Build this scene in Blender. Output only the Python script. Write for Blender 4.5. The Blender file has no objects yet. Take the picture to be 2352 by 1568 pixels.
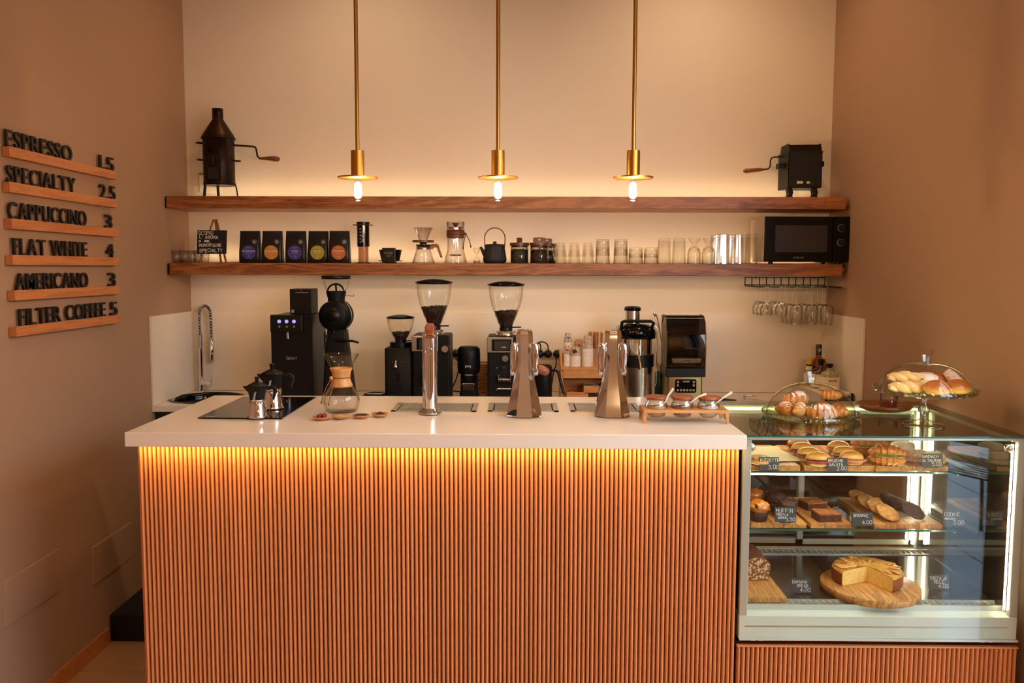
import bpy, math, random
from mathutils import Vector, Matrix, noise

scene = bpy.context.scene
C = scene.collection
PI = math.pi
R = math.radians

# ------------------------------------------------------------------ camera
F, HCAM = 1950.0, 1.70
_a = math.atan((1197 - 1176) / F)
_p = math.atan((784 - 615) / F)
FW = Vector((-math.sin(_a) * math.cos(_p), math.cos(_a) * math.cos(_p), -math.sin(_p)))
_r = FW.cross(Vector((0, 0, 1))).normalized()
_u = _r.cross(FW)
_roll = 0.0025
RT = _r * math.cos(_roll) + _u * math.sin(_roll)
UP = -_r * math.sin(_roll) + _u * math.cos(_roll)
cam_d = bpy.data.cameras.new('camera')
cam = bpy.data.objects.new('camera', cam_d)
C.objects.link(cam)
cam_d.sensor_width = 36.0
cam_d.lens = F / 2352 * 36
cam_d.clip_start = 0.05
M3 = Matrix((RT, UP, -FW)).transposed()
cam.matrix_world = Matrix.Translation((0, 0, HCAM)) @ M3.to_4x4()
scene.camera = cam

# ------------------------------------------------------------------ world, daylight, exposure
world = bpy.data.worlds.new('world')
scene.world = world
world.use_nodes = True
wn = world.node_tree.nodes
wn['Background'].inputs[0].default_value = (0.68, 0.84, 1.0, 1)
wn['Background'].inputs[1].default_value = 11.0
scene.view_settings.view_transform = 'Standard'
scene.view_settings.look = 'None'
scene.view_settings.gamma = 1
scene.view_settings.use_curve_mapping = False
scene.view_settings.exposure = 0.0
scene.cycles.transparent_max_bounces = 28
scene.cycles.max_bounces = 6
scene.cycles.diffuse_bounces = 4
scene.cycles.glossy_bounces = 4
scene.cycles.use_adaptive_sampling = True
scene.cycles.adaptive_threshold = 0.05
scene.cycles.use_light_tree = False
scene.cycles.sample_clamp_indirect = 6.0
scene.cycles.caustics_reflective = False
scene.cycles.caustics_refractive = False


def area(name, loc, size, power, col, direction, size_y=None, spread=PI, parent=None):
    d = bpy.data.lights.new(name, 'AREA')
    d.energy = power
    d.color = col
    d.shape = 'RECTANGLE' if size_y else 'DISK'
    d.size = size
    if size_y:
        d.size_y = size_y
    d.spread = spread
    o = bpy.data.objects.new(name, d)
    C.objects.link(o)
    o.location = loc
    o.rotation_euler = Vector(direction).to_track_quat('-Z', 'Y').to_euler()
    if parent:
        o.parent = parent
    return o


WARM = (1.0, 0.60, 0.27)
WARM2 = (1.0, 0.70, 0.42)
LEDC = (1.0, 0.72, 0.42)
# daylight that comes in through the open shopfront on the street side
portal = area('shopfront_daylight', (1.93, 1.2, 1.42), 2.7, 1.0, (1, 1, 1), (-1, 0, 0), 2.9)
portal.data.cycles.is_portal = True

# ------------------------------------------------------------------ pixel helpers (2352 x 1568 frame)


def ray(px, py):
    return FW + RT * ((px - 1176) / F) + UP * ((784 - py) / F)


def at(px, py, Y):
    d = ray(px, py)
    return d * (Y / d.y) + Vector((0, 0, HCAM))


def onz(px, py, z):
    d = ray(px, py)
    return d * ((z - HCAM) / d.z) + Vector((0, 0, HCAM))


def onx(px, py, X):
    d = ray(px, py)
    return d * (X / d.x) + Vector((0, 0, HCAM))


def mpp(Y, z=1.4):
    return (Vector((0, Y, z - HCAM)).dot(FW)) / F


# ------------------------------------------------------------------ materials


def lin(c):
    out = []
    for v in c[:3]:
        v = v / 255.0
        out.append(v / 12.92 if v <= 0.04045 else ((v + 0.055) / 1.055) ** 2.4)
    return (out[0], out[1], out[2], 1)


MATS = {}


def new_mat(name):
    m = bpy.data.materials.new(name)
    m.use_nodes = True
    MATS[name] = m
    return m, m.node_tree.nodes, m.node_tree.links, m.node_tree.nodes['Principled BSDF']


def mat(name, col, rough=0.5, metal=0.0, var=0.0, vscale=8.0, vstretch=(1, 1, 1), bump=0.0, bscale=60.0, coat=0.0,
        spec=0.5, emit=None, estr=0.0, col2=None, sharp=False):
    m, n, l, b = new_mat(name)
    c = lin(col)
    b.inputs['Base Color'].default_value = c
    b.inputs['Roughness'].default_value = rough
    b.inputs['Metallic'].default_value = metal
    b.inputs['Specular IOR Level'].default_value = spec
    b.inputs['Coat Weight'].default_value = coat
    b.inputs['Coat Roughness'].default_value = 0.08
    if emit:
        b.inputs['Emission Color'].default_value = lin(emit)
        b.inputs['Emission Strength'].default_value = estr
    tc = None
    if var or col2 or bump:
        tc = n.new('ShaderNodeTexCoord')
        mp = n.new('ShaderNodeMapping')
        mp.inputs['Scale'].default_value = vstretch
        l.new(tc.outputs['Object'], mp.inputs['Vector'])
    if var or col2:
        t = n.new('ShaderNodeTexNoise')
        t.inputs['Scale'].default_value = vscale
        t.inputs['Detail'].default_value = 3
        l.new(mp.outputs[0], t.inputs['Vector'])
        rp = n.new('ShaderNodeValToRGB')
        if col2:
            c2 = lin(col2)
        else:
            c2 = tuple(min(1, x * (1 + var)) for x in c[:3]) + (1,)
            c = tuple(x * (1 - var) for x in c[:3]) + (1,)
        rp.color_ramp.elements[0].color = c
        rp.color_ramp.elements[1].color = c2
        rp.color_ramp.elements[0].position = 0.46 if sharp else 0.33
        rp.color_ramp.elements[1].position = 0.54 if sharp else 0.67
        l.new(t.outputs['Fac'], rp.inputs[0])
        l.new(rp.outputs[0], b.inputs['Base Color'])
    if bump:
        t2 = n.new('ShaderNodeTexNoise')
        t2.inputs['Scale'].default_value = bscale
        t2.inputs['Detail'].default_value = 2.5
        l.new(mp.outputs[0], t2.inputs['Vector'])
        bp = n.new('ShaderNodeBump')
        bp.inputs['Strength'].default_value = bump
        bp.inputs['Distance'].default_value = 0.004
        l.new(t2.outputs['Fac'], bp.inputs['Height'])
        l.new(bp.outputs[0], b.inputs['Normal'])
    return m


def wood(name, c1, c2, axis='x', scale=3.0, rough=0.45, rand=0.0, ring=9.0, bump=0.15, swirl=2.2):
    """grain along one local axis: distorted bands plus fine fibre"""
    m, n, l, b = new_mat(name)
    tc = n.new('ShaderNodeTexCoord')
    mp = n.new('ShaderNodeMapping')
    st = {'x': (0.10, 1, 1), 'y': (1, 0.10, 1), 'z': (1, 1, 0.10)}[axis]
    mp.inputs['Scale'].default_value = [scale * s for s in st]
    l.new(tc.outputs['Object'], mp.inputs['Vector'])
    oi = n.new('ShaderNodeObjectInfo')
    add = n.new('ShaderNodeVectorMath')
    add.operation = 'ADD'
    sc = n.new('ShaderNodeVectorMath')
    sc.operation = 'SCALE'
    cmb = n.new('ShaderNodeCombineXYZ')
    for i in range(3):
        l.new(oi.outputs['Random'], cmb.inputs[i])
    l.new(cmb.outputs[0], sc.inputs[0])
    sc.inputs['Scale'].default_value = 13.0
    l.new(mp.outputs[0], add.inputs[0])
    l.new(sc.outputs[0], add.inputs[1])
    n1 = n.new('ShaderNodeTexNoise')
    n1.inputs['Scale'].default_value = 1.6
    n1.inputs['Detail'].default_value = 3
    n1.inputs['Distortion'].default_value = swirl
    l.new(add.outputs[0], n1.inputs['Vector'])
    mul = n.new('ShaderNodeMath')
    mul.operation = 'MULTIPLY'
    mul.inputs[1].default_value = ring
    l.new(n1.outputs['Fac'], mul.inputs[0])
    fr = n.new('ShaderNodeMath')
    fr.operation = 'PINGPONG'
    fr.inputs[1].default_value = 1.0
    l.new(mul.outputs[0], fr.inputs[0])
    n2 = n.new('ShaderNodeTexNoise')
    n2.inputs['Scale'].default_value = 38.0
    n2.inputs['Detail'].default_value = 2.5
    l.new(add.outputs[0], n2.inputs['Vector'])
    mx = n.new('ShaderNodeMath')
    mx.operation = 'MULTIPLY_ADD'
    l.new(n2.outputs['Fac'], mx.inputs[0])
    mx.inputs[1].default_value = 0.9
    sub = n.new('ShaderNodeMath')
    sub.operation = 'MULTIPLY_ADD'
    sub.inputs[1].default_value = 0.55
    sub.inputs[2].default_value = -0.25
    l.new(fr.outputs[0], sub.inputs[0])
    l.new(sub.outputs[0], mx.inputs[2])
    rp = n.new('ShaderNodeValToRGB')
    rp.color_ramp.elements[0].position = 0.15
    rp.color_ramp.elements[1].position = 0.85
    rp.color_ramp.elements[0].color = lin(c1)
    rp.color_ramp.elements[1].color = lin(c2)
    l.new(mx.outputs[0], rp.inputs[0])
    last = rp.outputs[0]
    if rand:
        hs = n.new('ShaderNodeHueSaturation')
        mr = n.new('ShaderNodeMapRange')
        mr.inputs['To Min'].default_value = 1 - rand
        mr.inputs['To Max'].default_value = 1 + rand
        l.new(oi.outputs['Random'], mr.inputs['Value'])
        l.new(mr.outputs[0], hs.inputs['Value'])
        l.new(last, hs.inputs['Color'])
        last = hs.outputs[0]
    l.new(last, b.inputs['Base Color'])
    b.inputs['Roughness'].default_value = rough
    if bump:
        bp = n.new('ShaderNodeBump')
        bp.inputs['Strength'].default_value = bump
        bp.inputs['Distance'].default_value = 0.002
        l.new(mx.outputs[0], bp.inputs['Height'])
        l.new(bp.outputs[0], b.inputs['Normal'])
    return m


def glass(name, tint=(255, 255, 255), edge=(150, 140, 115), refl=1.0, rough=0.0, epow=3.0, base=0.04):
    """thin clear glass: what lies behind shows through, reflections rise towards grazing angles"""
    m = bpy.data.materials.new(name)
    m.use_nodes = True
    MATS[name] = m
    n, l = m.node_tree.nodes, m.node_tree.links
    n.clear()
    out = n.new('ShaderNodeOutputMaterial')
    mix = n.new('ShaderNodeMixShader')
    tr = n.new('ShaderNodeBsdfTransparent')
    gl = n.new('ShaderNodeBsdfGlossy')
    gl.inputs['Roughness'].default_value = rough
    lw = n.new('ShaderNodeLayerWeight')
    lw.inputs['Blend'].default_value = 0.5
    p5 = n.new('ShaderNodeMath')
    p5.operation = 'POWER'
    p5.inputs[1].default_value = 5.0
    l.new(lw.outputs['Facing'], p5.inputs[0])
    ma = n.new('ShaderNodeMath')
    ma.operation = 'MULTIPLY_ADD'
    ma.inputs[1].default_value = 0.85 * refl
    ma.inputs[2].default_value = base * refl
    ma.use_clamp = True
    l.new(p5.outputs[0], ma.inputs[0])
    pe = n.new('ShaderNodeMath')
    pe.operation = 'POWER'
    pe.inputs[1].default_value = epow
    l.new(lw.outputs['Facing'], pe.inputs[0])
    mc = n.new('ShaderNodeMix')
    mc.data_type = 'RGBA'
    mc.inputs[6].default_value = lin(tint)
    mc.inputs[7].default_value = lin(edge)
    l.new(pe.outputs[0], mc.inputs[0])
    l.new(mc.outputs[2], tr.inputs['Color'])
    l.new(ma.outputs[0], mix.inputs[0])
    l.new(tr.outputs[0], mix.inputs[1])
    l.new(gl.outputs[0], mix.inputs[2])
    l.new(mix.outputs[0], out.inputs[0])
    return m


def emitter(name, col, strength):
    m = bpy.data.materials.new(name)
    m.use_nodes = True
    MATS[name] = m
    n, l = m.node_tree.nodes, m.node_tree.links
    n.clear()
    out = n.new('ShaderNodeOutputMaterial')
    e = n.new('ShaderNodeEmission')
    e.inputs[0].default_value = lin(col)
    e.inputs[1].default_value = strength
    l.new(e.outputs[0], out.inputs[0])
    return m


def crust(name, low, high, z0, z1, nscale=30.0, bump=0.3, bscale=90.0, rough=0.55, mid=None, coat=0.0):
    """baked colour: paler low on the piece, browner on its top, broken up by noise"""
    m, n, l, b = new_mat(name)
    tc = n.new('ShaderNodeTexCoord')
    sp = n.new('ShaderNodeSeparateXYZ')
    l.new(tc.outputs['Object'], sp.inputs[0])
    mr = n.new('ShaderNodeMapRange')
    mr.inputs['From Min'].default_value = z0
    mr.inputs['From Max'].default_value = z1
    l.new(sp.outputs['Z'], mr.inputs['Value'])
    t = n.new('ShaderNodeTexNoise')
    t.inputs['Scale'].default_value = nscale
    t.inputs['Detail'].default_value = 3
    l.new(tc.outputs['Object'], t.inputs['Vector'])
    ma = n.new('ShaderNodeMath')
    ma.operation = 'MULTIPLY_ADD'
    ma.inputs[1].default_value = 0.9
    ma.inputs[2].default_value = -0.45
    l.new(t.outputs['Fac'], ma.inputs[0])
    ad = n.new('ShaderNodeMath')
    ad.operation = 'ADD'
    l.new(ma.outputs[0], ad.inputs[0])
    l.new(mr.outputs[0], ad.inputs[1])
    rp = n.new('ShaderNodeValToRGB')
    rp.color_ramp.elements[0].color = lin(low)
    rp.color_ramp.elements[1].color = lin(high)
    rp.color_ramp.elements[0].position = 0.1
    rp.color_ramp.elements[1].position = 0.9
    if mid:
        e = rp.color_ramp.elements.new(0.5)
        e.color = lin(mid)
    l.new(ad.outputs[0], rp.inputs[0])
    l.new(rp.outputs[0], b.inputs['Base Color'])
    b.inputs['Roughness'].default_value = rough
    b.inputs['Coat Weight'].default_value = coat
    if bump:
        t2 = n.new('ShaderNodeTexNoise')
        t2.inputs['Scale'].default_value = bscale
        t2.inputs['Detail'].default_value = 2.5
        l.new(tc.outputs['Object'], t2.inputs['Vector'])
        bp = n.new('ShaderNodeBump')
        bp.inputs['Strength'].default_value = bump
        bp.inputs['Distance'].default_value = 0.004
        l.new(t2.outputs['Fac'], bp.inputs['Height'])
        l.new(bp.outputs[0], b.inputs['Normal'])
    return m


# paint, stone, timber
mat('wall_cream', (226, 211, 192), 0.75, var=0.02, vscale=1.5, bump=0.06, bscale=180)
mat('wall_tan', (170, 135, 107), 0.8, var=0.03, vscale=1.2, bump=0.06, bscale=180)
mat('ceiling_paint', (214, 204, 192), 0.85, bump=0.04, bscale=120)
mat('solid_white', (232, 219, 202), 0.22, var=0.012, vscale=3, coat=0.15)
mat('splash_white', (233, 219, 202), 0.3, var=0.012, vscale=3)
mat('floor_tile', (176, 136, 96), 0.35, var=0.06, vscale=5)
mat('grout', (120, 92, 66), 0.8, var=0.05)
mat('dark_cabinet', (16, 19, 28), 0.4, var=0.1)
mat('platform_black', (12, 14, 19), 0.6, var=0.1)
mat('pavement', (118, 130, 142), 0.7, var=0.10, vscale=2, bump=0.2, bscale=40)
mat('facade', (150, 150, 150), 0.8, var=0.05)
mat('steel_dark', (24, 24, 27), 0.4, metal=0.4, var=0.05)
wood('shelf_oak', (116, 62, 30), (178, 112, 64), 'x', 5.0, 0.4, ring=10)
wood('slat_wood', (186, 112, 66), (206, 134, 84), 'z', 7.0, 0.4, rand=0.10, ring=2, bump=0.02, swirl=0.6)
wood('rail_wood', (176, 104, 58), (204, 132, 78), 'x', 9.0, 0.45, ring=6)
wood('board_wood', (150, 92, 40), (218, 160, 92), 'y', 11.0, 0.4, rand=0.12, ring=5)
wood('bamboo', (190, 126, 66), (224, 164, 98), 'x', 12.0, 0.4, ring=4)
wood('walnut', (82, 42, 24), (130, 72, 42), 'x', 16.0, 0.35, ring=5)
wood('light_wood', (206, 146, 84), (232, 180, 118), 'z', 14.0, 0.35, ring=4, bump=0.05)
wood('easel_wood', (150, 82, 40), (196, 120, 66), 'z', 14.0, 0.5, ring=4)
wood('plate_wood', (104, 60, 28), (150, 94, 50), 'x', 14.0, 0.35, ring=8)
wood('handle_wood', (130, 64, 34), (176, 100, 60), 'x', 14.0, 0.35, ring=4)
# metals
mat('brass', (190, 142, 66), 0.32, metal=1.0, var=0.06, vscale=30, vstretch=(1, 1, 0.05))
mat('chrome', (226, 224, 222), 0.06, metal=1.0, var=0.01)
mat('steel', (196, 192, 186), 0.22, metal=1.0, var=0.04, vscale=40, vstretch=(1, 1, 0.05))
mat('brushed_gold', (178, 160, 118), 0.3, metal=1.0, var=0.05, vscale=60, vstretch=(1, 1, 0.04))
mat('alu', (206, 206, 200), 0.35, metal=0.85, var=0.02)
mat('old_iron', (42, 28, 22), 0.42, metal=0.75, var=0.25, vscale=14, bump=0.15, bscale=90)
mat('old_bronze', (60, 38, 20), 0.42, metal=0.85, var=0.3, vscale=14)
mat('black_iron', (26, 22, 22), 0.55, metal=0.3, var=0.1)
# plastics, lacquer
mat('black_plastic', (8, 8, 9), 0.36, spec=0.35, var=0.05)
mat('black_matte', (9, 9, 10), 0.5, spec=0.25, var=0.06, bump=0.08, bscale=300)
mat('black_gloss', (6, 7, 9), 0.10, spec=0.3, coat=0.0, var=0.05)
mat('cast_iron', (34, 33, 36), 0.55, var=0.08, bump=0.1, bscale=200)
mat('screen', (48, 46, 48), 0.15, var=0.04)
mat('microwave_grey', (216, 200, 182), 0.4, metal=0.0, var=0.02)
mat('socket_white', (236, 224, 204), 0.35, var=0.01)
mat('white_plastic', (236, 230, 222), 0.35, var=0.01)
mat('case_grey', (218, 222, 208), 0.28, var=0.015, coat=0.3)
mat('case_frame', (208, 206, 196), 0.3, metal=0.5, var=0.02)
mat('case_floor', (70, 66, 60), 0.12, metal=0.6, var=0.05)
mat('chalk', (236, 234, 228), 0.8, var=0.05, vscale=300)
mat('chalkboard', (16, 15, 16), 0.7, var=0.2, vscale=20)
mat('tag_slate', (48, 50, 54), 0.6, var=0.08, vscale=30)
mat('print_white', (235, 235, 232), 0.5, var=0.02)
mat('print_grey', (150, 148, 145), 0.4, var=0.02)
mat('print_dark', (30, 26, 24), 0.6, var=0.02)
mat('menu_black', (26, 20, 17), 0.55, var=0.08)
mat('bag_black', (22, 20, 22), 0.38, var=0.15, vscale=12, bump=0.5, bscale=22)
mat('label_purple', (66, 62, 140), 0.5, var=0.04)
mat('label_orange', (205, 138, 58), 0.5, var=0.04)
mat('label_olive', (172, 156, 46), 0.5, var=0.04)
mat('label_rust', (190, 106, 44), 0.5, var=0.04)
mat('smoke_plastic', (58, 44, 38), 0.2, var=0.05)
mat('leather', (122, 66, 38), 0.5, var=0.1, vscale=30)
mat('cord_black', (14, 13, 13), 0.6, var=0.05)
mat('cord_brown', (150, 86, 48), 0.6, var=0.1)
mat('paper_white', (236, 220, 198), 0.75, var=0.04)
mat('parchment', (240, 222, 178), 0.7, var=0.04, vscale=9)
mat('kraft', (186, 128, 78), 0.75, var=0.08)
mat('cup_print', (206, 186, 164), 0.7, col2=(150, 116, 96), vscale=160, sharp=True)
mat('seal_red', (176, 50, 44), 0.6, var=0.05)
mat('seal_blue', (58, 108, 168), 0.6, var=0.05)
mat('emblem_brown', (58, 34, 30), 0.6, var=0.05)
mat('wicker', (164, 104, 52), 0.6, var=0.25, vscale=60)
mat('green_tin', (20, 60, 44), 0.45, var=0.2)
mat('yellow_cap', (206, 170, 26), 0.45, var=0.05)
mat('bottle_green', (18, 34, 26), 0.3, var=0.1)
mat('whiskey', (150, 66, 18), 0.12, var=0.08)
mat('amber_dark', (74, 32, 20), 0.15, var=0.1)
mat('pale_spirit', (150, 140, 90), 0.15, var=0.06)
mat('tea', (150, 44, 14), 0.1, var=0.08)
mat('beans', (46, 24, 17), 0.4, var=0.4, vscale=140, bump=1.0, bscale=160)
mat('green_beans', (196, 168, 104), 0.6, var=0.25, vscale=200, bump=1.0, bscale=200)
mat('ground', (48, 24, 16), 0.8, var=0.2, vscale=200, bump=0.8, bscale=300)
mat('cherry', (120, 22, 40), 0.25, var=0.25, vscale=60)
mat('tea_green', (52, 56, 26), 0.8, var=0.5, vscale=180, bump=1.0, bscale=180)
mat('tea_black', (30, 24, 24), 0.8, var=0.5, vscale=180, bump=1.0, bscale=180)
mat('sand', (196, 160, 130), 0.8, var=0.1, vscale=200)
mat('sugar_brown', (140, 88, 48), 0.7, var=0.4, vscale=240, bump=0.8, bscale=240)
mat('sugar_white', (228, 216, 198), 0.7, var=0.08, vscale=240, bump=0.5, bscale=240)
mat('sugar_tan', (196, 156, 112), 0.7, var=0.15, vscale=240, bump=0.5, bscale=240)
mat('mixed_wrap', (190, 170, 150), 0.3, col2=(50, 34, 26), vscale=90, sharp=True)
# food
crust('brioche', (232, 186, 106), (184, 100, 32), 0.004, 0.032, 14, 0.1, 60, 0.35, mid=(226, 160, 66), coat=0.25)
crust('croissant_bake', (228, 170, 92), (150, 82, 30), 0.0, 0.055, 60, 0.5, 120, 0.45, mid=(206, 128, 52), coat=0.15)
crust('croissant_seed', (214, 158, 84), (148, 80, 28), 0.0, 0.06, 60, 0.9, 260, 0.6, mid=(190, 122, 56))
mat('icing_sugar', (246, 236, 226), 0.85, col2=(214, 164, 110), vscale=110, bump=0.4, bscale=200)
mat('sugar_coat', (244, 232, 220), 0.8, var=0.04, vscale=60, bump=0.3, bscale=200)
mat('ciabatta', (246, 232, 204), 0.75, col2=(228, 196, 146), vscale=26, bump=0.5, bscale=110)
mat('wholegrain', (220, 194, 158), 0.75, col2=(176, 136, 98), vscale=120, bump=0.6, bscale=160)
mat('ham', (206, 122, 104), 0.45, col2=(232, 168, 146), vscale=40)
mat('dark_ham', (140, 52, 56), 0.45, col2=(176, 86, 80), vscale=40)
mat('lettuce', (96, 134, 44), 0.5, var=0.3, vscale=60)
mat('pizza_top', (186, 98, 42), 0.5, col2=(226, 176, 96), vscale=70, bump=0.8, bscale=130)
mat('choc_cake', (64, 32, 24), 0.6, col2=(30, 14, 12), vscale=60, bump=1.0, bscale=110)
mat('choc_glaze', (212, 130, 46), 0.3, col2=(170, 90, 30), vscale=40, bump=0.3, bscale=90, coat=0.4)
mat('muffin_paper', (44, 28, 26), 0.7, var=0.15)
mat('brownie_top', (178, 110, 62), 0.6, col2=(140, 78, 42), vscale=50, bump=0.8, bscale=120)
mat('brownie_side', (92, 48, 28), 0.75, col2=(60, 28, 18), vscale=90, bump=1.0, bscale=150)
mat('cookie', (206, 154, 92), 0.75, col2=(168, 112, 60), vscale=60, bump=0.9, bscale=120)
mat('choc_cookie', (74, 42, 38), 0.7, col2=(46, 26, 24), vscale=60, bump=0.9, bscale=120)
mat('banana_crumb', (222, 180, 126), 0.85, col2=(110, 70, 42), vscale=110, bump=0.7, bscale=160, sharp=True)
mat('banana_crust', (120, 64, 32), 0.65, col2=(78, 38, 22), vscale=50, bump=1.0, bscale=90)
mat('cake_top', (232, 178, 88), 0.4, col2=(160, 82, 34), vscale=26, bump=0.6, bscale=70, coat=0.15)
mat('cake_side', (160, 88, 40), 0.6, col2=(122, 60, 28), vscale=30, bump=0.4)
mat('cake_crumb', (244, 206, 120), 0.85, var=0.1, vscale=90, bump=0.6, bscale=180)
mat('dough', (240, 206, 140), 0.5, col2=(226, 176, 100), vscale=18, bump=0.15, bscale=60, coat=0.15)
# glass
glass('clear_glass', (255, 255, 254), (206, 190, 156), 2.0, base=0.045, epow=2.2)
glass('hopper_glass', (255, 255, 254), (232, 218, 192), 1.2, base=0.022)
glass('dome_glass', (255, 255, 254), (226, 212, 180), 1.2, base=0.025)
glass('green_edge', (206, 226, 206), (60, 110, 90), 1.4)
glass('plate_glass', (250, 253, 246), (196, 212, 176), 1.6, base=0.05)
glass('case_glass', (250, 252, 250), (200, 220, 205), 1.0, base=0.05)
glass('side_pane', (225, 232, 230), (120, 150, 150), 2.6, base=0.10)
glass('top_glass', (236, 240, 228), (150, 170, 140), 1.3, base=0.06)
glass('smoked', (92, 74, 62), (40, 30, 26), 0.8)
glass('smoked_light', (206, 178, 152), (120, 90, 70), 0.8)
glass('bulb_glass', (255, 250, 240), (220, 200, 160), 0.6)
glass('enclosure', (150, 142, 136), (70, 66, 62), 0.9, base=0.05)
emitter('filament', (255, 212, 163), 560.0)
emitter('opal', (255, 206, 152), 104.0)
emitter('led_white', (255, 240, 205), 42.0)
emitter('led_button', (150, 140, 255), 2.2)

# ------------------------------------------------------------------ mesh builder


class MB:
    def __init__(s):
        s.v, s.f, s.s = [], [], []

    def add(s, vs, fs, smooth=True, M=None):
        o = len(s.v)
        if M is not None:
            vs = [M @ Vector(v) for v in vs]
        s.v += [tuple(v) for v in vs]
        for f in fs:
            s.f.append(tuple(i + o for i in f))
            s.s.append(smooth)
        return s

    def box(s, x0, x1, y0, y1, z0, z1, M=None):
        vs = [(x0, y0, z0), (x1, y0, z0), (x1, y1, z0), (x0, y1, z0), (x0, y0, z1), (x1, y0, z1), (x1, y1, z1), (x0, y1, z1)]
        fs = [(0, 3, 2, 1), (4, 5, 6, 7), (0, 1, 5, 4), (1, 2, 6, 5), (2, 3, 7, 6), (3, 0, 4, 7)]
        return s.add(vs, fs, False, M)

    def cbox(s, cx, cy, cz, sx, sy, sz, M=None):
        return s.box(cx - sx / 2, cx + sx / 2, cy - sy / 2, cy + sy / 2, cz - sz / 2, cz + sz / 2, M)

    def lathe(s, prof, n=32, M=None, a0=0.0, a1=2 * PI, smooth=True, wob=None):
        full = abs(a1 - a0 - 2 * PI) < 1e-6
        k = n if full else n + 1
        vs, fs = [], []
        for (r, z) in prof:
            for i in range(k):
                a = a0 + (a1 - a0) * i / n
                rr = r * (wob(a, z) if wob else 1)
                vs.append((rr * math.cos(a), rr * math.sin(a), z))
        for j in range(len(prof) - 1):
            for i in range(n):
                i2 = (i + 1) % k
                a, b, c, d = j * k + i, j * k + i2, (j + 1) * k + i2, (j + 1) * k + i
                if prof[j][0] < 1e-7:
                    fs.append((a, c, d))
                elif prof[j + 1][0] < 1e-7:
                    fs.append((a, b, d))
                else:
                    fs.append((a, b, c, d))
        return s.add(vs, fs, smooth, M)

    def cyl(s, r, z0, z1, n=24, M=None, r2=None):
        r2 = r if r2 is None else r2
        return s.lathe([(0, z0), (r, z0)], n, M, smooth=False).lathe([(r, z0), (r2, z1)], n, M).lathe([(r2, z1), (0, z1)], n, M, smooth=False)

    def tube(s, pts, r, n=8, closed=False, M=None, cap=True):
        pts = [Vector(p) for p in pts]
        k = len(pts)
        rr = r if isinstance(r, (list, tuple)) else [r] * k
        vs, fs = [], []
        tan = []
        for i in range(k):
            if closed:
                t = pts[(i + 1) % k] - pts[i - 1]
            else:
                t = pts[min(i + 1, k - 1)] - pts[max(i - 1, 0)]
            tan.append(t.normalized() if t.length > 1e-9 else Vector((0, 0, 1)))
        up = Vector((0, 0, 1)) if abs(tan[0].z) < 0.9 else Vector((1, 0, 0))
        nx = tan[0].cross(up).normalized()
        for i in range(k):
            nx = (nx - tan[i] * nx.dot(tan[i]))
            nx = nx.normalized() if nx.length > 1e-6 else tan[i].orthogonal().normalized()
            ny = tan[i].cross(nx)
            for j in range(n):
                a = 2 * PI * j / n
                vs.append(pts[i] + (nx * math.cos(a) + ny * math.sin(a)) * rr[i])
        for i in range(k if closed else k - 1):
            for j in range(n):
                a, b = i * n + j, i * n + (j + 1) % n
                c, d = ((i + 1) % k) * n + (j + 1) % n, ((i + 1) % k) * n + j
                fs.append((a, b, c, d))
        s.add(vs, fs, True, M)
        if cap and not closed:
            s.add([vs[j] for j in range(n)], [tuple(reversed(range(n)))], False, M)
            s.add([vs[(k - 1) * n + j] for j in range(n)], [tuple(range(n))], False, M)
        return s

    def loft(s, rings, cap=True, smooth=True, M=None, closed_ring=True):
        n = len(rings[0])
        vs = [p for r in rings for p in r]
        fs = []
        for j in range(len(rings) - 1):
            for i in range(n if closed_ring else n - 1):
                i2 = (i + 1) % n
                fs.append((j * n + i, j * n + i2, (j + 1) * n + i2, (j + 1) * n + i))
        s.add(vs, fs, smooth, M)
        if cap:
            s.add(rings[0], [tuple(reversed(range(n)))], False, M)
            s.add(rings[-1], [tuple(range(n))], False, M)
        return s

    def prism(s, poly, y0, y1, M=None):
        """polygon in local XZ (counter-clockwise seen from -Y) swept from y0 to y1"""
        n = len(poly)
        vs = [(x, y0, z) for x, z in poly] + [(x, y1, z) for x, z in poly]
        fs = [tuple(range(n)), tuple(reversed(range(n, 2 * n)))]
        for i in range(n):
            j = (i + 1) % n
            fs.append((i, i + n, j + n, j))
        return s.add(vs, fs, False, M)

    def hprism(s, poly, z0, z1, M=None):
        n = len(poly)
        vs = [(x, y, z0) for x, y in poly] + [(x, y, z1) for x, y in poly]
        fs = [tuple(reversed(range(n))), tuple(range(n, 2 * n))]
        for i in range(n):
            j = (i + 1) % n
            fs.append((i, j, j + n, i + n))
        return s.add(vs, fs, False, M)

    def blob(s, rx, ry, rz, nu=20, nv=12, amp=0.0, freq=20.0, seed=0.0, flat=0.0, M=None, power=1.0):
        """lumpy ellipsoid; flat cuts its underside; its base rests at z = 0"""
        vs, fs = [], []
        for j in range(nv + 1):
            t = PI * j / nv
            for i in range(nu):
                a = 2 * PI * i / nu
                d = Vector((math.sin(t) * math.cos(a), math.sin(t) * math.sin(a), math.cos(t)))
                k = 1 + amp * noise.noise(d * freq * 0.1 + Vector((seed, seed * 1.7, 3.1)))
                cz = d.z
                z = math.copysign(abs(cz) ** power, cz) * rz * k
                z = max(z, -rz * (1 - flat))
                vs.append((d.x * rx * k, d.y * ry * k, z + rz * (1 - flat)))
        for j in range(nv):
            for i in range(nu):
                i2 = (i + 1) % nu
                fs.append((j * nu + i, (j + 1) * nu + i, (j + 1) * nu + i2, j * nu + i2))
        return s.add(vs, fs, True, M)

    def mesh(s, name):
        me = bpy.data.meshes.new(name)
        me.from_pydata(s.v, [], s.f)
        me.polygons.foreach_set('use_smooth', s.s)
        me.update()
        return me

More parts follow.
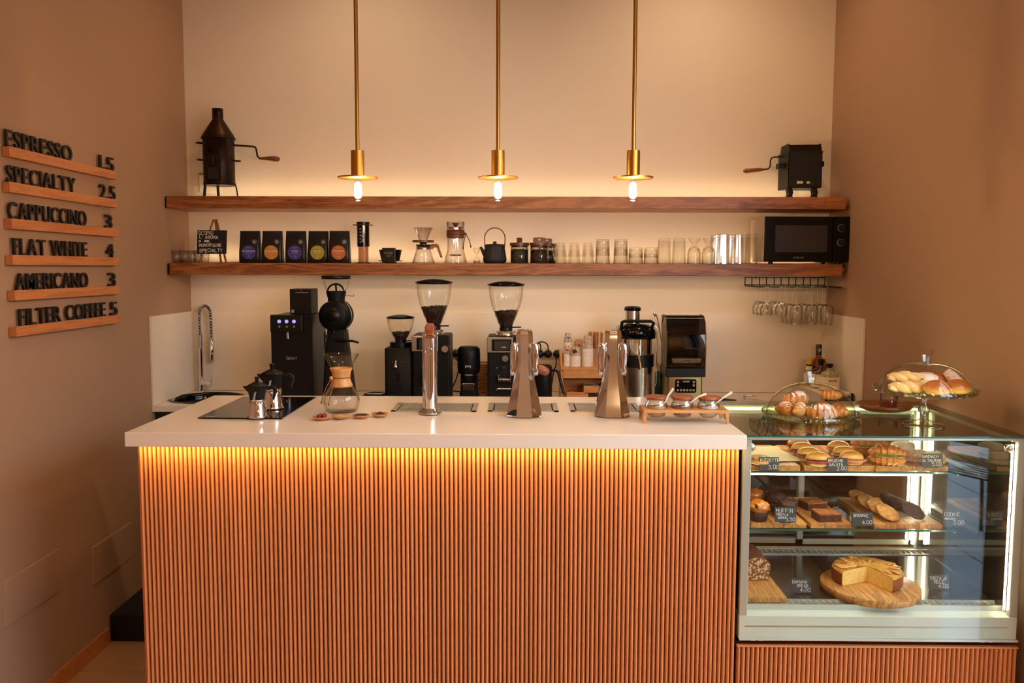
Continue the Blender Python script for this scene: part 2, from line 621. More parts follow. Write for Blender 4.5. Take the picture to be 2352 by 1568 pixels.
    def build(s, name, material, parent=None, loc=None, rot=None, bevel=0.0, seg=2, sub=0, label=None):
        return put(name, s.mesh(name), material, parent, loc, rot, bevel, seg, sub, label)


def put(name, me, material, parent=None, loc=None, rot=None, bevel=0.0, seg=2, sub=0, label=None):
    if material and not me.materials:
        me.materials.append(MATS[material])
    o = bpy.data.objects.new(name, me)
    C.objects.link(o)
    if parent:
        o.parent = parent
    if loc is not None:
        o.location = loc
    if rot is not None:
        o.rotation_euler = rot
    if bevel:
        md = o.modifiers.new('bevel', 'BEVEL')
        md.width = bevel
        md.segments = seg
        md.limit_method = 'ANGLE'
        md.angle_limit = R(40)
        md.harden_normals = False
    if sub:
        md = o.modifiers.new('sub', 'SUBSURF')
        md.levels = md.render_levels = sub
    if label:
        o['label'] = label
    return o


def thing(name, label, cat, loc=(0, 0, 0), rz=0.0, group=None):
    o = bpy.data.objects.new(name, None)
    o.empty_display_size = 0.05
    C.objects.link(o)
    o.location = loc
    o.rotation_euler = (0, 0, rz)
    tag(o, label, cat, group)
    return o


def tag(o, label, cat, group=None):
    o['label'] = label
    o['category'] = cat
    if group:
        o['group'] = group
    return o


def struct(o):
    o['kind'] = 'structure'
    return o


def stuff(o):
    o['kind'] = 'stuff'
    return o


def dup(root, loc, label=None, rz=None):
    r = root.copy()
    C.objects.link(r)
    r.location = loc
    if rz is not None:
        r.rotation_euler = (0, 0, rz)
    if label:
        r['label'] = label
    for ch in list(root.children):
        c = ch.copy()
        C.objects.link(c)
        c.parent = r
        for g in list(ch.children):
            d = g.copy()
            C.objects.link(d)
            d.parent = c
    return r


def T(x=0, y=0, z=0, rx=0, ry=0, rz=0, s=1):
    return Matrix.Translation((x, y, z)) @ Matrix.Rotation(rz, 4, 'Z') @ Matrix.Rotation(ry, 4, 'Y') @ Matrix.Rotation(rx, 4, 'X') @ Matrix.Scale(s, 4)


FRONT = Matrix.Rotation(PI / 2, 4, 'X')       # text lying in XY -> standing, facing -Y


def text_mesh(txt, size, extrude=0.0, offset=0.0, align='CENTER', sx=1.0):
    cu = bpy.data.curves.new('lettering', 'FONT')
    cu.body = txt
    cu.size = size
    cu.extrude = extrude
    cu.offset = offset
    cu.align_x = align
    cu.resolution_u = 3
    o = bpy.data.objects.new('lettering', cu)
    C.objects.link(o)
    dg = bpy.context.evaluated_depsgraph_get()
    me = bpy.data.meshes.new_from_object(o.evaluated_get(dg))
    bpy.data.objects.remove(o)
    bpy.data.curves.remove(cu)
    me.transform(FRONT @ Matrix.Diagonal((sx, 1, 1, 1)))
    me.materials.clear()
    return me


def printed(txt, size, material, parent, loc, rot=None, sx=1.0, name='lettering'):
    return put(name, text_mesh(txt, size, sx=sx), material, parent, loc, rot)


GL = {'A': '002640;1232', 'B': '0006364544330 3;3342413000'.replace(' ', ''), 'C': '4536160501103041', 'D': '00062644422000', 'E': '400006 46;0333'.replace(' ', ''),
      'F': '000646;0333', 'G': '453616050110304143 23'.replace(' ', ''), 'H': '0006;4046;0343', 'I': '2026', 'J': '3631201001', 'K': '0006;460340',
      'L': '060040', 'M': '0006234640', 'N': '00064046', 'O': '100105163645413010', 'P': '00063645443303', 'Q': '100105163645413010;2240',
      'R': '00063645443303;2340', 'S': '453616050413334241301001', 'T': '2026;0646', 'U': '060110304146', 'V': '062046', 'W': '0610233046',
      'X': '0046;0640', 'Y': '062346;2320', 'Z': '06460040', '0': '100105163645413010', '1': '152620', '2': '05163645440040',
      '3': '064624334241301001', '4': '30360242', '5': '46060434434130 00'.replace(' ', ''), ',': '2110', '.': '2021', "'": '2624', 'i': '2023;2526',
      'd': '403646;43331202112041'[:0] + '4640;433302011040'}


def chalk_lines(lines, parent, x0, z0, w, jitter=0.12, seed=1, material='chalk', rot=None, loc=(0, 0, 0)):
    """hand-written chalk: lines = (text, x, z, glyph height)"""
    rnd = random.Random(seed)
    m = MB()
    for (txt, x, z, h) in lines:
        u = h / 6.0
        cx = x
        for ch in txt:
            if ch == ' ':
                cx += 3.4 * u
                continue
            g = GL.get(ch) or GL.get(ch.upper())
            if not g:
                continue
            nar = 2.6 if ch in "I1i,.'" else 5.2
            off = -1.3 * u if nar < 3 else 0
            dz = rnd.uniform(-jitter, jitter) * h
            for st in g.split(';'):
                p = [(cx + off + int(st[i]) * u * 0.92, z + dz + int(st[i + 1]) * u) for i in range(0, len(st) - 1, 2)]
                for (ax, az), (bx, bz) in zip(p, p[1:]):
                    d = Vector((bx - ax, bz - az))
                    L = d.length or 1e-6
                    d = d / L * w * 0.5
                    nx, nz = -d.y, d.x
                    ax, az, bx, bz = ax - d.x * .6, az - d.y * .6, bx + d.x * .6, bz + d.y * .6
                    m.add([(ax - nx, 0, az - nz), (bx - nx, 0, bz - nz), (bx + nx, 0, bz + nz), (ax + nx, 0, az + nz)], [(0, 1, 2, 3)], False)
            cx += nar * u
    return m.build('lettering', material, parent, (loc[0] + x0, loc[1], loc[2] + z0), rot)


def arc(cx, cz, r, a0, a1, n=10):
    return [(cx + r * math.cos(a0 + (a1 - a0) * i / n), cz + r * math.sin(a0 + (a1 - a0) * i / n)) for i in range(n + 1)]


def rrect(hx, hy, r, n=4):
    out = []
    for (sx, sy, a) in ((1, 1, 0), (-1, 1, PI / 2), (-1, -1, PI), (1, -1, 3 * PI / 2)):
        out += [(sx * (hx - r) + r * math.cos(a + PI / 2 * i / n), sy * (hy - r) + r * math.sin(a + PI / 2 * i / n)) for i in range(n + 1)]
    return out


def wall_glass(prof_out, th):
    """closed profile of a vessel: outside up, inside down"""
    inn = [(max(r - th, 0.0), z) for r, z in prof_out]
    inn[0] = (0.0, prof_out[0][1] + th * 2) if prof_out[0][0] > 1e-6 else (0.0, prof_out[0][1] + th)
    return prof_out + list(reversed([p for p in inn if p[0] > 0 or p is inn[0]]))

# ================================================================== the room
XL, XR, YB, YR, ZC = -1.87, 1.712, 4.79, -4.0, 3.6


def sbox(name, m, *a, bevel=0.0, parent=None):
    o = MB().box(*a).build(name, m, parent, bevel=bevel)
    if parent is None:
        struct(o)
    return o


floor = sbox('floor', 'grout', XL - .2, XR + .2, YR - .2, YB + .2, -0.2, -0.004)
tile_me = MB().box(0.002, 0.598, 0.002, 0.598, -0.004, 0.0).mesh('tile')
for i in range(6):
    for j in range(6):
        put('tile', tile_me, 'floor_tile', floor, (XL + i * 0.6, 1.03 + j * 0.6, 0), bevel=0.001, seg=1)
big_me = MB().box(0.002, 3.578, -4.998, -0.002, -0.004, 0.0).mesh('tile')
put('tile', big_me, 'floor_tile', floor, (XL, 1.03, 0))
sbox('ceiling', 'ceiling_paint', XL - .2, XR + .2, YR - .2, YB + .2, ZC, ZC + .2)
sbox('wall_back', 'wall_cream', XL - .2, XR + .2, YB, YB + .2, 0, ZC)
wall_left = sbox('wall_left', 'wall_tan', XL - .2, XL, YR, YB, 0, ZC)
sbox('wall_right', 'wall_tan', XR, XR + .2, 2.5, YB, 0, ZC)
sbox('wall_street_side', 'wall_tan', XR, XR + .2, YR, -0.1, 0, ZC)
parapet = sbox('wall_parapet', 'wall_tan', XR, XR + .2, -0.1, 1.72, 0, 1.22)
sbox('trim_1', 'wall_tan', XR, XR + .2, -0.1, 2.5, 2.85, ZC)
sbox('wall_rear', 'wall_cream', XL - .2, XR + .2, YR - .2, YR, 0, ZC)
sbox('baseboard_left', 'rail_wood', XL, XL + .012, YR, 3.70, 0, 0.075, bevel=0.002)
# flush access covers low on the left wall
for (pa, pb, pc) in (((5, 1337), (135, 1258), (9, 1443)), ((210, 1257), (300, 1200), (212, 1345))):
    A, B, D = onx(*pa, XL), onx(*pb, XL), onx(*pc, XL)
    MB().box(XL - .004, XL + .006, A.y, B.y, D.z, A.z).build('access_panel', 'wall_tan', wall_left, bevel=0.002)
# black raised platform on the barista side
plat = MB().box(XL + .004, XR - .004, 3.72, YB - .002, 0.0, 0.125).build('platform', 'platform_black', bevel=0.004)
tag(plat, 'black raised step on the floor behind the counter end', 'platform')

# street seen through the open shopfront (and mirrored in the case glass)
pave = struct(MB().box(XR + .2, 14, -14, 14, -0.25, -0.06).build('pavement', 'grout'))
slab_me = MB().box(0.004, 0.796, 0.004, 0.796, -0.06, -0.02).mesh('paving_slab')
for i in range(7):
    for j in range(10):
        put('paving_slab', slab_me, 'pavement', pave, (XR + .2 + i * 0.8, -5.2 + j * 0.8, 0))
sbox('wall_opposite', 'facade', 13.6, 14, -14, 14, -0.2, 5.0)
door = struct(MB().box(1.80, 1.86, 2.235, 2.30, 0, 2.85).box(1.80, 1.86, 1.66, 1.72, 1.22, 2.85).box(1.80, 1.86, -0.1, -0.04, 1.22, 2.85).box(1.80, 1.86, -0.1, 2.5, 2.79, 2.85).build('door_1', 'steel_dark', bevel=0.003))


def bistro_chair(loc, rz, label):
    t = thing('garden_chair', label, 'chair', loc, rz)
    for k in range(7):
        MB().cbox(0, -0.18 + k * 0.06, 0.45, 0.42, 0.042, 0.012).build('seat_slat', 'steel_dark', t, bevel=0.003)
    for sx in (-.2, .2):
        MB().tube([(sx, -.22, 0), (sx, -.2, .44)], .013).build('leg', 'steel_dark', t)
        MB().tube([(sx, .24, 0), (sx, .2, .44), (sx, .26, .86)], .013).build('leg', 'steel_dark', t)
    for k in range(3):
        MB().cbox(0, .22 + k * .015, .56 + k * .12, .42, .012, .05).build('back_slat', 'steel_dark', t, bevel=0.003)
    return t


bistro_chair((2.95, 0.25, -0.02), R(60), 'dark slatted metal chair mirrored in the pastry case front glass')

# ================================================================== shelves


def shelf(z0, z1, y0, xa, xb, label):
    t = thing('wall_shelf', label, 'shelf', (0, 0, 0))
    MB().box(xa, xb, y0, YB - .03, z0, z1).build('plank', 'shelf_oak', t, bevel=0.002)
    MB().box(xb, xb + .022, y0 + .03, y0 + .08, z0 + .02, z1 - .02).build('end_bracket', 'shelf_oak', t, bevel=0.001)
    MB().box(xa - .008, xa, y0 + .004, YB - .05, z0 + .002, z1 - .002).build('end_gap_strip', 'black_matte', t)
    MB().box(xa + .05, xb - .05, YB - .085, YB - .065, z1, z1 + .006).build('led_profile', 'socket_white', t)
    return t


SH1, SH0 = 2.070, 1.723           # tops of the two shelves
shelf_up = shelf(2.007, SH1, 4.47, -1.86, 1.685, 'upper oak wall shelf with glowing light strip behind it and two roasters on top')
shelf_lo = shelf(1.661, SH0, 4.466, -1.853, 1.675, 'lower oak wall shelf carrying coffee bags, glasses and the microwave')
area('shelf_led', (-0.08, YB - .075, SH1 + .008), 3.4, 2.3, LEDC, (0, 0.3, 1), 0.012, parent=shelf_up)
area('shelf_led', (-0.08, YB - .075, SH0 + .008), 3.4, 3.0, LEDC, (0, 0.3, 1), 0.012, parent=shelf_lo)

MB().box(-1.75, 1.58, 4.50, 4.515, 1.656, 1.661).build('led_profile', 'socket_white', shelf_lo)
area('under_shelf_led', (-0.08, 4.508, 1.6545), 3.3, 4.4, LEDC, (0, 0.35, -1), 0.012, parent=shelf_lo)

# ================================================================== pendants


def pendant(px, label):
    P = at(px, 408, 3.15)
    t = thing('pendant_lamp', label, 'lamp', (P.x, P.y, P.z), 0, 'brass pendant lamps over the counter')
    s = mpp(3.15, 2.0)
    MB().cyl(0.0075, 60 * s, ZC - P.z - .001, 16).build('rod', 'brass', t)
    MB().cyl(0.05, ZC - P.z - .02, ZC - P.z - .001, 24).build('ceiling_rose', 'brass', t)
    MB().cyl(15.2 * s, 2 * s, 61 * s, 32).build('lamp_holder', 'brass', t, bevel=0.001)
    MB().cyl(46 * s, -1.5 * s, 1.5 * s, 48).build('disc', 'brass', t, bevel=0.0008)
    b = MB().lathe([(0.0085, 0), (0.0085, -12 * s), (9.5 * s, -18 * s), (9.5 * s, -50 * s), (9.0 * s, -53 * s), (0, -54 * s)], 24).build('bulb', 'bulb_glass', t)
    MB().lathe([(0, -11 * s), (5 * s, -12 * s), (8 * s, -17 * s), (8.6 * s, -36 * s), (7.5 * s, -44 * s), (0, -46 * s)], 16).build('filament', 'filament', b)
    return t


pendant(822, 'leftmost brass pendant lamp with disc and glowing tube bulb')
pendant(1144, 'middle brass pendant lamp with disc and glowing tube bulb')
pendant(1454, 'rightmost brass pendant lamp with disc and glowing tube bulb')


def fill_downlight(x, y, power, label, spot=R(110), col=WARM2):  # added, unseen ceiling spots that brighten the counter front and upper walls
    t = thing('fill_spot', label, 'lamp', (x, y, ZC), 0, 'added ceiling fill spots')
    MB().lathe([(.045, -.001), (.06, -.001), (.06, -.05), (.045, -.05), (.045, -.012)], 24).build('housing', 'white_plastic', t)
    MB().cyl(.044, -.03, -.026, 24).build('lens', 'led_white', t)
    d = bpy.data.lights.new('spot_light', 'SPOT')
    d.energy = power
    d.color = col
    d.spot_size = spot
    d.spot_blend = 0.8
    d.shadow_soft_size = 0.05
    o = bpy.data.objects.new('spot_light', d)
    C.objects.link(o)
    o.parent = t
    o.location = (0, 0, -.055)
    return t


fill_downlight(-0.9, 1.6, 45, 'added round ceiling fill spot over the floor before the menu wall')
fill_downlight(0.7, 1.6, 45, 'added round ceiling fill spot over the floor before the pastry case')
fill_downlight(-0.85, 4.15, 17, 'added round ceiling fill spot above the barista, nearer the menu wall', R(165))
fill_downlight(0.95, 4.15, 25, 'added round ceiling fill spot above the barista, nearer the pastry case', R(165))
GP = (0.95, -0.7, 2.05)
t = thing('globe_pendant', 'round opal globe lamp hanging among the customers, mirrored in the cake domes', 'lamp', GP)
MB().cyl(.004, .14, ZC - GP[2] - .001, 8).build('cable', 'cord_black', t)
MB().cyl(.03, .13, .17, 20).build('cap', 'brass', t)
MB().blob(.15, .15, .15, 20, 12, M=T(0, 0, -.15)).build('opal_globe', 'opal', t)

# ================================================================== menu on the left wall
ROWS = [('ESPRESSO', '1.5', (21, 333.6), (268, 395), 21, 170, 233, 265), ('SPECIALTY', '2.5', (22, 417), (270, 458.5), 20, 175, 232, 266),
        ('CAPPUCCINO', '3', (27, 500.5), (273, 526), 19, 197, 241, 256), ('FLAT WHITE', '4', (29, 584.5), (274, 591.5), 27, 196, 242, 257),
        ('AMERICANO', '3', (34, 665.5), (276.5, 657), 28, 195, 244, 259), ('FILTER COFFEE', '5', (37.5, 748), (278, 723.6), 33, 233, 246, 261)]


def menu_word(txt, y0, y1, z, h, label, name):
    """cut-out letters standing in the rail; local x runs along the wall (+Y)"""
    t = thing(name, label, 'sign', (XL + .014, y0, z), PI / 2)
    adv, x = [], 0.0
    mes = []
    for ch in txt:
        if ch == ' ':
            x += 0.32
            continue
        me = text_mesh(ch, 1.0, align='LEFT')
        xs = [v.co.x for v in me.vertices]
        zs = [v.co.z for v in me.vertices]
        mes.append((ch, x - min(xs), max(zs)))
        x += max(xs) - min(xs) + 0.12
        bpy.data.meshes.remove(me)
    k = (y1 - y0) / (x - 0.12)
    kz = h / 0.729
    for ch, ox, _ in mes:
        me = text_mesh(ch, 1.0, extrude=0.005 / kz, offset=0.004, align='LEFT')
        for v in me.vertices:
            v.co = Vector(((v.co.x + ox) * k, v.co.y * kz, v.co.z * kz))
        put('letter', me, 'menu_black', t, (0, 0, 0))
    return t


ordn = ['top', 'second', 'third', 'fourth', 'fifth', 'bottom']
for k, (w_, p_, a_, b_, l0, l1, n0, n1) in enumerate(ROWS):
    A, B = onx(*a_, XL + .03), onx(*b_, XL + .03)
    zt = (A.z + B.z) / 2
    r = thing('menu_rail', '%s wooden menu rail on the left wall, holding %s' % (ordn[k], w_), 'rail', (XL, A.y, zt), PI / 2)
    L = B.y - A.y
    MB().box(0, L, -.030, -.022, -.037, 0.0).build('front_lip', 'rail_wood', r, bevel=0.0008)
    MB().box(0, L, -.022, -.002, -.037, -.0015).build('back_rail', 'rail_wood', r, bevel=0.0006)
    zb = zt - .0010
    yw0, yw1 = onx(l0, 500, XL + .014).y, onx(l1, 500, XL + .014).y
    menu_word(w_, yw0, yw1, zb, 0.066, 'black cut-out letters reading %s on the %s menu rail' % (w_, ordn[k]), 'menu_word')
    yn0, yn1 = onx(n0, 500, XL + .014).y, onx(n1, 500, XL + .014).y
    menu_word(p_, yn0, yn1, zb, 0.064, 'black cut-out price %s beside %s on the menu' % (p_, w_), 'menu_price')

# ================================================================== back counter
ZB = 1.0
YBF = 4.235
SINK = onz(487, 909, ZB)
sink_r = 0.19
cx, cy = SINK.x, 4.50
wt = MB()
N = 48
x0, x1, y0, y1 = XL + .002, cx + .24, YBF, YB - .013
ci, sq = [], []
for i in range(N):
    a = 2 * PI * (i + .5) / N
    c, s_ = math.cos(a), math.sin(a)
    ci.append((cx + sink_r * c, cy + sink_r * s_))
    k = min(((x1 if c > 0 else x0) - cx) / c, ((y1 if s_ > 0 else y0) - cy) / s_)
    sq.append((cx + c * k, cy + s_ * k))
for q in ((x0, y0), (x1, y0), (x1, y1), (x0, y1)):
    j = min(range(N), key=lambda t_: (sq[t_][0] - q[0]) ** 2 + (sq[t_][1] - q[1]) ** 2)
    sq[j] = q
ring_f = [(i, i + N, (i + 1) % N + N, (i + 1) % N) for i in range(N)]
wt.add([(x, y, ZB) for x, y in ci + sq], ring_f, False)
wt.add([(x, y, ZB - .03) for x, y in ci + sq], [tuple(reversed(f)) for f in ring_f], False)
wt.add([(x, y, ZB) for x, y in sq] + [(x, y, ZB - .03) for x, y in sq], ring_f, False)
wt.add([(x, y, ZB - .03) for x, y in ci] + [(x, y, ZB) for x, y in ci], ring_f, False)
wt.box(x1, XR - .002, y0, y1, ZB - .03, ZB)
tag(wt.build('back_worktop', 'solid_white'), 'white worktop along the back wall under the machines', 'worktop')
sk = thing('sink', 'round dark basin sunk into the white back worktop beside the spring tap', 'sink', (cx, cy, ZB))
MB().lathe([(sink_r + .008, .0), (sink_r + .008, .004), (sink_r - .004, .004), (sink_r - .008, -.02), (sink_r - .02, -.13), (0.03, -.15), (0, -.15)], 48).build('basin', 'black_gloss', sk)
MB().cyl(.035, -.149, -.145, 24).build('drain', 'chrome', sk)
cab = thing('back_cabinet', 'dark base cabinet under the white back worktop', 'cabinet', (0, 0, 0))
MB().box(XL + .004, XR - .004, YBF + .05, YB - .01, 0.126, ZB - .161).box(XL + .004, -1.72, YBF + .05, YB - .01, ZB - .161, ZB - .031).build('carcass', 'dark_cabinet', cab)
for i in range(6):
    w = (XR - XL - .008) / 6
    d_ = MB().box(XL + .006 + i * w, XL + .002 + (i + 1) * w, YBF + .03, YBF + .05, 0.14, ZB - .032).build('door', 'dark_cabinet', cab, bevel=0.001)
sp = thing('backsplash', 'white upstand panels along the back wall and both wall ends above the worktop', 'backsplash', (0, 0, 0))
MB().box(XL + .012, XR - .012, YB - .012, YB - .001, ZB + .001, 1.449).build('panel', 'splash_white', sp, bevel=0.001)
MB().box(XL + .001, XL + .012, YBF, YB - .002, ZB + .001, 1.452).build('panel', 'splash_white', sp, bevel=0.001)
MB().box(XR - .012, XR - .001, YBF - .01, YB - .002, ZB + .001, 1.452).build('panel', 'splash_white', sp, bevel=0.001)

# ================================================================== front counter
ZT = 1.17
CX0, CX1, CY0, CY1 = -1.275, 0.722, 2.68, 3.48
top = MB().box(CX0, CX1, CY0, CY1, ZT - .047, ZT).build('counter_top', 'solid_white', bevel=0.0025)
tag(top, 'thick white counter top of the front bar', 'worktop')
bar = thing('bar_counter', 'front bar clad in upright rounded wooden slats', 'counter', (0, 0, 0))
SX0, SX1, SY0 = at(317, 1040, 2.745).x, 0.718, 2.745
MB().box(SX0 + .004, SX1, SY0 + .012, CY1 - .05, 0.0, ZT - .048).build('carcass', 'walnut', bar)  # backing coloured darker than the slats, standing in for shade in the gaps
NS = 135
pitch = (SX1 - SX0) / NS


def slat_mesh(w, h, dpt=0.012):
    p = [(-w / 2, 0.004)] + [(-w / 2 * math.cos(PI * i / 6), -dpt * math.sin(PI * i / 6)) for i in range(7)] + [(w / 2, 0.004)]
    return MB().loft([[(x, y, 0.002) for x, y in p], [(x, y, h) for x, y in p]]).mesh('slat')


sm = slat_mesh(pitch * 0.80, ZT - .050)
for i in range(NS):
    put('slat', sm, 'slat_wood', bar, (SX0 + (i + .5) * pitch, SY0 + .010, 0))
sm_side = slat_mesh(0.0132, ZT - .050)
for i in range(42):
    put('slat', sm_side, 'slat_wood', bar, (SX0 + .002, SY0 + .02 + i * .0156, 0), (0, 0, -PI / 2))
MB().box(CX0 + .05, CX1 - .03, CY0 + .022, CY0 + .040, ZT - .051, ZT - .047).build('led_profile', 'socket_white', bar)
area('counter_led', ((SX0 + SX1) / 2, CY0 + .030, ZT - .053), SX1 - SX0 - .02, 6.0, (1.0, 0.62, 0.2), (0, 0.55, -1), 0.01, parent=bar)

# ================================================================== on the upper shelf
YS = 4.65
SU = mpp(YS, 2.2)
P = at(505, 448, YS)
ro = thing('coffee_roaster', 'tall antique iron coffee roaster with conical chimney and crank on the upper shelf', 'roaster', (P.x, YS, SH1))
u = SU
MB().lathe([(34 * u, 30 * u), (36 * u, 31 * u), (36 * u, 34 * u), (35 * u, 40 * u), (35 * u, 134 * u), (38 * u, 135 * u), (38 * u, 139 * u), (36 * u, 140 * u)], 40).lathe([(0, 30 * u), (34 * u, 30 * u)], 40).build('body', 'old_iron', ro)
MB().lathe([(36 * u, 140 * u), (35 * u, 144 * u), (12 * u, 180 * u), (12.5 * u, 182 * u), (11 * u, 183 * u), (11.5 * u, 204 * u), (11 * u, 204 * u), (10 * u, 183 * u)], 36).build('chimney_cone', 'old_bronze', ro)
MB().lathe([(12.2 * u, 180 * u), (12.2 * u, 204 * u), (10.5 * u, 204 * u), (10.5 * u, 180 * u)], 32).build('chimney_pipe', 'old_iron', ro)
d_ = MB().prism([(-12 * u, 40 * u), (12 * u, 40 * u), (12 * u, 100 * u), (-12 * u, 100 * u)], -37.5 * u, -33 * u).build('door_frame', 'old_iron', ro, bevel=0.002)
MB().box(-12 * u, 12 * u, -38.6 * u, -37 * u, 42 * u, 68 * u).build('fire_opening', 'platform_black', d_)
MB().box(-12 * u, 12 * u, -39.5 * u, -37 * u, 70 * u, 98 * u).build('slide_door', 'old_iron', d_, bevel=0.002)
MB().box(-2.5 * u, 3 * u, -41 * u, -39 * u, 74 * u, 93 * u).build('latch', 'black_iron', d_, bevel=0.001)
for sx in (-14, 14):
    MB().box((sx - 1.5) * u, (sx + 1.5) * u, -38 * u, -33 * u, 36 * u, 108 * u).build('runner', 'old_iron', ro, bevel=0.001)
for (x, z) in ((-21, 95), (-21, 68), (-21, 40), (19, 95), (19, 66), (19, 38)):
    MB().blob(1.2 * u, 1.2 * u, 1.2 * u, 8, 6).build('rivet', 'old_iron', ro, (x * u, -math.sqrt(max(35.5 ** 2 - x * x, 1)) * u, z * u))
for (px_, z, r_) in ((-1, 127, 9), (-1, 89, 8), (1, 86, 8)):
    pts = [((px_ * (35 + r_ * 1.0 * (1 + math.cos(a)) * .9)) * u, r_ * math.sin(a) * u, z * u) for a in [2 * PI * i / 14 for i in range(14)]]
    MB().tube(pts, 1.6 * u, 6, closed=True).build('ring_handle', 'black_iron', ro)
crk = MB().tube([(34 * u, 0, 122 * u), (80 * u, 0, 119 * u), (85 * u, 0, 117 * u), (87 * u, 0, 112 * u), (89 * u, 0, 98 * u), (94 * u, 0, 92 * u), (104 * u, 0, 92 * u)], 2.2 * u, 8).build('crank', 'old_bronze', ro)
MB().tube([(98 * u, 0, 92 * u), (106 * u, 0, 92 * u), (116 * u, 0, 92 * u), (130 * u, 0, 91 * u), (138 * u, 0, 90.5 * u), (141 * u, 0, 90.5 * u)], [3.5 * u, 4 * u, 5 * u, 6.5 * u, 5.5 * u, 2 * u], 12).build('grip', 'walnut', crk)
for (x0_, y0_, x1_, y1_) in ((-28, -14, -30, -18), (-12, 22, -12, 26)):
    MB().tube([(x0_ * u, y0_ * u, 32 * u), (x1_ * u, y1_ * u, 0)], 3.2 * u, 6).build('leg', 'black_iron', ro)
MB().tube([(34 * u, -8 * u, 34 * u), (39 * u, -9 * u, 32 * u), (42 * u, -10 * u, 24 * u), (46 * u, -12 * u, 0)], 1.6 * u, 6).build('leg', 'black_iron', ro)

P = at(1835, 452, YS)
r2 = thing('coffee_roaster', 'black square box roaster with side crank, on the upper shelf above the microwave', 'roaster', (P.x, YS, SH1))
w_, h0, h1 = 37.5 * u, 24 * u, 104 * u
dd = 0.09
bd = MB()
# front plate with two slots, back, sides and floor
fr_ = [(-w_, h0), (w_, h0), (w_, h1), (-w_, h1)]
zs0, zs1 = 33 * u, 38.5 * u
bd.box(-w_, w_, -dd, -dd + .003, zs1, h1).box(-w_, w_, -dd, -dd + .003, h0, zs0)
bd.box(-w_, -18 * u, -dd, -dd + .003, zs0, zs1).box(-4 * u, 4 * u, -dd, -dd + .003, zs0, zs1).box(18 * u, w_, -dd, -dd + .003, zs0, zs1)
bd.box(-w_, -w_ + .003, -dd, dd, h0, h1).box(w_ - .003, w_, -dd, dd, h0, h1).box(-w_, w_, -dd, dd, h0 + .001, h0 + .003).box(-w_, w_, dd - .003, dd, 56 * u, h1)
bd.build('body', 'black_iron', r2)
MB().loft([[(-w_ * .93, -dd * .93, h1), (w_ * .97, -dd * .93, h1), (w_ * .97, dd * .9, h1), (-w_ * .93, dd * .9, h1)], [(-w_ * .9, -dd * .7, h1 + 16 * u), (w_ * .95, -dd * .7, h1 + 17 * u), (w_ * .95, dd * .7, h1 + 17 * u), (-w_ * .9, dd * .7, h1 + 16 * u)]], smooth=False).build('hood', 'old_iron', r2, bevel=0.002)
for sx in (-.92, .97):
    MB().loft([[(sx * w_ - .002, -dd * .95, h1 - 2 * u), (sx * w_ + .002, -dd * .95, h1 - 2 * u), (sx * w_ + .002, dd * .9, h1), (sx * w_ - .002, dd * .9, h1)], [(sx * w_ - .002, -dd * .72, h1 + 19 * u), (sx * w_ + .002, -dd * .72, h1 + 19 * u), (sx * w_ + .002, dd * .7, h1 + 19 * u), (sx * w_ - .002, dd * .7, h1 + 19 * u)]], smooth=False).build('hood_cheek', 'black_iron', r2)
MB().box(-w_ - 1.5 * u, w_ + 1.5 * u, -dd - .003, dd + .003, h1 - 2 * u, h1 + 1 * u).build('rim', 'black_iron', r2, bevel=0.001)
for (sx, z) in ((-1, 76), (1, 80)):
    MB().box(min(sx * w_, sx * (w_ + 14 * u)), max(sx * w_, sx * (w_ + 14 * u)), -.03, .03, (z - 6) * u, (z + 6) * u).build('side_lug', 'black_iron', r2, bevel=0.004)
MB().tube([(w_, 0, 100 * u), (w_ + 9 * u, 0, 100 * u)], 1.3 * u, 6).build('axle', 'black_iron', r2)
ck = MB().tube([(-w_, 0, 97 * u), (-w_ - 22 * u, 0, 96.5 * u), (-w_ - 28 * u, 0, 94 * u), (-w_ - 30 * u, 0, 88 * u), (-w_ - 30 * u, 0, 76 * u), (-w_ - 34 * u, 0, 70 * u), (-w_ - 48 * u, 0, 68 * u)], 1.7 * u, 8).build('crank', 'black_iron', r2)
MB().tube([(-w_ - 47 * u, 0, 68.4 * u), (-w_ - 50 * u, 0, 68.2 * u), (-w_ - 70 * u, 0, 66.5 * u), (-w_ - 86 * u, 0, 65 * u), (-w_ - 91 * u, 0, 64.6 * u)], [3 * u, 4.2 * u, 4.8 * u, 5.4 * u, 2.6 * u], 12).build('grip', 'handle_wood', ck)
wavy = [(-5, 0), (6, 0), (5, 4), (4, 8), (6, 12), (5, 18), (3, 24), (-4, 24), (-6, 18), (-4, 12), (-6, 6)]
for x in (-29, 27):
    MB().prism([((x + q) * u, z * u) for q, z in wavy], -.075, -.03).build('leg', 'black_iron', r2, bevel=.002)


def socket(px0, py0, px1, py1, label, Y=YB, name='socket_plate'):
    A, B = at(px0, py0, Y), at(px1, py1, Y)
    t = thing(name, label, 'socket', ((A.x + B.x) / 2, Y, (A.z + B.z) / 2))
    hw, hh = (B.x - A.x) / 2, (A.z - B.z) / 2
    MB().box(-hw, hw, -.008, -.0005, -hh, hh).build('cover', 'socket_white', t, bevel=0.002)
    MB().box(-hw * .55, hw * .55, -.010, -.008, -hh * .55, hh * .55).build('insert', 'socket_white', t, bevel=0.001)
    return t


socket(458, 402, 512, 442, 'cream wall socket plate behind the legs of the tall iron roaster')
socket(1834, 408, 1880, 446, 'cream wall socket plate behind the legs of the black box roaster')
socket(458, 548, 500, 590, 'cream wall socket plate hidden behind the chalkboard easel')

# ================================================================== on the lower shelf
YS = 4.60
u = mpp(YS, 1.8)


def shelf_x(px, Y=4.60):
    return at(px, 600, Y).x


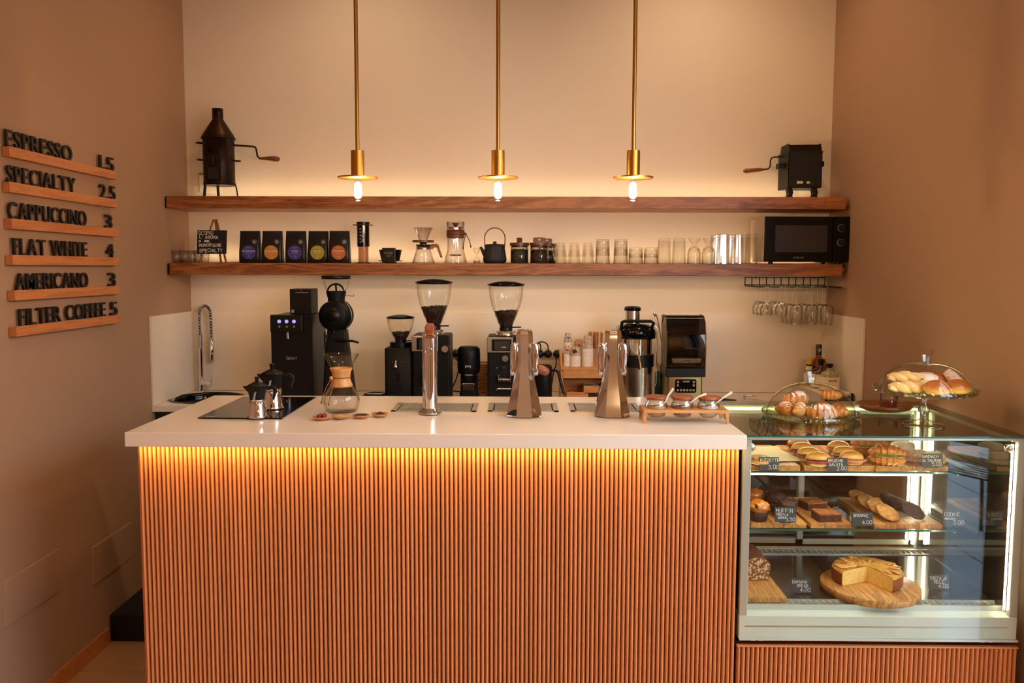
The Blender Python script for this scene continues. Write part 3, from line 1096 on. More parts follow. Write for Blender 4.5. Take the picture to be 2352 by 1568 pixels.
# shot glasses
shot_prof = wall_glass([(0.019, 0), (0.020, 0.002), (0.0225, 0.03), (0.026, 0.066)], 0.0018)
shot_prof[-1] = (0, 0.012)
shot_me = MB().lathe(shot_prof, 24).mesh('shot_glass')
SHOT = [(407, 4.55, 'leftmost'), (424, 4.56, 'second'), (441, 4.55, 'third'), (456, 4.56, 'fourth'), (471, 4.62, 'rightmost')]
for (px, Y, w_) in SHOT:
    tag(put('shot_glass', shot_me, 'clear_glass', None, (shelf_x(px, Y), Y, SH0)), '%s small shot glass in the front row by the chalkboard easel' % w_, 'glass', 'small shot glasses at the left end of the shelf')
for (px, Y, w_) in ((415, 4.65, 'left'), (433, 4.65, 'middle'), (452, 4.69, 'right')):
    tag(put('shot_glass', shot_me, 'clear_glass', None, (shelf_x(px, Y), Y, SH0)), '%s small shot glass of the back row behind the front shot glasses' % w_, 'glass', 'small shot glasses at the left end of the shelf')

# easel and chalkboard
X = shelf_x(500)
ez = thing('mini_easel', 'small wooden tripod easel standing on the lower shelf', 'easel', (X, 4.58, SH0))
zt = 99 * u
MB().tube([(-30 * u, -.05, 0), (-4 * u, 0, zt)], 2.4 * u, 4).build('leg', 'easel_wood', ez)
MB().tube([(30 * u, -.05, 0), (3 * u, 0, zt)], 2.4 * u, 4).build('leg', 'easel_wood', ez)
MB().tube([(2 * u, .06, 0), (-.5 * u, .004, zt * .97)], 2.4 * u, 4).build('leg', 'easel_wood', ez)
MB().box(-5 * u, 4 * u, -.006, .006, zt * .93, zt).build('head_block', 'easel_wood', ez)
cb = thing('chalkboard', 'small black chalkboard with white handwriting leaning on the easel', 'sign', (X, 4.512, SH0 + 20 * u))
cb.rotation_euler = (R(-9), 0, 0)
MB().box(-33.5 * u, 33.5 * u, -.002, .002, 0, 54 * u).build('slate', 'chalkboard', cb)
chalk_lines([('SCOPRi', -31 * u, 44 * u, 7.5 * u), ("L' AROMA", -28 * u, 34.5 * u, 7 * u), ('Di', -29 * u, 27 * u, 4 * u), ('OGNi', -17 * u, 27 * u, 4 * u), ('MONORiGiNE', -28 * u, 16.5 * u, 6.6 * u), ('SPECIALTY', -27 * u, 4 * u, 7.2 * u)], cb, 0, 0, 1.0 * u, loc=(0, -.0026, 0), seed=4)

# coffee bags
BAGS = [(576.5, 'NICARAGUA', 'label_purple', 'purple', 4.58), (627.5, 'COLOMBIA', 'label_orange', 'light orange', 4.58), (681.5, 'CUBA', 'label_purple', 'purple', 4.58),
        (733, 'BRAZIL', 'label_olive', 'olive yellow', 4.58), (781, 'ETHIOPIA', 'label_rust', 'rust orange', 4.55)]


def bag(k, px, name, lm, cw, Y):
    t = thing('coffee_bag', 'black coffee bag with a round %s label reading %s' % (cw, name), 'bag', (shelf_x(px, Y), Y, SH0), 0, 'black coffee bags on the lower shelf')
    rnd = random.Random(k)
    hw, h = 23.8 * u, 73 * u
    rings = []
    for (z, kx, ky) in ((0, .98, .030), (.006, 1.0, .034), (.05, .99, .034), (.10, .97, .026), (.14, .965, .012), (.158, .965, .0035), (h, .965, .0025)):
        rings.append([(x, y, z) for x, y in rrect(hw * kx, ky, min(.012, ky * .8), 4)])
    for r_ in rings[2:5]:
        for i, p in enumerate(r_):
            r_[i] = (p[0], p[1] + noise.noise(Vector((p[0] * 40, p[2] * 40, k * 3.3))) * .004, p[2])
    b = MB().loft(rings).build('pouch', 'bag_black', t)
    MB().box(-hw * .96, hw * .96, -.0033, .0033, h - .012, h).build('top_seal', 'bag_black', t, bevel=.001)
    lz = 24 * u
    lb = MB().lathe([(0, 0), (16 * u, 0)], 40, T(0, -.0362, lz, R(90))).build('label', lm, t)
    printed(name, 5.4 * u, 'print_white', t, (0, -.0368, lz + 1 * u))
    printed('SPECIALTY', 2.2 * u, 'print_white', t, (0, -.0368, lz + 9.5 * u), name='small_print')
    printed('SINGLE ORIGIN', 1.9 * u, 'print_white', t, (0, -.0368, lz - 2.6 * u), name='small_print')
    printed('250 g', 2.2 * u, 'print_white', t, (0, -.0368, lz - 9 * u), name='small_print')
    em = MB()
    ex, ez_ = 13.5 * u, 48 * u
    em.lathe([(4.4 * u, 0), (4.8 * u, 0)], 20, T(ex, -.0345, ez_, R(84)))
    for (ax, az) in ((0, 1.6), (-1.6, -.9), (1.6, -.9)):
        em.lathe([(0, 0), (1.25 * u, 0)], 10, T(ex + ax * u, -.0345, ez_ + az * u, R(84)))
    em.build('emblem', 'print_white', t)


for k, b_ in enumerate(BAGS):
    bag(k, *b_)

# press-style brewer (two nested tubes)
t = thing('plunger_brewer', 'tall smoky translucent plunger coffee brewer beside the last coffee bag', 'coffee maker', (shelf_x(835), YS, SH0))
MB().cyl(16 * u, 0, 2 * u, 32).build('foot', 'black_plastic', t)
MB().lathe([(11.5 * u, 2 * u), (11.5 * u, 40 * u)], 32).build('inner_tube', 'smoked_light', t)
MB().cyl(11 * u, 38 * u, 42 * u, 24).cyl(11 * u, 55 * u, 58 * u, 24).build('plunger', 'black_plastic', t)
MB().lathe([(14 * u, 38 * u), (14 * u, 86 * u)], 32).build('outer_tube', 'smoked', t)
MB().hprism(rrect(22.5 * u, 12 * u, 6 * u), 86 * u, 88 * u).build('flange', 'smoke_plastic', t)
MB().cyl(15 * u, 88 * u, 94 * u, 32).build('cap', 'black_plastic', t, bevel=.001)
mk = MB()
for k in range(5):
    mk.lathe([(1.2 * u, 0), (1.7 * u, 0)], 12, T(-4 * u, -14.2 * u, (48 + 7.5 * k) * u, R(90)))
mk.build('volume_marks', 'print_white', t)
printed('AeroPress', 6 * u, 'print_white', t, (2.6 * u, -14.3 * u, 61 * u), (0, -PI / 2, 0))

# black dripper
t = thing('dripper', 'squat black plastic coffee dripper with wide rim and side wings', 'dripper', (shelf_x(897), YS, SH0))
MB().cyl(14 * u, 0, 5 * u, 32).build('base', 'black_plastic', t)
MB().cyl(27.5 * u, 5 * u, 6.5 * u, 40).build('flange', 'black_plastic', t)
MB().lathe([(20 * u, 6.5 * u), (21 * u, 8 * u), (26.5 * u, 31 * u), (27 * u, 31 * u), (25 * u, 31 * u), (19 * u, 9 * u)], 40).build('cup', 'black_plastic', t)
MB().box(-15 * u, 15 * u, -27.5 * u, -14 * u, 1 * u, 35 * u).build('front_plate', 'black_plastic', t, bevel=.003)
printed('noop', 9 * u, 'print_grey', t, (0, -27.7 * u, 21 * u))
MB().box(-4 * u, 4 * u, -27.8 * u, -27.6 * u, 15.5 * u, 17 * u).build('badge', 'label_olive', t)

# glass carafe with ribbed glass dripper
t = thing('carafe', 'glass coffee carafe with ribbed glass cone dripper and wooden handle', 'carafe', (shelf_x(972.5), YS, SH0))
MB().lathe(wall_glass([(26 * u, 0), (26.5 * u, 1 * u), (17 * u, 30 * u), (16.5 * u, 32 * u), (16.5 * u, 44 * u)], .0016), 40).build('flask', 'clear_glass', t)
MB().lathe([(17 * u, 32 * u), (17 * u, 42 * u), (16.7 * u, 42 * u), (16.7 * u, 32 * u)], 32).build('collar', 'steel', t)
MB().cyl(25 * u, 48 * u, 53 * u, 40).build('dripper_ring', 'walnut', t, bevel=.001)
MB().lathe([(8 * u, 38 * u), (9 * u, 47 * u), (8 * u, 48 * u)], 24).build('outlet', 'chrome', t)
MB().lathe([(8 * u, 53 * u), (10 * u, 55 * u), (23.5 * u, 82 * u), (23.7 * u, 82 * u), (22.8 * u, 82 * u), (9.3 * u, 55 * u)], 48, wob=lambda a, z: 1 + .035 * math.cos(14 * a + z * 25)).build('cone', 'clear_glass', t)
MB().prism([(15 * u, 33 * u), (21 * u, 32 * u), (26 * u, 37 * u), (31 * u, 36 * u), (39 * u, 14 * u), (43.5 * u, 13 * u), (44 * u, 15 * u), (35 * u, 43 * u), (30 * u, 45 * u), (20 * u, 44 * u), (15 * u, 42 * u)], -3.2 * u, 3.2 * u).build('handle', 'handle_wood', t, bevel=.002)
MB().blob(1.4 * u, 1 * u, 1.4 * u, 8, 6).build('screw', 'chrome', t, (19 * u, -3.6 * u, 36 * u))
MB().blob(1.4 * u, 1 * u, 1.4 * u, 8, 6).build('screw', 'chrome', t, (23 * u, -3.6 * u, 38 * u))
for k in range(3):
    MB().lathe([(0, 0), (.8 * u, 0)], 8, T(0, -(26 - (k * 6 + 10) * .32) * u - .0004, (9 + k * 6.3) * u, R(72))).build('volume_mark', 'print_white', t)

# glass press with leather band
t = thing('coffee_press', 'double glass coffee press with wooden band, plunger and black cord', 'coffee maker', (shelf_x(1046.5), YS, SH0))
MB().lathe(wall_glass([(26 * u, 0), (26.5 * u, 2 * u), (23 * u, 18 * u), (19.5 * u, 30 * u), (19 * u, 58 * u), (20 * u, 76 * u), (21 * u, 95 * u)], .0016), 40).build('flask', 'clear_glass', t)
MB().lathe([(20.3 * u, 58 * u), (21 * u, 68 * u), (20.7 * u, 76 * u), (20 * u, 76 * u), (20 * u, 58 * u)], 40).build('band', 'leather', t)
MB().lathe([(21.2 * u + .0012 * math.cos(a), 66 * u + .0012 * math.sin(a)) for a in [2 * PI * i / 8 for i in range(9)]], 32).build('cord', 'cord_black', t)
MB().blob(3.2 * u, 3.2 * u, 3.2 * u, 12, 8).build('toggle', 'leather', t, (23 * u, -6 * u, 64 * u))
MB().tube([(24 * u, -7 * u, 66 * u), (20 * u, -9 * u, 50 * u), (18 * u, -9 * u, 36 * u)], .9 * u, 6).tube([(24 * u, -7 * u, 66 * u), (33 * u, -8 * u, 52 * u), (35.5 * u, -8 * u, 38 * u)], .9 * u, 6).blob(1.8 * u, 1.8 * u, 2 * u, 8, 6, M=T(18 * u, -9 * u, 33 * u)).blob(1.8 * u, 1.8 * u, 2 * u, 8, 6, M=T(35.5 * u, -8 * u, 36 * u)).build('tie', 'cord_black', t)
MB().cyl(18.5 * u, 81 * u, 83 * u, 32).build('lid', 'walnut', t)
MB().lathe([(17.5 * u, 78 * u), (17.5 * u, 81 * u)], 32).build('lid_seal', 'chrome', t)
MB().lathe([(0, 84 * u), (3 * u, 84 * u), (8.5 * u, 92 * u), (8 * u, 92.6 * u), (0, 92.6 * u)], 24).build('knob', 'walnut', t)
MB().cyl(1.1 * u, 18 * u, 84 * u, 10).build('rod', 'chrome', t)
MB().lathe([(0, 18 * u), (4 * u, 16.5 * u), (15 * u, 18.5 * u), (15 * u, 20.5 * u), (0, 21.5 * u)], 32).build('plunger_disc', 'chrome', t)

# hourglass
t = thing('hourglass', 'small clear hourglass timer between the press and the black teapot', 'timer', (shelf_x(1095.5), 4.57, SH0))
MB().lathe([(0, 0), (7.5 * u, 0), (8.3 * u, 3 * u), (7 * u, 9 * u), (1 * u, 18 * u), (6 * u, 26 * u), (7.7 * u, 32 * u), (7 * u, 35 * u), (0, 35.5 * u)], 28).build('glass_body', 'clear_glass', t)
MB().lathe([(0, .6 * u), (7 * u, .8 * u), (7.6 * u, 3 * u), (6.8 * u, 6 * u), (0, 6.3 * u)], 24).build('sand', 'sand', t)

# cast iron teapot
t = thing('teapot', 'black ribbed cast iron teapot with brown arched handle', 'teapot', (shelf_x(1136.5), YS, SH0))
rib = lambda a, z: 1 + (.022 * math.cos(36 * a) if .004 < z < 42 * u else 0)
MB().lathe([(0, 0), (20 * u, 0), (25 * u, 3 * u), (26.5 * u, 9 * u), (26 * u, 14 * u), (22 * u, 38 * u), (21 * u, 43 * u), (19.5 * u, 44 * u), (0, 45.5 * u)], 144, wob=rib).build('body', 'cast_iron', t)
MB().lathe([(4.2 * u, 45 * u), (4 * u, 50 * u), (3.4 * u, 50.5 * u), (0, 50.5 * u)], 16).build('lid_knob', 'cast_iron', t)
MB().tube([(-22 * u, 0, 20 * u), (-27 * u, 0, 28 * u), (-33 * u, 0, 38 * u)], [6 * u, 4.4 * u, 2.6 * u], 12).build('spout', 'cast_iron', t)
hp = [(-22 * u, 0, 37 * u), (-23 * u, 0, 44 * u), (-23.5 * u, 0, 58 * u)] + [(x, 0, z) for x, z in arc(0, 58 * u, 23.5 * u, PI, 0, 14)][1:] + [(23 * u, 0, 44 * u), (22 * u, 0, 37 * u)]
MB().tube(hp, 1.25 * u, 8).build('handle', 'leather', t)
for sx in (-1, 1):
    MB().box(sx * 22 * u - 1.5 * u, sx * 22 * u + 1.5 * u, -2.5 * u, 2.5 * u, 36 * u, 44 * u).build('handle_lug', 'cast_iron', t, bevel=.001)


def jar(px, Y, fill, fh, label, kz=1.0):
    t = thing('storage_jar', label, 'jar', (shelf_x(px, Y), Y, SH0), 0, 'glass tea jars with wooden lids')
    r_ = 20.5 * u
    MB().lathe(wall_glass([(r_ - .003, 0), (r_, .003), (r_, 40 * u)], .0018), 40).build('glass_body', 'clear_glass', t)
    m = MB().lathe([(0, .003), (r_ * .95, .003), (r_ * .95, fh * u * .9), (r_ * .7, fh * u), (0, fh * 1.02 * u)], 32, wob=lambda a, z: 1 + .04 * noise.noise(Vector((math.cos(a) * 4, math.sin(a) * 4, z * 90))) if z < fh * u * .89 else 1)
    rnd = random.Random(int(px))
    for _ in range(120):
        a, q = rnd.uniform(0, 2 * PI), r_ * .9 * math.sqrt(rnd.random())
        m.tube([(q * math.cos(a), q * math.sin(a), fh * u * (1.0 - .08 * q / r_)), (q * math.cos(a) + rnd.uniform(-.004, .004), q * math.sin(a), fh * u * 1.0 + rnd.uniform(.001, .004))], .0008, 3)
    stuff(m.build('tea_leaves', fill, t))
    MB().cyl(r_ * .9, 37 * u, 40 * u, 32).build('lid_seal', 'smoke_plastic', t)
    ld = MB().cyl(22 * u, 40.5 * u, 47 * u, 40).build('lid', 'walnut', t, bevel=.002)
    hx, hz = 7.5 * u * kz, 12 * u
    # knob with a finger hole through it
    ring, hole = [], []
    for i in range(24):
        a = 2 * PI * i / 24
        c, s_ = math.cos(a), math.sin(a)
        k = 1 / max(abs(c), abs(s_)) ** .8
        ring.append((hx * c * k, 53 * u + 6 * u * s_ * k))
        hole.append((2.4 * u * c, 54 * u + 2.4 * u * s_))
    kb = MB()
    n = 24
    for y, rev in ((-4 * u, False), (4 * u, True)):
        f = [(i, (i + 1) % n, (i + 1) % n + n, i + n) for i in range(n)]
        kb.add([(x, y, z) for x, z in ring + hole], [tuple(reversed(q)) for q in f] if rev else f, False)
    f = [(i, i + n, (i + 1) % n + n, (i + 1) % n) for i in range(n)]
    kb.add([(x, -4 * u, z) for x, z in ring] + [(x, 4 * u, z) for x, z in ring], f, True)
    kb.add([(x, -4 * u, z) for x, z in hole] + [(x, 4 * u, z) for x, z in hole], [tuple(reversed(q)) for q in f], True)
    kb.build('knob', 'walnut', ld, (0, 0, 0), (0, 0, R(0 if kz > 1 else 70)))


jar(1193, 4.57, 'tea_green', 32, 'glass jar of green tea leaves with wooden lid, right beside the teapot')
jar(1238.5, 4.55, 'tea_black', 31, 'glass jar of black tea leaves with wooden lid, second from the teapot', 1.9)
jar(1256, 4.70, 'tea_black', 30, 'glass tea jar mostly hidden behind the black tea jar', 1.6)

# ---- glasses on the shelf (all upside down)


def glass_thing(name, me, px, Y, z, label, group, sx=1.0):
    o = put(name, me, 'clear_glass', None, (shelf_x(px, Y), Y, SH0 + z))
    return tag(o, label, 'glass', group)


def upturned(rim, base, h, th=.0022, foot=.009):
    p = [(rim - th, 0), (rim, 0), (rim + (base - rim) * .85, h * .85), (base, h - .002), (base - .002, h), (0, h), (0, h - foot), (base - th * 1.6, h - foot), (rim - th, 0)]
    return p


oct_me = MB().lathe(upturned(16 * u, 10.8 * u, 31 * u, foot=.012), 8, M=T(rz=R(22.5)), smooth=False).mesh('rocks_glass')
for k, (px, w_) in enumerate(((1287, 'first'), (1318.5, 'second'), (1350, 'third'))):
    glass_thing('rocks_glass', oct_me, px, 4.58, 0, 'lower faceted rocks glass of the %s stack from the tea jars' % w_, 'faceted rocks glasses stacked upside down')
    glass_thing('rocks_glass', oct_me, px, 4.58, 16 * u, 'upper faceted rocks glass of the %s stack from the tea jars' % w_, 'faceted rocks glasses stacked upside down')
tum_me = MB().lathe(upturned(16.5 * u, 15 * u, 37 * u), 32).mesh('tumbler')
for px, w_ in ((1384, 'left'), (1425.5, 'right')):
    glass_thing('tumbler', tum_me, px, 4.57, 0, 'lower straight tumbler of the %s tall two-glass stack' % w_, 'straight tumblers stacked upside down')
    glass_thing('tumbler', tum_me, px, 4.57, 18 * u, 'upper straight tumbler of the %s tall two-glass stack' % w_, 'straight tumblers stacked upside down')
low_me = MB().lathe(upturned(16.5 * u, 15.5 * u, 23 * u), 32).mesh('low_tumbler')
for px, w_ in ((1460, 'left'), (1495, 'right')):
    glass_thing('low_tumbler', low_me, px, 4.57, 0, 'lower low tumbler of the %s short two-glass stack' % w_, 'low tumblers stacked upside down')
    glass_thing('low_tumbler', low_me, px, 4.57, 14 * u, 'upper low tumbler of the %s short two-glass stack' % w_, 'low tumblers stacked upside down')
hi_me = MB().lathe(upturned(16.5 * u, 14 * u, 58 * u, foot=.014), 12, smooth=False).mesh('highball_glass')
for px, w_ in ((1525, 'left'), (1559.5, 'right')):
    glass_thing('highball_glass', hi_me, px, 4.58, 0, '%s fluted highball glass standing before the handled mugs' % w_, 'fluted highball glasses')
for px, w_ in ((1592, 'left'), (1625, 'right')):
    t = thing('handled_glass', '%s footed glass mug with handle, upside down' % w_, 'glass', (shelf_x(px), 4.58, SH0), R(-62), 'footed handled glass mugs')
    MB().lathe([(14.5 * u, 0), (15 * u, 0), (15 * u, 26 * u), (12 * u, 36 * u), (5 * u, 41 * u), (5 * u, 45 * u), (12 * u, 53 * u), (13.5 * u, 58 * u), (0, 58 * u), (0, 40 * u), (11 * u, 34 * u), (14 * u, 25 * u), (14.5 * u, 0)], 32).build('glass_body', 'clear_glass', t)
    MB().tube([(14 * u, -3 * u, 10 * u), (20 * u, -5 * u, 10 * u), (24 * u, -6 * u, 16 * u), (24 * u, -6 * u, 26 * u), (20 * u, -5 * u, 33 * u), (14 * u, -3 * u, 33 * u)], 1.5 * u, 8).build('handle', 'clear_glass', t)
tall_me = MB().lathe(upturned(15.5 * u, 12.5 * u, 67 * u, foot=.016), 10, smooth=False).mesh('tall_glass')
for (px, Y, w_) in ((1660, 4.54, 'front left'), (1693, 4.54, 'front middle'), (1725, 4.54, 'front right'), (1644, 4.66, 'back left'), (1678, 4.66, 'back middle'), (1710, 4.66, 'back right')):
    glass_thing('tall_glass', tall_me, px, Y, 0, '%s tall ribbed glass in the cluster beside the microwave' % w_, 'tall ribbed glasses beside the microwave')

# ---- microwave
A, B = at(1757, 497, 4.48), at(1948, 602, 4.48)
t = thing('microwave', 'black fronted microwave oven with two round dials at the right end of the shelf', 'microwave', ((A.x + B.x) / 2, 4.48, SH0))
hw = (B.x - A.x) / 2
h0, h1 = .012, A.z - SH0
MB().box(-hw, hw, .012, .28, h0, h1).build('cabinet', 'microwave_grey', t, bevel=.004)
MB().box(-hw * .985, hw * .985, .01, .278, h1 - .002, h1 + .001).build('top_panel', 'white_plastic', t)
xs = hw - 37 * mpp(4.48, 1.8)
dr = MB().box(-hw, xs - .0015, -.006, .012, h0, h1).build('door', 'black_gloss', t, bevel=.004)
MB().box(-hw + .055, xs - .03, -.0068, -.0062, h0 + .05, h1 - .045).build('window', 'screen', dr, bevel=.004)
printed('SAMSUNG', .0125, 'print_grey', dr, ((-hw + xs) / 2, -.0068, h0 + .018))
cp = MB().box(xs + .0005, hw, -.006, .012, h0, h1).build('control_panel', 'black_gloss', t, bevel=.003)
for z in (.175, .100):
    MB().lathe([(.0175, 0), (.0195, 0), (.0195, .004), (.0175, .004), (.0175, 0)], 32, T((xs + hw) / 2 - .002, -.0065, z + h0, R(90))).build('dial_ring', 'chrome', cp)
    MB().cyl(.0170, 0, .012, 32, T((xs + hw) / 2 - .002, -.0065, z + h0, R(90))).build('dial', 'black_plastic', cp)
vn = MB()
for i in range(5):
    for j in range(5):
        vn.cbox(-hw - .0004, .055 + i * .014, h0 + .035 + j * .012, .001, .006, .006)
vn.build('vent_slots', 'platform_black', t)
pn = MB().box(-hw - .003, -hw, .04, .24, h0 + .02, h1 - .03).build('side_panel', 'microwave_grey', t, bevel=.003)
for x in (-hw * .8, hw * .8):
    for y in (.03, .25):
        MB().cyl(.012, 0, h0, 12).build('foot', 'black_plastic', t, (x, y, 0))

# ---- hanging glass rack
zr = 1.603
t = thing('glass_rack', 'black wire stemware rack hung under the shelf below the microwave', 'rack', (0, 0, 0))
xs_b = [at(1720 + k * 33.6, 655, 4.73).x for k in range(6)]
for k, x in enumerate(xs_b):
    g = .019
    xf = x
    MB().tube([(x - g, 4.74, 1.66), (x - g, 4.74, zr + .002), (x - g, 4.72, zr), (x - g, 4.50, zr), (x - g * .7, 4.478, zr), (x, 4.470, zr), (x + g * .7, 4.478, zr), (x + g, 4.50, zr), (x + g, 4.72, zr), (x + g, 4.74, zr + .002), (x + g, 4.74, 1.66)], .0028, 6).build('prong', 'black_iron', t)
MB().tube([(xs_b[0] - .02, 4.744, 1.652), (xs_b[-1] + .02, 4.744, 1.652)], .003, 6).build('cross_wire', 'black_iron', t)
MB().tube([(xs_b[0] - .02, 4.744, zr + .006), (xs_b[-1] + .02, 4.744, zr + .006)], .003, 6).build('cross_wire', 'black_iron', t)
for x in ((xs_b[0] + xs_b[1]) / 2, (xs_b[4] + xs_b[5]) / 2):
    MB().lathe([(.002, 0), (.006, 0), (.006, .003), (.002, .003)], 12, T(x, 4.743, 1.651, R(90))).build('screw_eye', 'black_iron', t)
gz = zr + .0035
wine = [(.033, .001), (.033, -.001 + .0022), (.006, .004), (.006, -.001), (.0036, -.012), (.0034, -.072), (.004, -.078), (.016, -.087), (.028, -.108), (.0315, -.130), (.029, -.158), (.0285, -.158), (.031, -.130), (.0272, -.108), (.015, -.0885), (0, -.083)]
gob = [(.033, .001), (.033, .0012), (.006, .004), (.006, -.001), (.0036, -.012), (.0034, -.088), (.004, -.094), (.024, -.100), (.033, -.112), (.0335, -.15), (.030, -.205), (.0295, -.205), (.033, -.15), (.0325, -.112), (.023, -.1015), (0, -.097)]
wine_me, gob_me = MB().lathe(wine, 28).mesh('wine_glass'), MB().lathe(gob, 28).mesh('goblet')
lanes = [(xs_b[k] + xs_b[k + 1]) / 2 for k in range(5)]
depth = [(4.53, 'front'), (4.605, 'middle'), (4.68, 'rear')]
for k, x in enumerate(lanes):
    for (y, w_) in depth:
        if k < 2:
            tag(put('wine_glass', wine_me, 'clear_glass', None, (x, y, gz)), '%s hanging round wine glass in the %s lane of the rack' % (w_, ('first', 'second')[k]), 'glass', 'stemmed glasses hanging in the rack')
        else:
            tag(put('goblet', gob_me, 'clear_glass', None, (x, y, gz)), '%s hanging tall goblet in the %s lane of the rack' % (w_, ('third', 'fourth', 'fifth')[k - 2]), 'glass', 'stemmed glasses hanging in the rack')

# ================================================================== machines on the back worktop
YM = 4.48
u = mpp(YM, 1.2)


def bx(px, Y=YM, py=850):
    return at(px, py, Y).x


def zz(py, Y=YM, px=1100):
    return at(px, py, Y).z - ZB


# ---- spring tap
Yt = 4.735
P = at(473, 892, Yt)
ut = mpp(Yt, 1.2)
t = thing('spring_tap', 'tall chrome kitchen tap with a coiled spring hose beside the sink', 'tap', (P.x, Yt, ZB))
z_ = lambda py: zz(py, Yt, 473)
xb = -10 * ut
MB().cyl(6.5 * ut, 0, 8 * ut, 24, T(xb)).cyl(5.5 * ut, 8 * ut, z_(800), 24, T(xb)).build('column', 'chrome', t)
MB().cyl(5 * ut, z_(800), z_(768), 20, T(xb)).build('hose_ferrule', 'steel', t)
arcp = [(xb, 0, z_(768)), (xb - .5 * ut, 0, z_(740))] + [(2.5 * ut + 13 * ut * math.cos(a), 0, z_(722) + 20 * ut * math.sin(a)) for a in [PI - PI * i / 14 for i in range(15)]] + [(16 * ut, 0, z_(745)), (16 * ut, 0, z_(778))]
MB().tube(arcp, 2.6 * ut, 10).build('hose', 'black_plastic', t)
fine = []
pv = [Vector(p) for p in arcp]
L = [0]
for a, b in zip(pv, pv[1:]):
    L.append(L[-1] + (b - a).length)


def along(s_):
    for i in range(len(pv) - 1):
        if s_ <= L[i + 1] or i == len(pv) - 2:
            k = (s_ - L[i]) / max(L[i + 1] - L[i], 1e-9)
            return pv[i].lerp(pv[i + 1], k), (pv[i + 1] - pv[i]).normalized()


turns = 44
for i in range(turns * 8):
    p, tg = along(L[-1] * i / (turns * 8 - 1))
    ny = Vector((0, 1, 0))
    nx = tg.cross(ny).normalized()
    a = 2 * PI * i / 8
    fine.append(p + (nx * math.cos(a) + ny * math.sin(a)) * 4.6 * ut)
MB().tube(fine, .75 * ut, 5).build('spring', 'chrome', t)
MB().lathe([(0, z_(832)), (5.5 * ut, z_(832)), (5.5 * ut, z_(800)), (4.5 * ut, z_(796)), (4.5 * ut, z_(776)), (0, z_(776))], 20, T(16 * ut)).build('spray_head', 'chrome', t)
MB().tube([(xb, 0, z_(788)), (16 * ut, 0, z_(793))], 1.6 * ut, 8).build('hose_clip', 'chrome', t)
MB().tube([(xb, 0, z_(879)), (14 * ut, -.012, z_(881))], 6.5 * ut, 16).build('valve_body', 'chrome', t)
MB().tube([(15 * ut, -.012, z_(876)), (17 * ut, -.012, z_(850))], 1.4 * ut, 8).build('lever', 'chrome', t)

# ---- water dispenser
A, B = at(622, 722, 4.34), at(717, 722, 4.34)
t = thing('water_dispenser', 'tall black water dispenser with three glowing violet buttons by the sink', 'dispenser', ((A.x + B.x) / 2, 4.34, ZB))
hw, h = (B.x - A.x) / 2, A.z - ZB
ud = mpp(4.34, 1.2)
MB().box(-hw, hw, 0, .30, .012, h - .004).build('cabinet', 'steel_dark', t, bevel=.003)
MB().box(-hw, hw, -.006, 0, .012, h - .008).build('front_panel', 'black_gloss', t, bevel=.002)
MB().box(-hw + .004, hw - 20 * ud, -.03, 0, h - 40 * ud, h).build('control_head', 'black_plastic', t, bevel=.004)
for k, px in enumerate((640, 657, 674)):
    x = at(px, 735, 4.30).x - (A.x + B.x) / 2
    MB().lathe([(.0062, 0), (.0088, 0), (.0088, .003), (.0062, .003), (.0062, 0)], 20, T(x, -.0302, h - 15 * ud, R(90))).lathe([(0, .002), (.0045, .002)], 16, T(x, -.0302, h - 15 * ud, R(90))).build('glowing_button', 'led_button', t)
    MB().box(x - 2 * ud, x + 2 * ud, -.0306, -.030, h - 29 * ud, h - 25 * ud).build('pictogram', 'print_grey', t)
MB().cyl(3.3 * ud, h - 55 * ud, h - 40 * ud, 16, T(at(660, 768, 4.31).x - (A.x + B.x) / 2, -.018)).build('spout', 'chrome', t)
printed('BWT', 9.5 * ud, 'print_grey', t, (2 * ud, -.0066, h - 104 * ud))
MB().lathe([(1.6 * ud, 0), (2.6 * ud, 0)], 16, T(-10 * ud, -.0066, h - 101.5 * ud, R(90))).box(-12.6 * ud, -11.6 * ud, -.0067, -.0064, h - 101 * ud, h - 95 * ud).build('logo_mark', 'print_grey', t)
for x in (-hw * .8, hw * .8):
    for y in (.03, .26):
        MB().cyl(.012, 0, .012, 12).build('foot', 'black_plastic', t, (x, y, 0))
A2, B2 = at(665, 664, 4.40), at(716, 717, 4.40)
t2 = thing('receipt_printer', 'small black square receipt printer on top of the water dispenser', 'printer', ((A2.x + B2.x) / 2, 4.40, ZB + h - .004))
hw2, h2 = (B2.x - A2.x) / 2, A2.z - ZB - h + .006
MB().box(-hw2, hw2, 0, .14, .002, h2).build('body', 'black_matte', t2, bevel=.003)
MB().box(-hw2 + .001, hw2 - .001, -.003, 0, .003, h2 - .002).build('front_cover', 'black_plastic', t2, bevel=.001)
MB().box(-hw2 * .45, hw2 * .75, -.0042, -.003, h2 - .020, h2 - .018).build('paper_slot', 'print_grey', t2)
MB().box(-hw2 * .85, -hw2 * .6, -.0036, -.003, .010, .026).build('sticker', 'print_grey', t2)
MB().blob(.0016, .001, .0016, 8, 6).build('status_light', 'print_white', t2, (hw2 * .1, -.0034, h2 - .009))

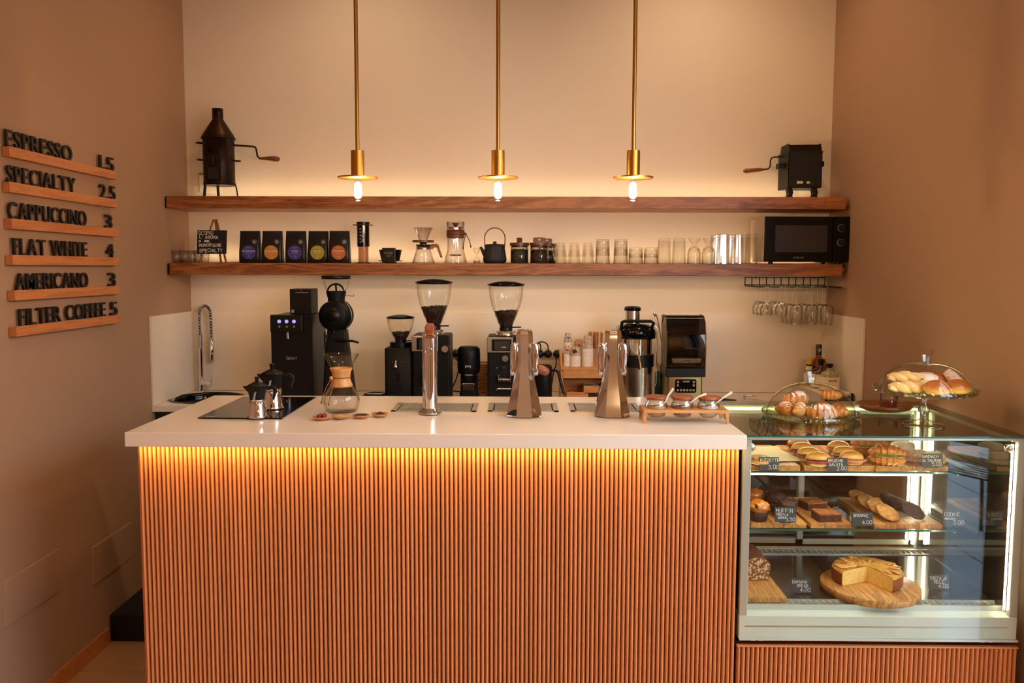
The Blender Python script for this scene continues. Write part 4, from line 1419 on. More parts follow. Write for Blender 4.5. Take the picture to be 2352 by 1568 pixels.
# ---- large filter grinder (big round burr head)
Yg = 4.45
ug = mpp(Yg, 1.3)
t = thing('filter_grinder', 'tall black filter grinder with round burr head and empty glass hopper', 'grinder', (bx(777, Yg), Yg, ZB))
zg = lambda py: zz(py, Yg, 777)
MB().lathe([(0, zg(633)), (33 * ug, zg(633)), (33.5 * ug, zg(640)), (31 * ug, zg(641)), (0, zg(641))], 36, T(-2 * ug)).build('hopper_lid', 'black_plastic', t)
MB().lathe([(22.5 * ug, zg(668)), (27 * ug, zg(656)), (31 * ug, zg(641))], 36, T(-2 * ug)).build('hopper', 'hopper_glass', t)
MB().tube([(x - 2 * ug, -4 * ug, z) for x, z in arc(0, zg(671), 19 * ug, R(10), R(170), 12)], 2.2 * ug, 8).tube([(-2 * ug, -4 * ug, zg(652)), (-2 * ug, 0, zg(668))], 2.2 * ug, 8).build('finger_guard', 'black_plastic', t)
MB().lathe([(22.5 * ug, zg(668)), (22.5 * ug, zg(672)), (19 * ug, zg(686)), (20 * ug, zg(700)), (20 * ug, zg(712))], 32, T(-2 * ug)).lathe([(0, zg(669)), (22.5 * ug, zg(669))], 32, T(-2 * ug)).build('neck', 'black_matte', t)
hd = MB().lathe([(0, 0), (31 * ug, 0), (33.5 * ug, -3 * ug), (33.5 * ug, -26 * ug), (36 * ug, -27 * ug), (36 * ug, -42 * ug), (33 * ug, -50 * ug), (0, -50 * ug)], 48, T(-7 * ug, -.06, zg(724), R(90), 0, R(-10))).build('burr_head', 'black_matte', t)
MB().lathe([(0, 0), (19 * ug, 0), (19 * ug, .6 * ug), (0, .6 * ug)], 40, T(-7 * ug, -.0602, zg(724), R(90), 0, R(-10))).build('dial', 'black_plastic', t)
dm = MB()
for i in range(22):
    a = 2 * PI * i / 22
    dm.cbox(0, 0, 0, .8 * ug, .8 * ug, .5 * ug, T(-7 * ug, -.0604, zg(724), R(90), 0, R(-10)) @ T(17 * ug * math.cos(a), 17 * ug * math.sin(a), .9 * ug))
dm.build('dial_marks', 'print_grey', t)
MB().lathe([(34 * ug, 0), (36.5 * ug, 0), (36.5 * ug, 2 * ug), (34 * ug, 2 * ug)], 48, T(-7 * ug, -.06, zg(724), R(90), 0, R(-10)) @ T(z=-30 * ug)).build('trim_ring', 'steel', t)
MB().loft([[(x, y, zg(756)) for x, y in rrect(21 * ug, .04, .01)], [(x, y, zg(800)) for x, y in rrect(25 * ug, .05, .01)], [(x + 3 * ug, y, 0.02) for x, y in rrect(34 * ug, .07, .01)], [(x + 3 * ug, y - .02, 0) for x, y in rrect(36 * ug, .09, .01)]]).build('stand', 'black_matte', t)
MB().tube([(0, -.05, zg(779)), (14 * ug, -.06, zg(779)), (40 * ug, -.07, zg(780)), (54 * ug, -.07, zg(784))], [4 * ug, 3.2 * ug, 2.8 * ug, 2.4 * ug], 8).build('lever', 'black_plastic', t)
MB().box(-26 * ug, -22 * ug, -.06, -.05, zg(800), zg(760)).box(-22 * ug, -17 * ug, -.06, -.055, zg(792), zg(785)).box(-22 * ug, -17 * ug, -.06, -.055, zg(774), zg(767)).build('bag_clip', 'black_plastic', t, bevel=.002)
MB().tube([(20 * ug, 0, zg(678)), (38 * ug, -.01, zg(680)), (41 * ug, -.01, zg(677)), (38 * ug, -.01, zg(675))], .8 * ug, 6).build('latch_wire', 'brass', t)
MB().cyl(5 * ug, zg(760) - .01, zg(756), 16, T(-5 * ug, -.04)).build('spout', 'black_plastic', t)

# ---- knock box
t = thing('knock_box', 'low black knock box between the tall filter grinder and the small grinder', 'knock box', (bx(861, 4.36), 4.36, ZB))
un = mpp(4.36, 1.05)
MB().loft([[(x, y, 0) for x, y in rrect(27 * un, .055, .012)], [(x, y, 18 * un) for x, y in rrect(28 * un, .058, .012)]]).build('box', 'black_plastic', t)
MB().lathe([(20 * un, 18 * un), (24 * un, 20 * un), (24 * un, 22 * un), (20 * un, 22 * un), (20 * un, 18 * un)], 32).build('rim', 'black_matte', t)
MB().tube([(-21 * un, 0, 20 * un), (21 * un, 0, 20 * un)], 2.5 * un, 10).build('knock_bar', 'steel', t)


def hopper_grinder(px, Y, lid_y, lid_r, lid_h, cone, beans_y, collar, tt):
    """lid, glass cone [(px radius, py)...], beans up to beans_y"""
    ug = mpp(Y, 1.4)
    z = lambda py: zz(py, Y, px)
    MB().lathe([(0, z(lid_y)), (lid_r * .45 * ug, z(lid_y + .12 * lid_h)), (lid_r * ug, z(lid_y + lid_h * .6)), (lid_r * ug, z(lid_y + lid_h * .8)), (lid_r * .93 * ug, z(lid_y + lid_h)), (0, z(lid_y + lid_h))], 40).build('hopper_lid', 'black_gloss', tt)
    MB().lathe([(r_ * ug, z(py)) for r_, py in cone] + [((r_ - 1.2) * ug, z(py)) for r_, py in reversed(cone)], 40).build('hopper', 'hopper_glass', tt)
    bp = [((r_ - 1.8) * ug, z(py)) for r_, py in cone if py > beans_y + 2]

    def rad(py):
        for (r0, p0), (r1, p1) in zip(cone, cone[1:]):
            lo, hi = min(p0, p1), max(p0, p1)
            if lo <= py <= hi:
                return r0 + (r1 - r0) * (py - p0) / (p1 - p0)
        return cone[-1][0]
    rt = (rad(beans_y) - 1.8) * ug
    m = MB().lathe([(0, bp[0][1])] + bp + [(rt, z(beans_y)), (0, z(beans_y))], 32)
    rnd = random.Random(int(px))
    for _ in range(90):
        a, q = rnd.uniform(0, 2 * PI), rt * .97 * math.sqrt(rnd.random())
        m.blob(.0055, .0038, .0032, 7, 5, M=T(q * math.cos(a), q * math.sin(a), z(beans_y) - .001 + rnd.uniform(-.002, .002) + .006 * (q / rt) * math.cos(a - .4) * .5, rnd.uniform(-.5, .5), rnd.uniform(-.5, .5), rnd.uniform(0, 6)))
    # beans pressed against the glass
    for _ in range(150):
        py = beans_y + rnd.random() * (cone[0][1] - beans_y - 3)
        a = rnd.uniform(PI, 2 * PI)
        r_ = (rad(py) - 2.6) * ug
        m.blob(.0050, .0036, .0030, 6, 4, M=T(r_ * math.cos(a), r_ * math.sin(a), z(py), rnd.uniform(0, 3), rnd.uniform(0, 3), rnd.uniform(0, 6)))
    stuff(m.build('coffee_beans', 'beans', tt))


# small black grinder
Yg = 4.46
ug = mpp(Yg, 1.2)
zg = lambda py: zz(py, Yg, 920)
t = thing('espresso_grinder', 'small all-black espresso grinder with low glass hopper, nearly out of beans', 'grinder', (bx(921, Yg), Yg, ZB))
hopper_grinder(921, Yg, 722, 32.5, 9, [(11, 783), (17, 772), (26, 757), (30, 742), (31.5, 730)], 764, None, t)
MB().cyl(25 * ug, zg(797), zg(785), 36).build('collar', 'black_plastic', t, bevel=.002)
MB().cyl(13 * ug, zg(785), zg(779), 24).tube([(10 * ug, -.02, zg(782)), (25 * ug, -.03, zg(780))], 1.4 * ug, 6).build('slide_gate', 'black_plastic', t)
MB().loft([[(x, y, .014) for x, y in rrect(32.5 * ug, .085, .02)], [(x, y, zg(798)) for x, y in rrect(32.5 * ug, .085, .02)], [(x, y, zg(796)) for x, y in rrect(30 * ug, .08, .02)]]).build('body', 'black_matte', t)
MB().hprism(rrect(31 * ug, .11, .02), 0, .014, T(0, -.03, 0)).build('base', 'black_plastic', t)
MB().tube([(-5 * ug, -.087, zg(826)), (-5 * ug, -.11, zg(832)), (-5 * ug, -.112, zg(838))], 5.5 * ug, 14).build('spout', 'steel', t)
MB().tube([(-6 * ug, -.09, zg(880)), (-6 * ug, -.12, zg(880)), (4 * ug, -.12, zg(880)), (4 * ug, -.09, zg(880))], 1.3 * ug, 6).box(-4 * ug, 2 * ug, -.092, -.086, zg(872), zg(852)).build('portafilter_fork', 'black_plastic', t)
for x in (-14, 8):
    MB().blob(1.3 * ug, .8 * ug, 1.3 * ug, 8, 6).build('screw', 'steel', t, (x * ug, -.0865, zg(829)))


def big_grinder(px, Y, bxl, bxr, lid_y, beans_y, by, label, side_knob, right_shown):
    ug = mpp(Y, 1.3)
    z = lambda py: zz(py, Y, px)
    x0 = bx(px, Y)
    t = thing('espresso_grinder', label, 'grinder', (x0, Y, ZB))
    hopper_grinder(px, Y, lid_y, 43, 12, [(14, by - 14), (17, by - 22), (26, by - 44), (34, by - 66), (38.5, by - 88), (40, by - 108), (40.5, lid_y + 11)], beans_y, None, t)
    cxp = (bxl + bxr) / 2 - px
    hw = (bxr - bxl) / 2 * ug
    cx_ = cxp * ug
    MB().cyl(15 * ug, z(by - 4), z(by - 15), 28).tube([(12 * ug, -.01, z(by - 15)), (30 * ug, -.03, z(by - 16)), (35 * ug, -.03, z(by - 16))], 1.8 * ug, 6).build('slide_gate', 'black_plastic', t)
    MB().lathe([(23.5 * ug, z(by + 3)), (23.5 * ug, z(by - 6)), (20 * ug, z(by - 7)), (14 * ug, z(by - 7))], 36).build('collar', 'chrome', t)
    MB().box(cx_ - hw, cx_ + hw, -.10, .10, .006, z(by + 3)).build('body', 'black_matte', t, bevel=.008)
    hd = MB().box(cx_ - hw - .002, cx_ - hw + 58 * ug, -.114, -.098, z(by + 40), z(by + 4)).build('head_panel', 'steel', t, bevel=.004)
    MB().box(cx_ - hw + 10 * ug, cx_ - hw + 54 * ug, -.1155, -.1138, z(by + 35), z(by + 9)).build('display_bezel', 'black_gloss', hd, bevel=.002)
    MB().box(cx_ - hw + 16 * ug, cx_ - hw + 50 * ug, -.1162, -.1156, z(by + 33), z(by + 12)).build('display', 'screen', hd)
    MB().box(cx_ - hw + 32 * ug, cx_ - hw + 42 * ug, -.1166, -.1162, z(by + 27), z(by + 26)).build('readout', 'print_white', hd)
    MB().cyl(7 * ug, 0, .02, 24, T(cx_ - hw + 40 * ug, -.100, z(by + 52), R(90))).build('dose_button', 'steel', t)
    ox = cx_ - hw + 24 * ug
    MB().box(ox + 8 * ug, ox + 20 * ug, -.108, -.099, z(by + 86), z(by + 70)).build('spout', 'screen', t, bevel=.001)
    MB().box(ox, ox + 29 * ug, -.14, -.099, z(by + 102), z(by + 96)).box(ox, ox + 2 * ug, -.14, -.099, z(by + 96), z(by + 88)).box(ox + 27 * ug, ox + 29 * ug, -.14, -.099, z(by + 96), z(by + 88)).build('portafilter_fork', 'steel', t, bevel=.001)
    MB().box(ox - 1 * ug, ox + 30 * ug, -.13, -.099, z(by + 120), z(by + 118)).build('drip_shelf', 'steel', t, bevel=.001)
    for (sx, sy) in ((-2, 75), (-3, 124)):
        MB().blob(1.5 * ug, 1 * ug, 1.5 * ug, 8, 6).build('screw', 'chrome', t, (ox + sx * ug, -.1005, z(by + sy)))
    if side_knob:
        MB().cyl(11 * ug, 0, .02, 28, T(cx_ + hw - 10 * ug, -.10, z(by + 33), R(90))).build('adjust_knob', 'black_plastic', t)
        MB().cyl(7.5 * ug, .02, .026, 28, T(cx_ + hw - 10 * ug, -.10, z(by + 33), R(90))).build('knob_cap', 'steel', t)
    for x in (cx_ - hw * .8, cx_ + hw * .8):
        for y in (-.08, .08):
            MB().cyl(.01, 0, .006, 10).build('foot', 'black_plastic', t, (x, y, 0))
    return t


big_grinder(998, 4.44, 953, 1037, 640, 705, 763, 'tall hopper espresso grinder full of beans, behind the single chrome column tap', True, True)
big_grinder(1162, 4.44, 1121, 1203, 645, 715, 766, 'tall hopper espresso grinder with lit display, behind the first chrome twin tap tower', False, False)

# ---- automatic tamper
Yg = 4.44
ug = mpp(Yg, 1.2)
zg = lambda py: zz(py, Yg, 1077)
t = thing('tamper', 'black cylindrical automatic tamper between the two tall hopper grinders', 'tamper', (bx(1077, Yg), Yg, ZB))
MB().lathe([(0, zg(795)), (20 * ug, zg(795)), (22 * ug, zg(797)), (22.5 * ug, zg(798)), (25 * ug, zg(800)), (26 * ug, zg(815)), (26 * ug, zg(846)), (24 * ug, zg(856)), (0, zg(856))], 40).build('housing', 'black_matte', t)
MB().lathe([(20 * ug, zg(856)), (19.5 * ug, zg(861)), (0, zg(861))], 36).build('trim_ring', 'steel', t)
MB().lathe([(17 * ug, zg(861)), (15 * ug, zg(880)), (0, zg(880))], 28).build('piston', 'black_plastic', t)
MB().box(-14 * ug, 13 * ug, -.035, .03, zg(895), zg(878)).build('fork', 'steel', t, bevel=.002)
for sx in (-1, 1):
    MB().cyl(3 * ug, 0, .012, 12, T(sx * 15 * ug, -.036, zg(883), R(90))).build('guide', 'chrome', t)
MB().hprism(rrect(20 * ug, .06, .015), 0, zg(896)).box(-20 * ug, 20 * ug, .02, .06, 0, zg(840)).build('base', 'black_plastic', t)
printed('puq', 9 * ug, 'print_white', t, (-.5 * ug, -26.3 * ug, zg(840)))

# ---- wicker basket
Yw = 4.66
uw = mpp(Yw, 1.2)
t = thing('wicker_basket', 'brown woven wicker basket half hidden between the tamper and grinder', 'basket', (bx(1110, Yw), Yw, ZB))
zw = lambda py: zz(py, Yw, 1110)
for k in range(15):
    z = .006 + k * (zw(832) - .012) / 14
    MB().lathe([((27 + .25 * k) * uw + .0042 * math.cos(a), z + .0042 * math.sin(a)) for a in [2 * PI * i / 6 for i in range(7)]], 28, wob=lambda a, z_: 1 + .02 * math.cos(14 * a + k * PI)).build('weave_row', 'wicker', t)
for i in range(14):
    a = 2 * PI * i / 14
    MB().tube([(27 * uw * math.cos(a), 27 * uw * math.sin(a), 0), (31 * uw * math.cos(a), 31 * uw * math.sin(a), zw(833))], .003, 5).build('stake', 'wicker', t)
MB().cyl(27 * uw, .001, .004, 24).build('base', 'wicker', t)

# ---- wall sockets with plugs and cables
sk1 = socket(1236, 797, 1296, 833, 'white triple socket on the backsplash behind the black jug', YB - .012)
sk2 = socket(1036, 797, 1062, 833, 'white socket on the backsplash behind the automatic tamper', YB - .012)


def plug(px, py, cable, label):
    P = at(px, py, 4.74)
    t = thing('power_plug', label, 'plug', (P.x, 4.768, P.z))
    q = mpp(4.74, 1.3)
    MB().lathe([(0, .052), (6 * q, .052), (9 * q, .035), (9.5 * q, .006), (9.5 * q, 0), (0, 0)], 16, T(0, 0, 0, R(90))).build('body', 'black_plastic', t)
    pts = [Vector(at(a, b, Yc)) - Vector((P.x, 4.768, P.z)) for a, b, Yc in cable]
    sm_ = []
    for i in range(len(pts) - 1):
        p0, p1, p2, p3 = pts[max(i - 1, 0)], pts[i], pts[i + 1], pts[min(i + 2, len(pts) - 1)]
        for k in range(5):
            s_ = k / 5
            sm_.append(.5 * ((2 * p1) + (p2 - p0) * s_ + (2 * p0 - 5 * p1 + 4 * p2 - p3) * s_ ** 2 + (3 * p1 - p0 - 3 * p2 + p3) * s_ ** 3))
    sm_.append(pts[-1])
    MB().tube(sm_, .0038, 6).build('cable', 'cord_black', t)


plug(1240, 813, [(1240, 808, 4.72), (1242, 795, 4.71), (1237, 788, 4.70), (1222, 800, 4.68), (1215, 850, 4.66)], 'leftmost black plug in the triple socket')
plug(1259, 813, [(1259, 808, 4.72), (1258, 793, 4.71), (1250, 786, 4.70), (1238, 786, 4.69), (1226, 800, 4.68), (1218, 860, 4.66)], 'middle black plug in the triple socket')
plug(1280, 813, [(1278, 818, 4.72), (1277, 840, 4.72), (1272, 850, 4.72), (1268, 880, 4.71)], 'rightmost black plug hanging its cable beside the wooden cup rack')
plug(1046, 812, [(1044, 816, 4.72), (1050, 826, 4.70), (1056, 838, 4.66), (1048, 870, 4.62), (1038, 895, 4.58), (1058, 899, 4.50)], 'black plug in the socket behind the tamper')

# ---- black jug
Yg = 4.37
ug = mpp(Yg, 1.15)
zg = lambda py: zz(py, Yg, 1248)
t = thing('milk_jug', 'matte black cylindrical jug with a slanted black handle next to the cup rack', 'jug', (bx(1248, Yg), Yg, ZB))
MB().lathe([(0, 0), (19 * ug, 0), (20 * ug, .003), (20 * ug, zg(842)), (18 * ug, zg(838)), (16.5 * ug, zg(838)), (16.5 * ug, zg(846)), (0, zg(846))], 36).build('body', 'black_matte', t)
MB().tube([(18 * ug, 0, zg(850)), (30 * ug, -.01, zg(850)), (34 * ug, -.01, zg(853)), (46 * ug, -.02, zg(902))], [3 * ug, 3.2 * ug, 3.6 * ug, 3.2 * ug], 8).build('handle', 'black_plastic', t)

# ---- wooden cup rack
Yo = 4.52
uo = mpp(Yo, 1.2)
zo = lambda py: zz(py, Yo, 1340)
xo = bx(1340, Yo)
t = thing('cup_rack', 'wooden two-level organiser holding paper cups and sweets on the back worktop', 'organiser', (xo, Yo, ZB))
wl, wr = (1286 - 1340) * uo, (1402 - 1340) * uo
MB().box(wl, wr, -.11, .11, zo(845), zo(838)).build('shelf', 'bamboo', t, bevel=.002)
MB().box(wl, wr, .095, .11, 0, zo(815)).build('back_panel', 'bamboo', t, bevel=.002)
for x in (wl, wr - .012):
    MB().prism([(-.11, 0), (.11, 0), (.11, zo(810)), (-.02, zo(815)), (-.11, zo(850))], 0, .012, T(x, 0, 0, 0, 0, R(90)) @ T(0, -.012, 0)).build('side_panel', 'bamboo', t, bevel=.002)
MB().box(wl + .012, wr - .012, -.11, .095, .004, .012).build('base', 'bamboo', t)
MB().box(wl + .012, wr - .012, -.112, -.106, zo(862), zo(845)).build('front_rail', 'bamboo', t, bevel=.001)


def tray(x0, x1, y0, y1, z0, z1, mat_in, label, seed):
    tt = thing('sweet_tray', label, 'tray', (xo + (x0 + x1) / 2, Yo + (y0 + y1) / 2, ZB + z0))
    a, b = (x1 - x0) / 2, (y1 - y0) / 2
    h = z1 - z0
    w = .005
    MB().box(-a, a, -b, b, 0, w).box(-a, -a + w, -b, b, w, h).box(a - w, a, -b, b, w, h).box(-a + w, a - w, -b, -b + w, w, h).box(-a + w, a - w, b - w, b, w, h).build('box', 'bamboo', tt)
    rnd = random.Random(seed)
    m = MB().box(-a + w, a - w, -b + w, b - w, w, h * .6)
    for _ in range(40):
        m.blob(.010, .006, .005, 8, 5, M=T(rnd.uniform(-a + .015, a - .015), rnd.uniform(-b + .015, b - .015), h * .55 + rnd.uniform(0, .006), rnd.uniform(-.6, .6), rnd.uniform(-.6, .6), rnd.uniform(0, 3)))
    stuff(m.build('wrapped_sweets', mat_in, tt))


tray((1298 - 1340) * uo, (1345 - 1340) * uo, -.20, -.115, .002, zo(893), 'mixed_wrap', 'low wooden tray of wrapped sweets before the cup rack', 3)
tray((1338 - 1340) * uo, (1378 - 1340) * uo, -.10, .02, zo(895), zo(880), 'mixed_wrap', 'small wooden box of dark sweets inside the cup rack', 5)
o = MB().blob(.026, .02, .018, 16, 10, .15, 30, 2).build('biscuit_packet', 'sugar_coat', None, (bx(1315, 4.46), 4.46, ZB + .012))
tag(o, 'crumpled white packet lying inside the wooden cup rack', 'packet')
CUPS = [(1304, 764, 4.58, 9.5, 6.5, 13, 'seal_blue', 'tall back stack of small espresso paper cups with a blue seal'), (1302, 794, 4.47, 8.5, 6, 10, 'seal_red', 'front stack of small paper cups with a red seal'),
        (1321, 797, 4.46, 13, 10, 8, 'emblem_brown', 'front stack of wide patterned paper cups with a dark round emblem'), (1328, 779, 4.58, 12, 9, 12, 'seal_red', 'back stack of patterned paper cups partly hidden by wider cups'),
        (1349, 771, 4.47, 13, 9, 18, None, 'tallest stack of large plain paper cups next to the straws')]
for (px, py, Y, rr, rb, nr, seal, label) in CUPS:
    q = mpp(Y, 1.25)
    base = zo(838) + .0005
    H_ = at(px, py, Y).z - ZB - base
    ch = min(H_ * .45, rr * 2.2 * q)
    t2 = thing('paper_cup_stack', label, 'cups', (bx(px, Y), Y, ZB + base), 0, 'stacks of upside-down paper cups on the rack')
    dz = (H_ - ch) / nr
    cup_me = MB().lathe([(rr * q, 0), (rr * q + .0012, .0012), (rr * q, .0026), (rb * q, ch - .001), (rb * q - .001, ch), (rb * q - .0015, ch - .003), (0, ch - .003)], 24).mesh('cup')
    for k in range(nr + 1):
        put('cup', cup_me, 'cup_print' if (k == nr and seal != None) else 'paper_white', t2, (0, 0, k * dz)) if k < nr else MB().lathe([(rr * q, 0), (rr * q + .0012, .0012), (rr * q, .0026), (rb * q, ch - .001), (rb * q - .001, ch), (rb * q - .0015, ch - .003), (0, ch - .003)], 24).build('cup', 'cup_print', t2, (0, 0, k * dz))
    if seal:
        r_m = (rr + rb) / 2 * q
        if seal == 'emblem_brown':
            MB().lathe([(0, 0), (5.2 * q, 0)], 24, T(-2 * q, -r_m - .0015, H_ - ch * .48, R(96))).build('emblem', seal, t2)
        else:
            MB().cbox(1 * q, -r_m - .0008, H_ - ch * .5, 6 * q, .001, 4.5 * q, None).build('seal', seal, t2)
t = thing('straw_bundle', 'bundle of brown paper straws standing behind the tall cup stack', 'straws', (bx(1366, 4.575), 4.575, ZB + zo(838)))
rnd = random.Random(8)
for k in range(22):
    x, y = rnd.uniform(-17, 17) * uo, rnd.uniform(-.025, .02)
    MB().tube([(x * .8, y, .02), (x, y, at(1366, 760, 4.6).z - ZB - zo(838) - rnd.uniform(0, .012))], .0038, 6, cap=False).build('straw', 'kraft', t)
MB().box(-18 * uo, 18 * uo, -.03, -.026, 0, .085).box(-18 * uo, 18 * uo, .026, .03, 0, .085).box(-18 * uo, -17 * uo, -.026, .026, 0, .085).box(17 * uo, 18 * uo, -.026, .026, 0, .085).build('holder', 'kraft', t)

# ---- juicer
Yj = 4.45
uj = mpp(Yj, 1.3)
zj = lambda py: zz(py, Yj, 1458)
t = thing('juicer', 'large black and steel juicer with feed tube behind the second chrome tap tower', 'juicer', (bx(1460, Yj), Yj, ZB))
MB().lathe([(0, zj(702)), (14 * uj, zj(703)), (19 * uj, zj(706)), (19.3 * uj, zj(713)), (0, zj(713))], 32, T(-9 * uj)).build('pusher_cap', 'black_gloss', t)
MB().cyl(16.5 * uj, zj(742), zj(713), 32, T(-9 * uj)).build('feed_tube', 'steel', t)
MB().lathe([(0, zj(742)), (28 * uj, zj(744)), (40 * uj, zj(752)), (43 * uj, zj(757)), (44 * uj, zj(762)), (44 * uj, zj(776)), (0, zj(776))], 44).build('lid', 'black_gloss', t)
MB().tube([(-37 * uj, -.04, zj(752)), (-35 * uj, -.05, zj(738)), (-30 * uj, -.055, zj(736)), (30 * uj, -.055, zj(736)), (36 * uj, -.05, zj(740)), (33 * uj, -.04, zj(752))], 3.6 * uj, 10).build('carry_handle', 'black_matte', t)
MB().cyl(36 * uj, zj(813), zj(776), 44).build('bowl', 'chrome', t)
MB().cyl(41 * uj, zj(840), zj(812), 44).build('middle_ring', 'black_plastic', t, bevel=.003)
MB().cyl(38 * uj, .012, zj(840), 44).build('motor_housing', 'steel', t)
MB().cyl(40 * uj, 0, .012, 44).build('foot', 'black_plastic', t)
MB().tube([(1 * uj, -36 * uj, zj(815)), (2 * uj, -46 * uj, zj(818)), (5 * uj, -50 * uj, zj(843))], 3.6 * uj, 12).build('juice_spout', 'brushed_gold', t)
for sx in (-1, 1):
    MB().tube([(sx * 40 * uj, -.01, zj(748)), (sx * 46 * uj, -.01, zj(750)), (sx * 47 * uj, -.01, zj(760)), (sx * 47 * uj, -.01, zj(880)), (sx * 42 * uj, -.01, zj(888))], 1.2 * uj, 8).build('clamp_arm', 'chrome', t)

# ---- bar spoon standing in a dark pot
t = thing('bar_spoon', 'long metal spoon sticking up between the juicer and the blender', 'spoon', (bx(1519, 4.60), 4.60, ZB))
q = mpp(4.6, 1.3)
z9 = lambda py: zz(py, 4.6, 1512)
MB().tube([(2 * q, 0, z9(860)), (0, 0, z9(790)), (-10 * q, 0, z9(735)), (-14 * q, 0, z9(722))], [.9 * q, 1 * q, 1.2 * q, 1.6 * q], 8).blob(2.8 * q, 1.2 * q, 7 * q, 12, 10, M=T(-16.5 * q, 0, z9(727), 0, R(-15))).build('spoon_body', 'steel', t)
t = thing('spoon_pot', 'dark green tin with long-handled tools beside the blender', 'tin', (bx(1516, 4.58), 4.58, ZB))
MB().lathe([(0, 0), (12 * q, 0), (12 * q, z9(853)), (11 * q, z9(853)), (11 * q, .004), (0, .004)], 28).build('can', 'green_tin', t)
for k in range(5):
    MB().tube([((-5 + 3 * k) * q, .01, .01), ((-8 + 4 * k) * q, .012, z9(835 - 3 * (k % 2)))], 1.1 * q, 6).build('tool_handle', ('kraft', 'black_plastic')[k % 2], t)

# ---- blender with sound enclosure
Yb = 4.44
ub = mpp(Yb, 1.3)
zb_ = lambda py: zz(py, Yb, 1568)
t = thing('blender', 'bar blender with clear sound enclosure and gold base panel of round buttons', 'blender', (bx(1568, Yb), Yb, ZB))
hw = 44 * ub
MB().box(-42 * ub, 44 * ub, -.07, .12, 0, .014).build('foot', 'black_plastic', t, bevel=.003)
MB().loft([[(x, y + .02, .014) for x, y in rrect(41 * ub, .085, .012)], [(x, y + .02, zb_(862)) for x, y in rrect(40 * ub, .085, .012)]]).build('motor_base', 'brushed_gold', t)
pnl = MB().prism(rrect(24 * ub, 15.5 * ub, 4 * ub), -.069, -.064, T(2 * ub, 0, zb_(882))).build('button_panel', 'black_gloss', t)
for (x, z) in [(-18, 9), (-18, 1.5), (18, 9), (18, 1.5)] + [(-18 + 7.2 * k, -9.5) for k in range(6)]:
    MB().cyl(2.8 * ub, 0, .002, 16, T((x + 2) * ub, -.069, zb_(882) + z * ub, R(90))).build('button', 'print_grey', pnl)
printed('ceado', 6.5 * ub, 'print_white', pnl, (3 * ub, -.0695, zb_(882) + 8.5 * ub))
MB().box(-44 * ub, 46 * ub, -.075, .115, zb_(862), zb_(842)).build('deck', 'black_plastic', t, bevel=.004)
MB().box(-36 * ub, 38 * ub, -.05, .09, zb_(842), zb_(830)).build('jar_pad', 'black_matte', t, bevel=.003)
# curved clear hood: profile in the side view, swept across the width
prof = [(-.075, zb_(842)), (-.078, zb_(800)), (-.072, zb_(765)), (-.05, zb_(738)), (-.015, zb_(726)), (.06, zb_(724)), (.11, zb_(728))]
MB().loft([[(-42 * ub, y, z), (44 * ub, y, z)] for y, z in prof], cap=False, closed_ring=False).build('hood', 'enclosure', t)
for sx in (-42 * ub, 44 * ub):
    MB().add([(sx, y, z) for y, z in prof] + [(sx, .11, zb_(842))], [tuple(range(len(prof) + 1))], False).build('hood_side', 'enclosure', t)
    MB().tube([(sx, y, z) for y, z in prof], .004, 6).build('hood_edge', 'smoked_light', t)
MB().box(-42 * ub, 44 * ub, .10, .115, zb_(842), zb_(728)).build('hood_back', 'black_plastic', t, bevel=.003)
MB().lathe([(0, zb_(830)), (20 * ub, zb_(830)), (30 * ub, zb_(745)), (28.5 * ub, zb_(745)), (19 * ub, zb_(826)), (0, zb_(826))], 24, T(0, .02, 0)).build('jug', 'smoked', t)
br = MB().loft([[(-30 * ub, -.084, zb_(829)), (32 * ub, -.084, zb_(829)), (32 * ub, -.076, zb_(829)), (-30 * ub, -.076, zb_(829))], [(-33 * ub, -.084, zb_(819)), (35 * ub, -.084, zb_(819)), (35 * ub, -.076, zb_(819)), (-33 * ub, -.076, zb_(819))]], smooth=False).build('name_bar', 'chrome', t, bevel=.001)
printed('ceado', 8.5 * ub, 'print_dark', br, (1 * ub, -.0846, zb_(827)))

# ---- tongs and lids
t = thing('tongs', 'steel tongs with black grip lying behind the jar stand', 'tongs', (bx(1655, 4.40, 900), 4.40, ZB))
q = mpp(4.4, 1.0)
MB().tube([(-45 * q, .05, .016), (-10 * q, .02, .014), (38 * q, -.01, .010)], 1.6 * q, 6).tube([(-45 * q, .06, .008), (-10 * q, .025, .006), (38 * q, -.02, .006)], 1.6 * q, 6).build('arms', 'steel', t)
MB().tube([(-12 * q, .02, .017), (10 * q, .008, .017), (36 * q, -.008, .012)], 3.4 * q, 8).tube([(-12 * q, .025, .008), (36 * q, -.02, .008)], 3 * q, 8).build('grip', 'black_plastic', t)
for k, (px, label) in enumerate(((1721, 'round steel lid with oval grip on the back worktop, nearer the blender'), (1812, 'round steel lid on the back worktop, nearer the bottles'))):
    Y = 4.40
    t = thing('pan_lid', label, 'lid', (bx(px, Y, 905), Y, ZB), 0, 'steel pan lids on the back worktop')
    MB().lathe([(44 * q, .001), (46 * q, .004), (44 * q, .006), (30 * q, .018), (12 * q, .024), (0, .025)], 48).build('dome', 'chrome', t)
    MB().tube([(-10 * q, 0, .024), (-12 * q, 0, .036), (-6 * q, 0, .040), (6 * q, 0, .040), (12 * q, 0, .036), (10 * q, 0, .024)], 2 * q, 8).build('grip', 'steel', t)

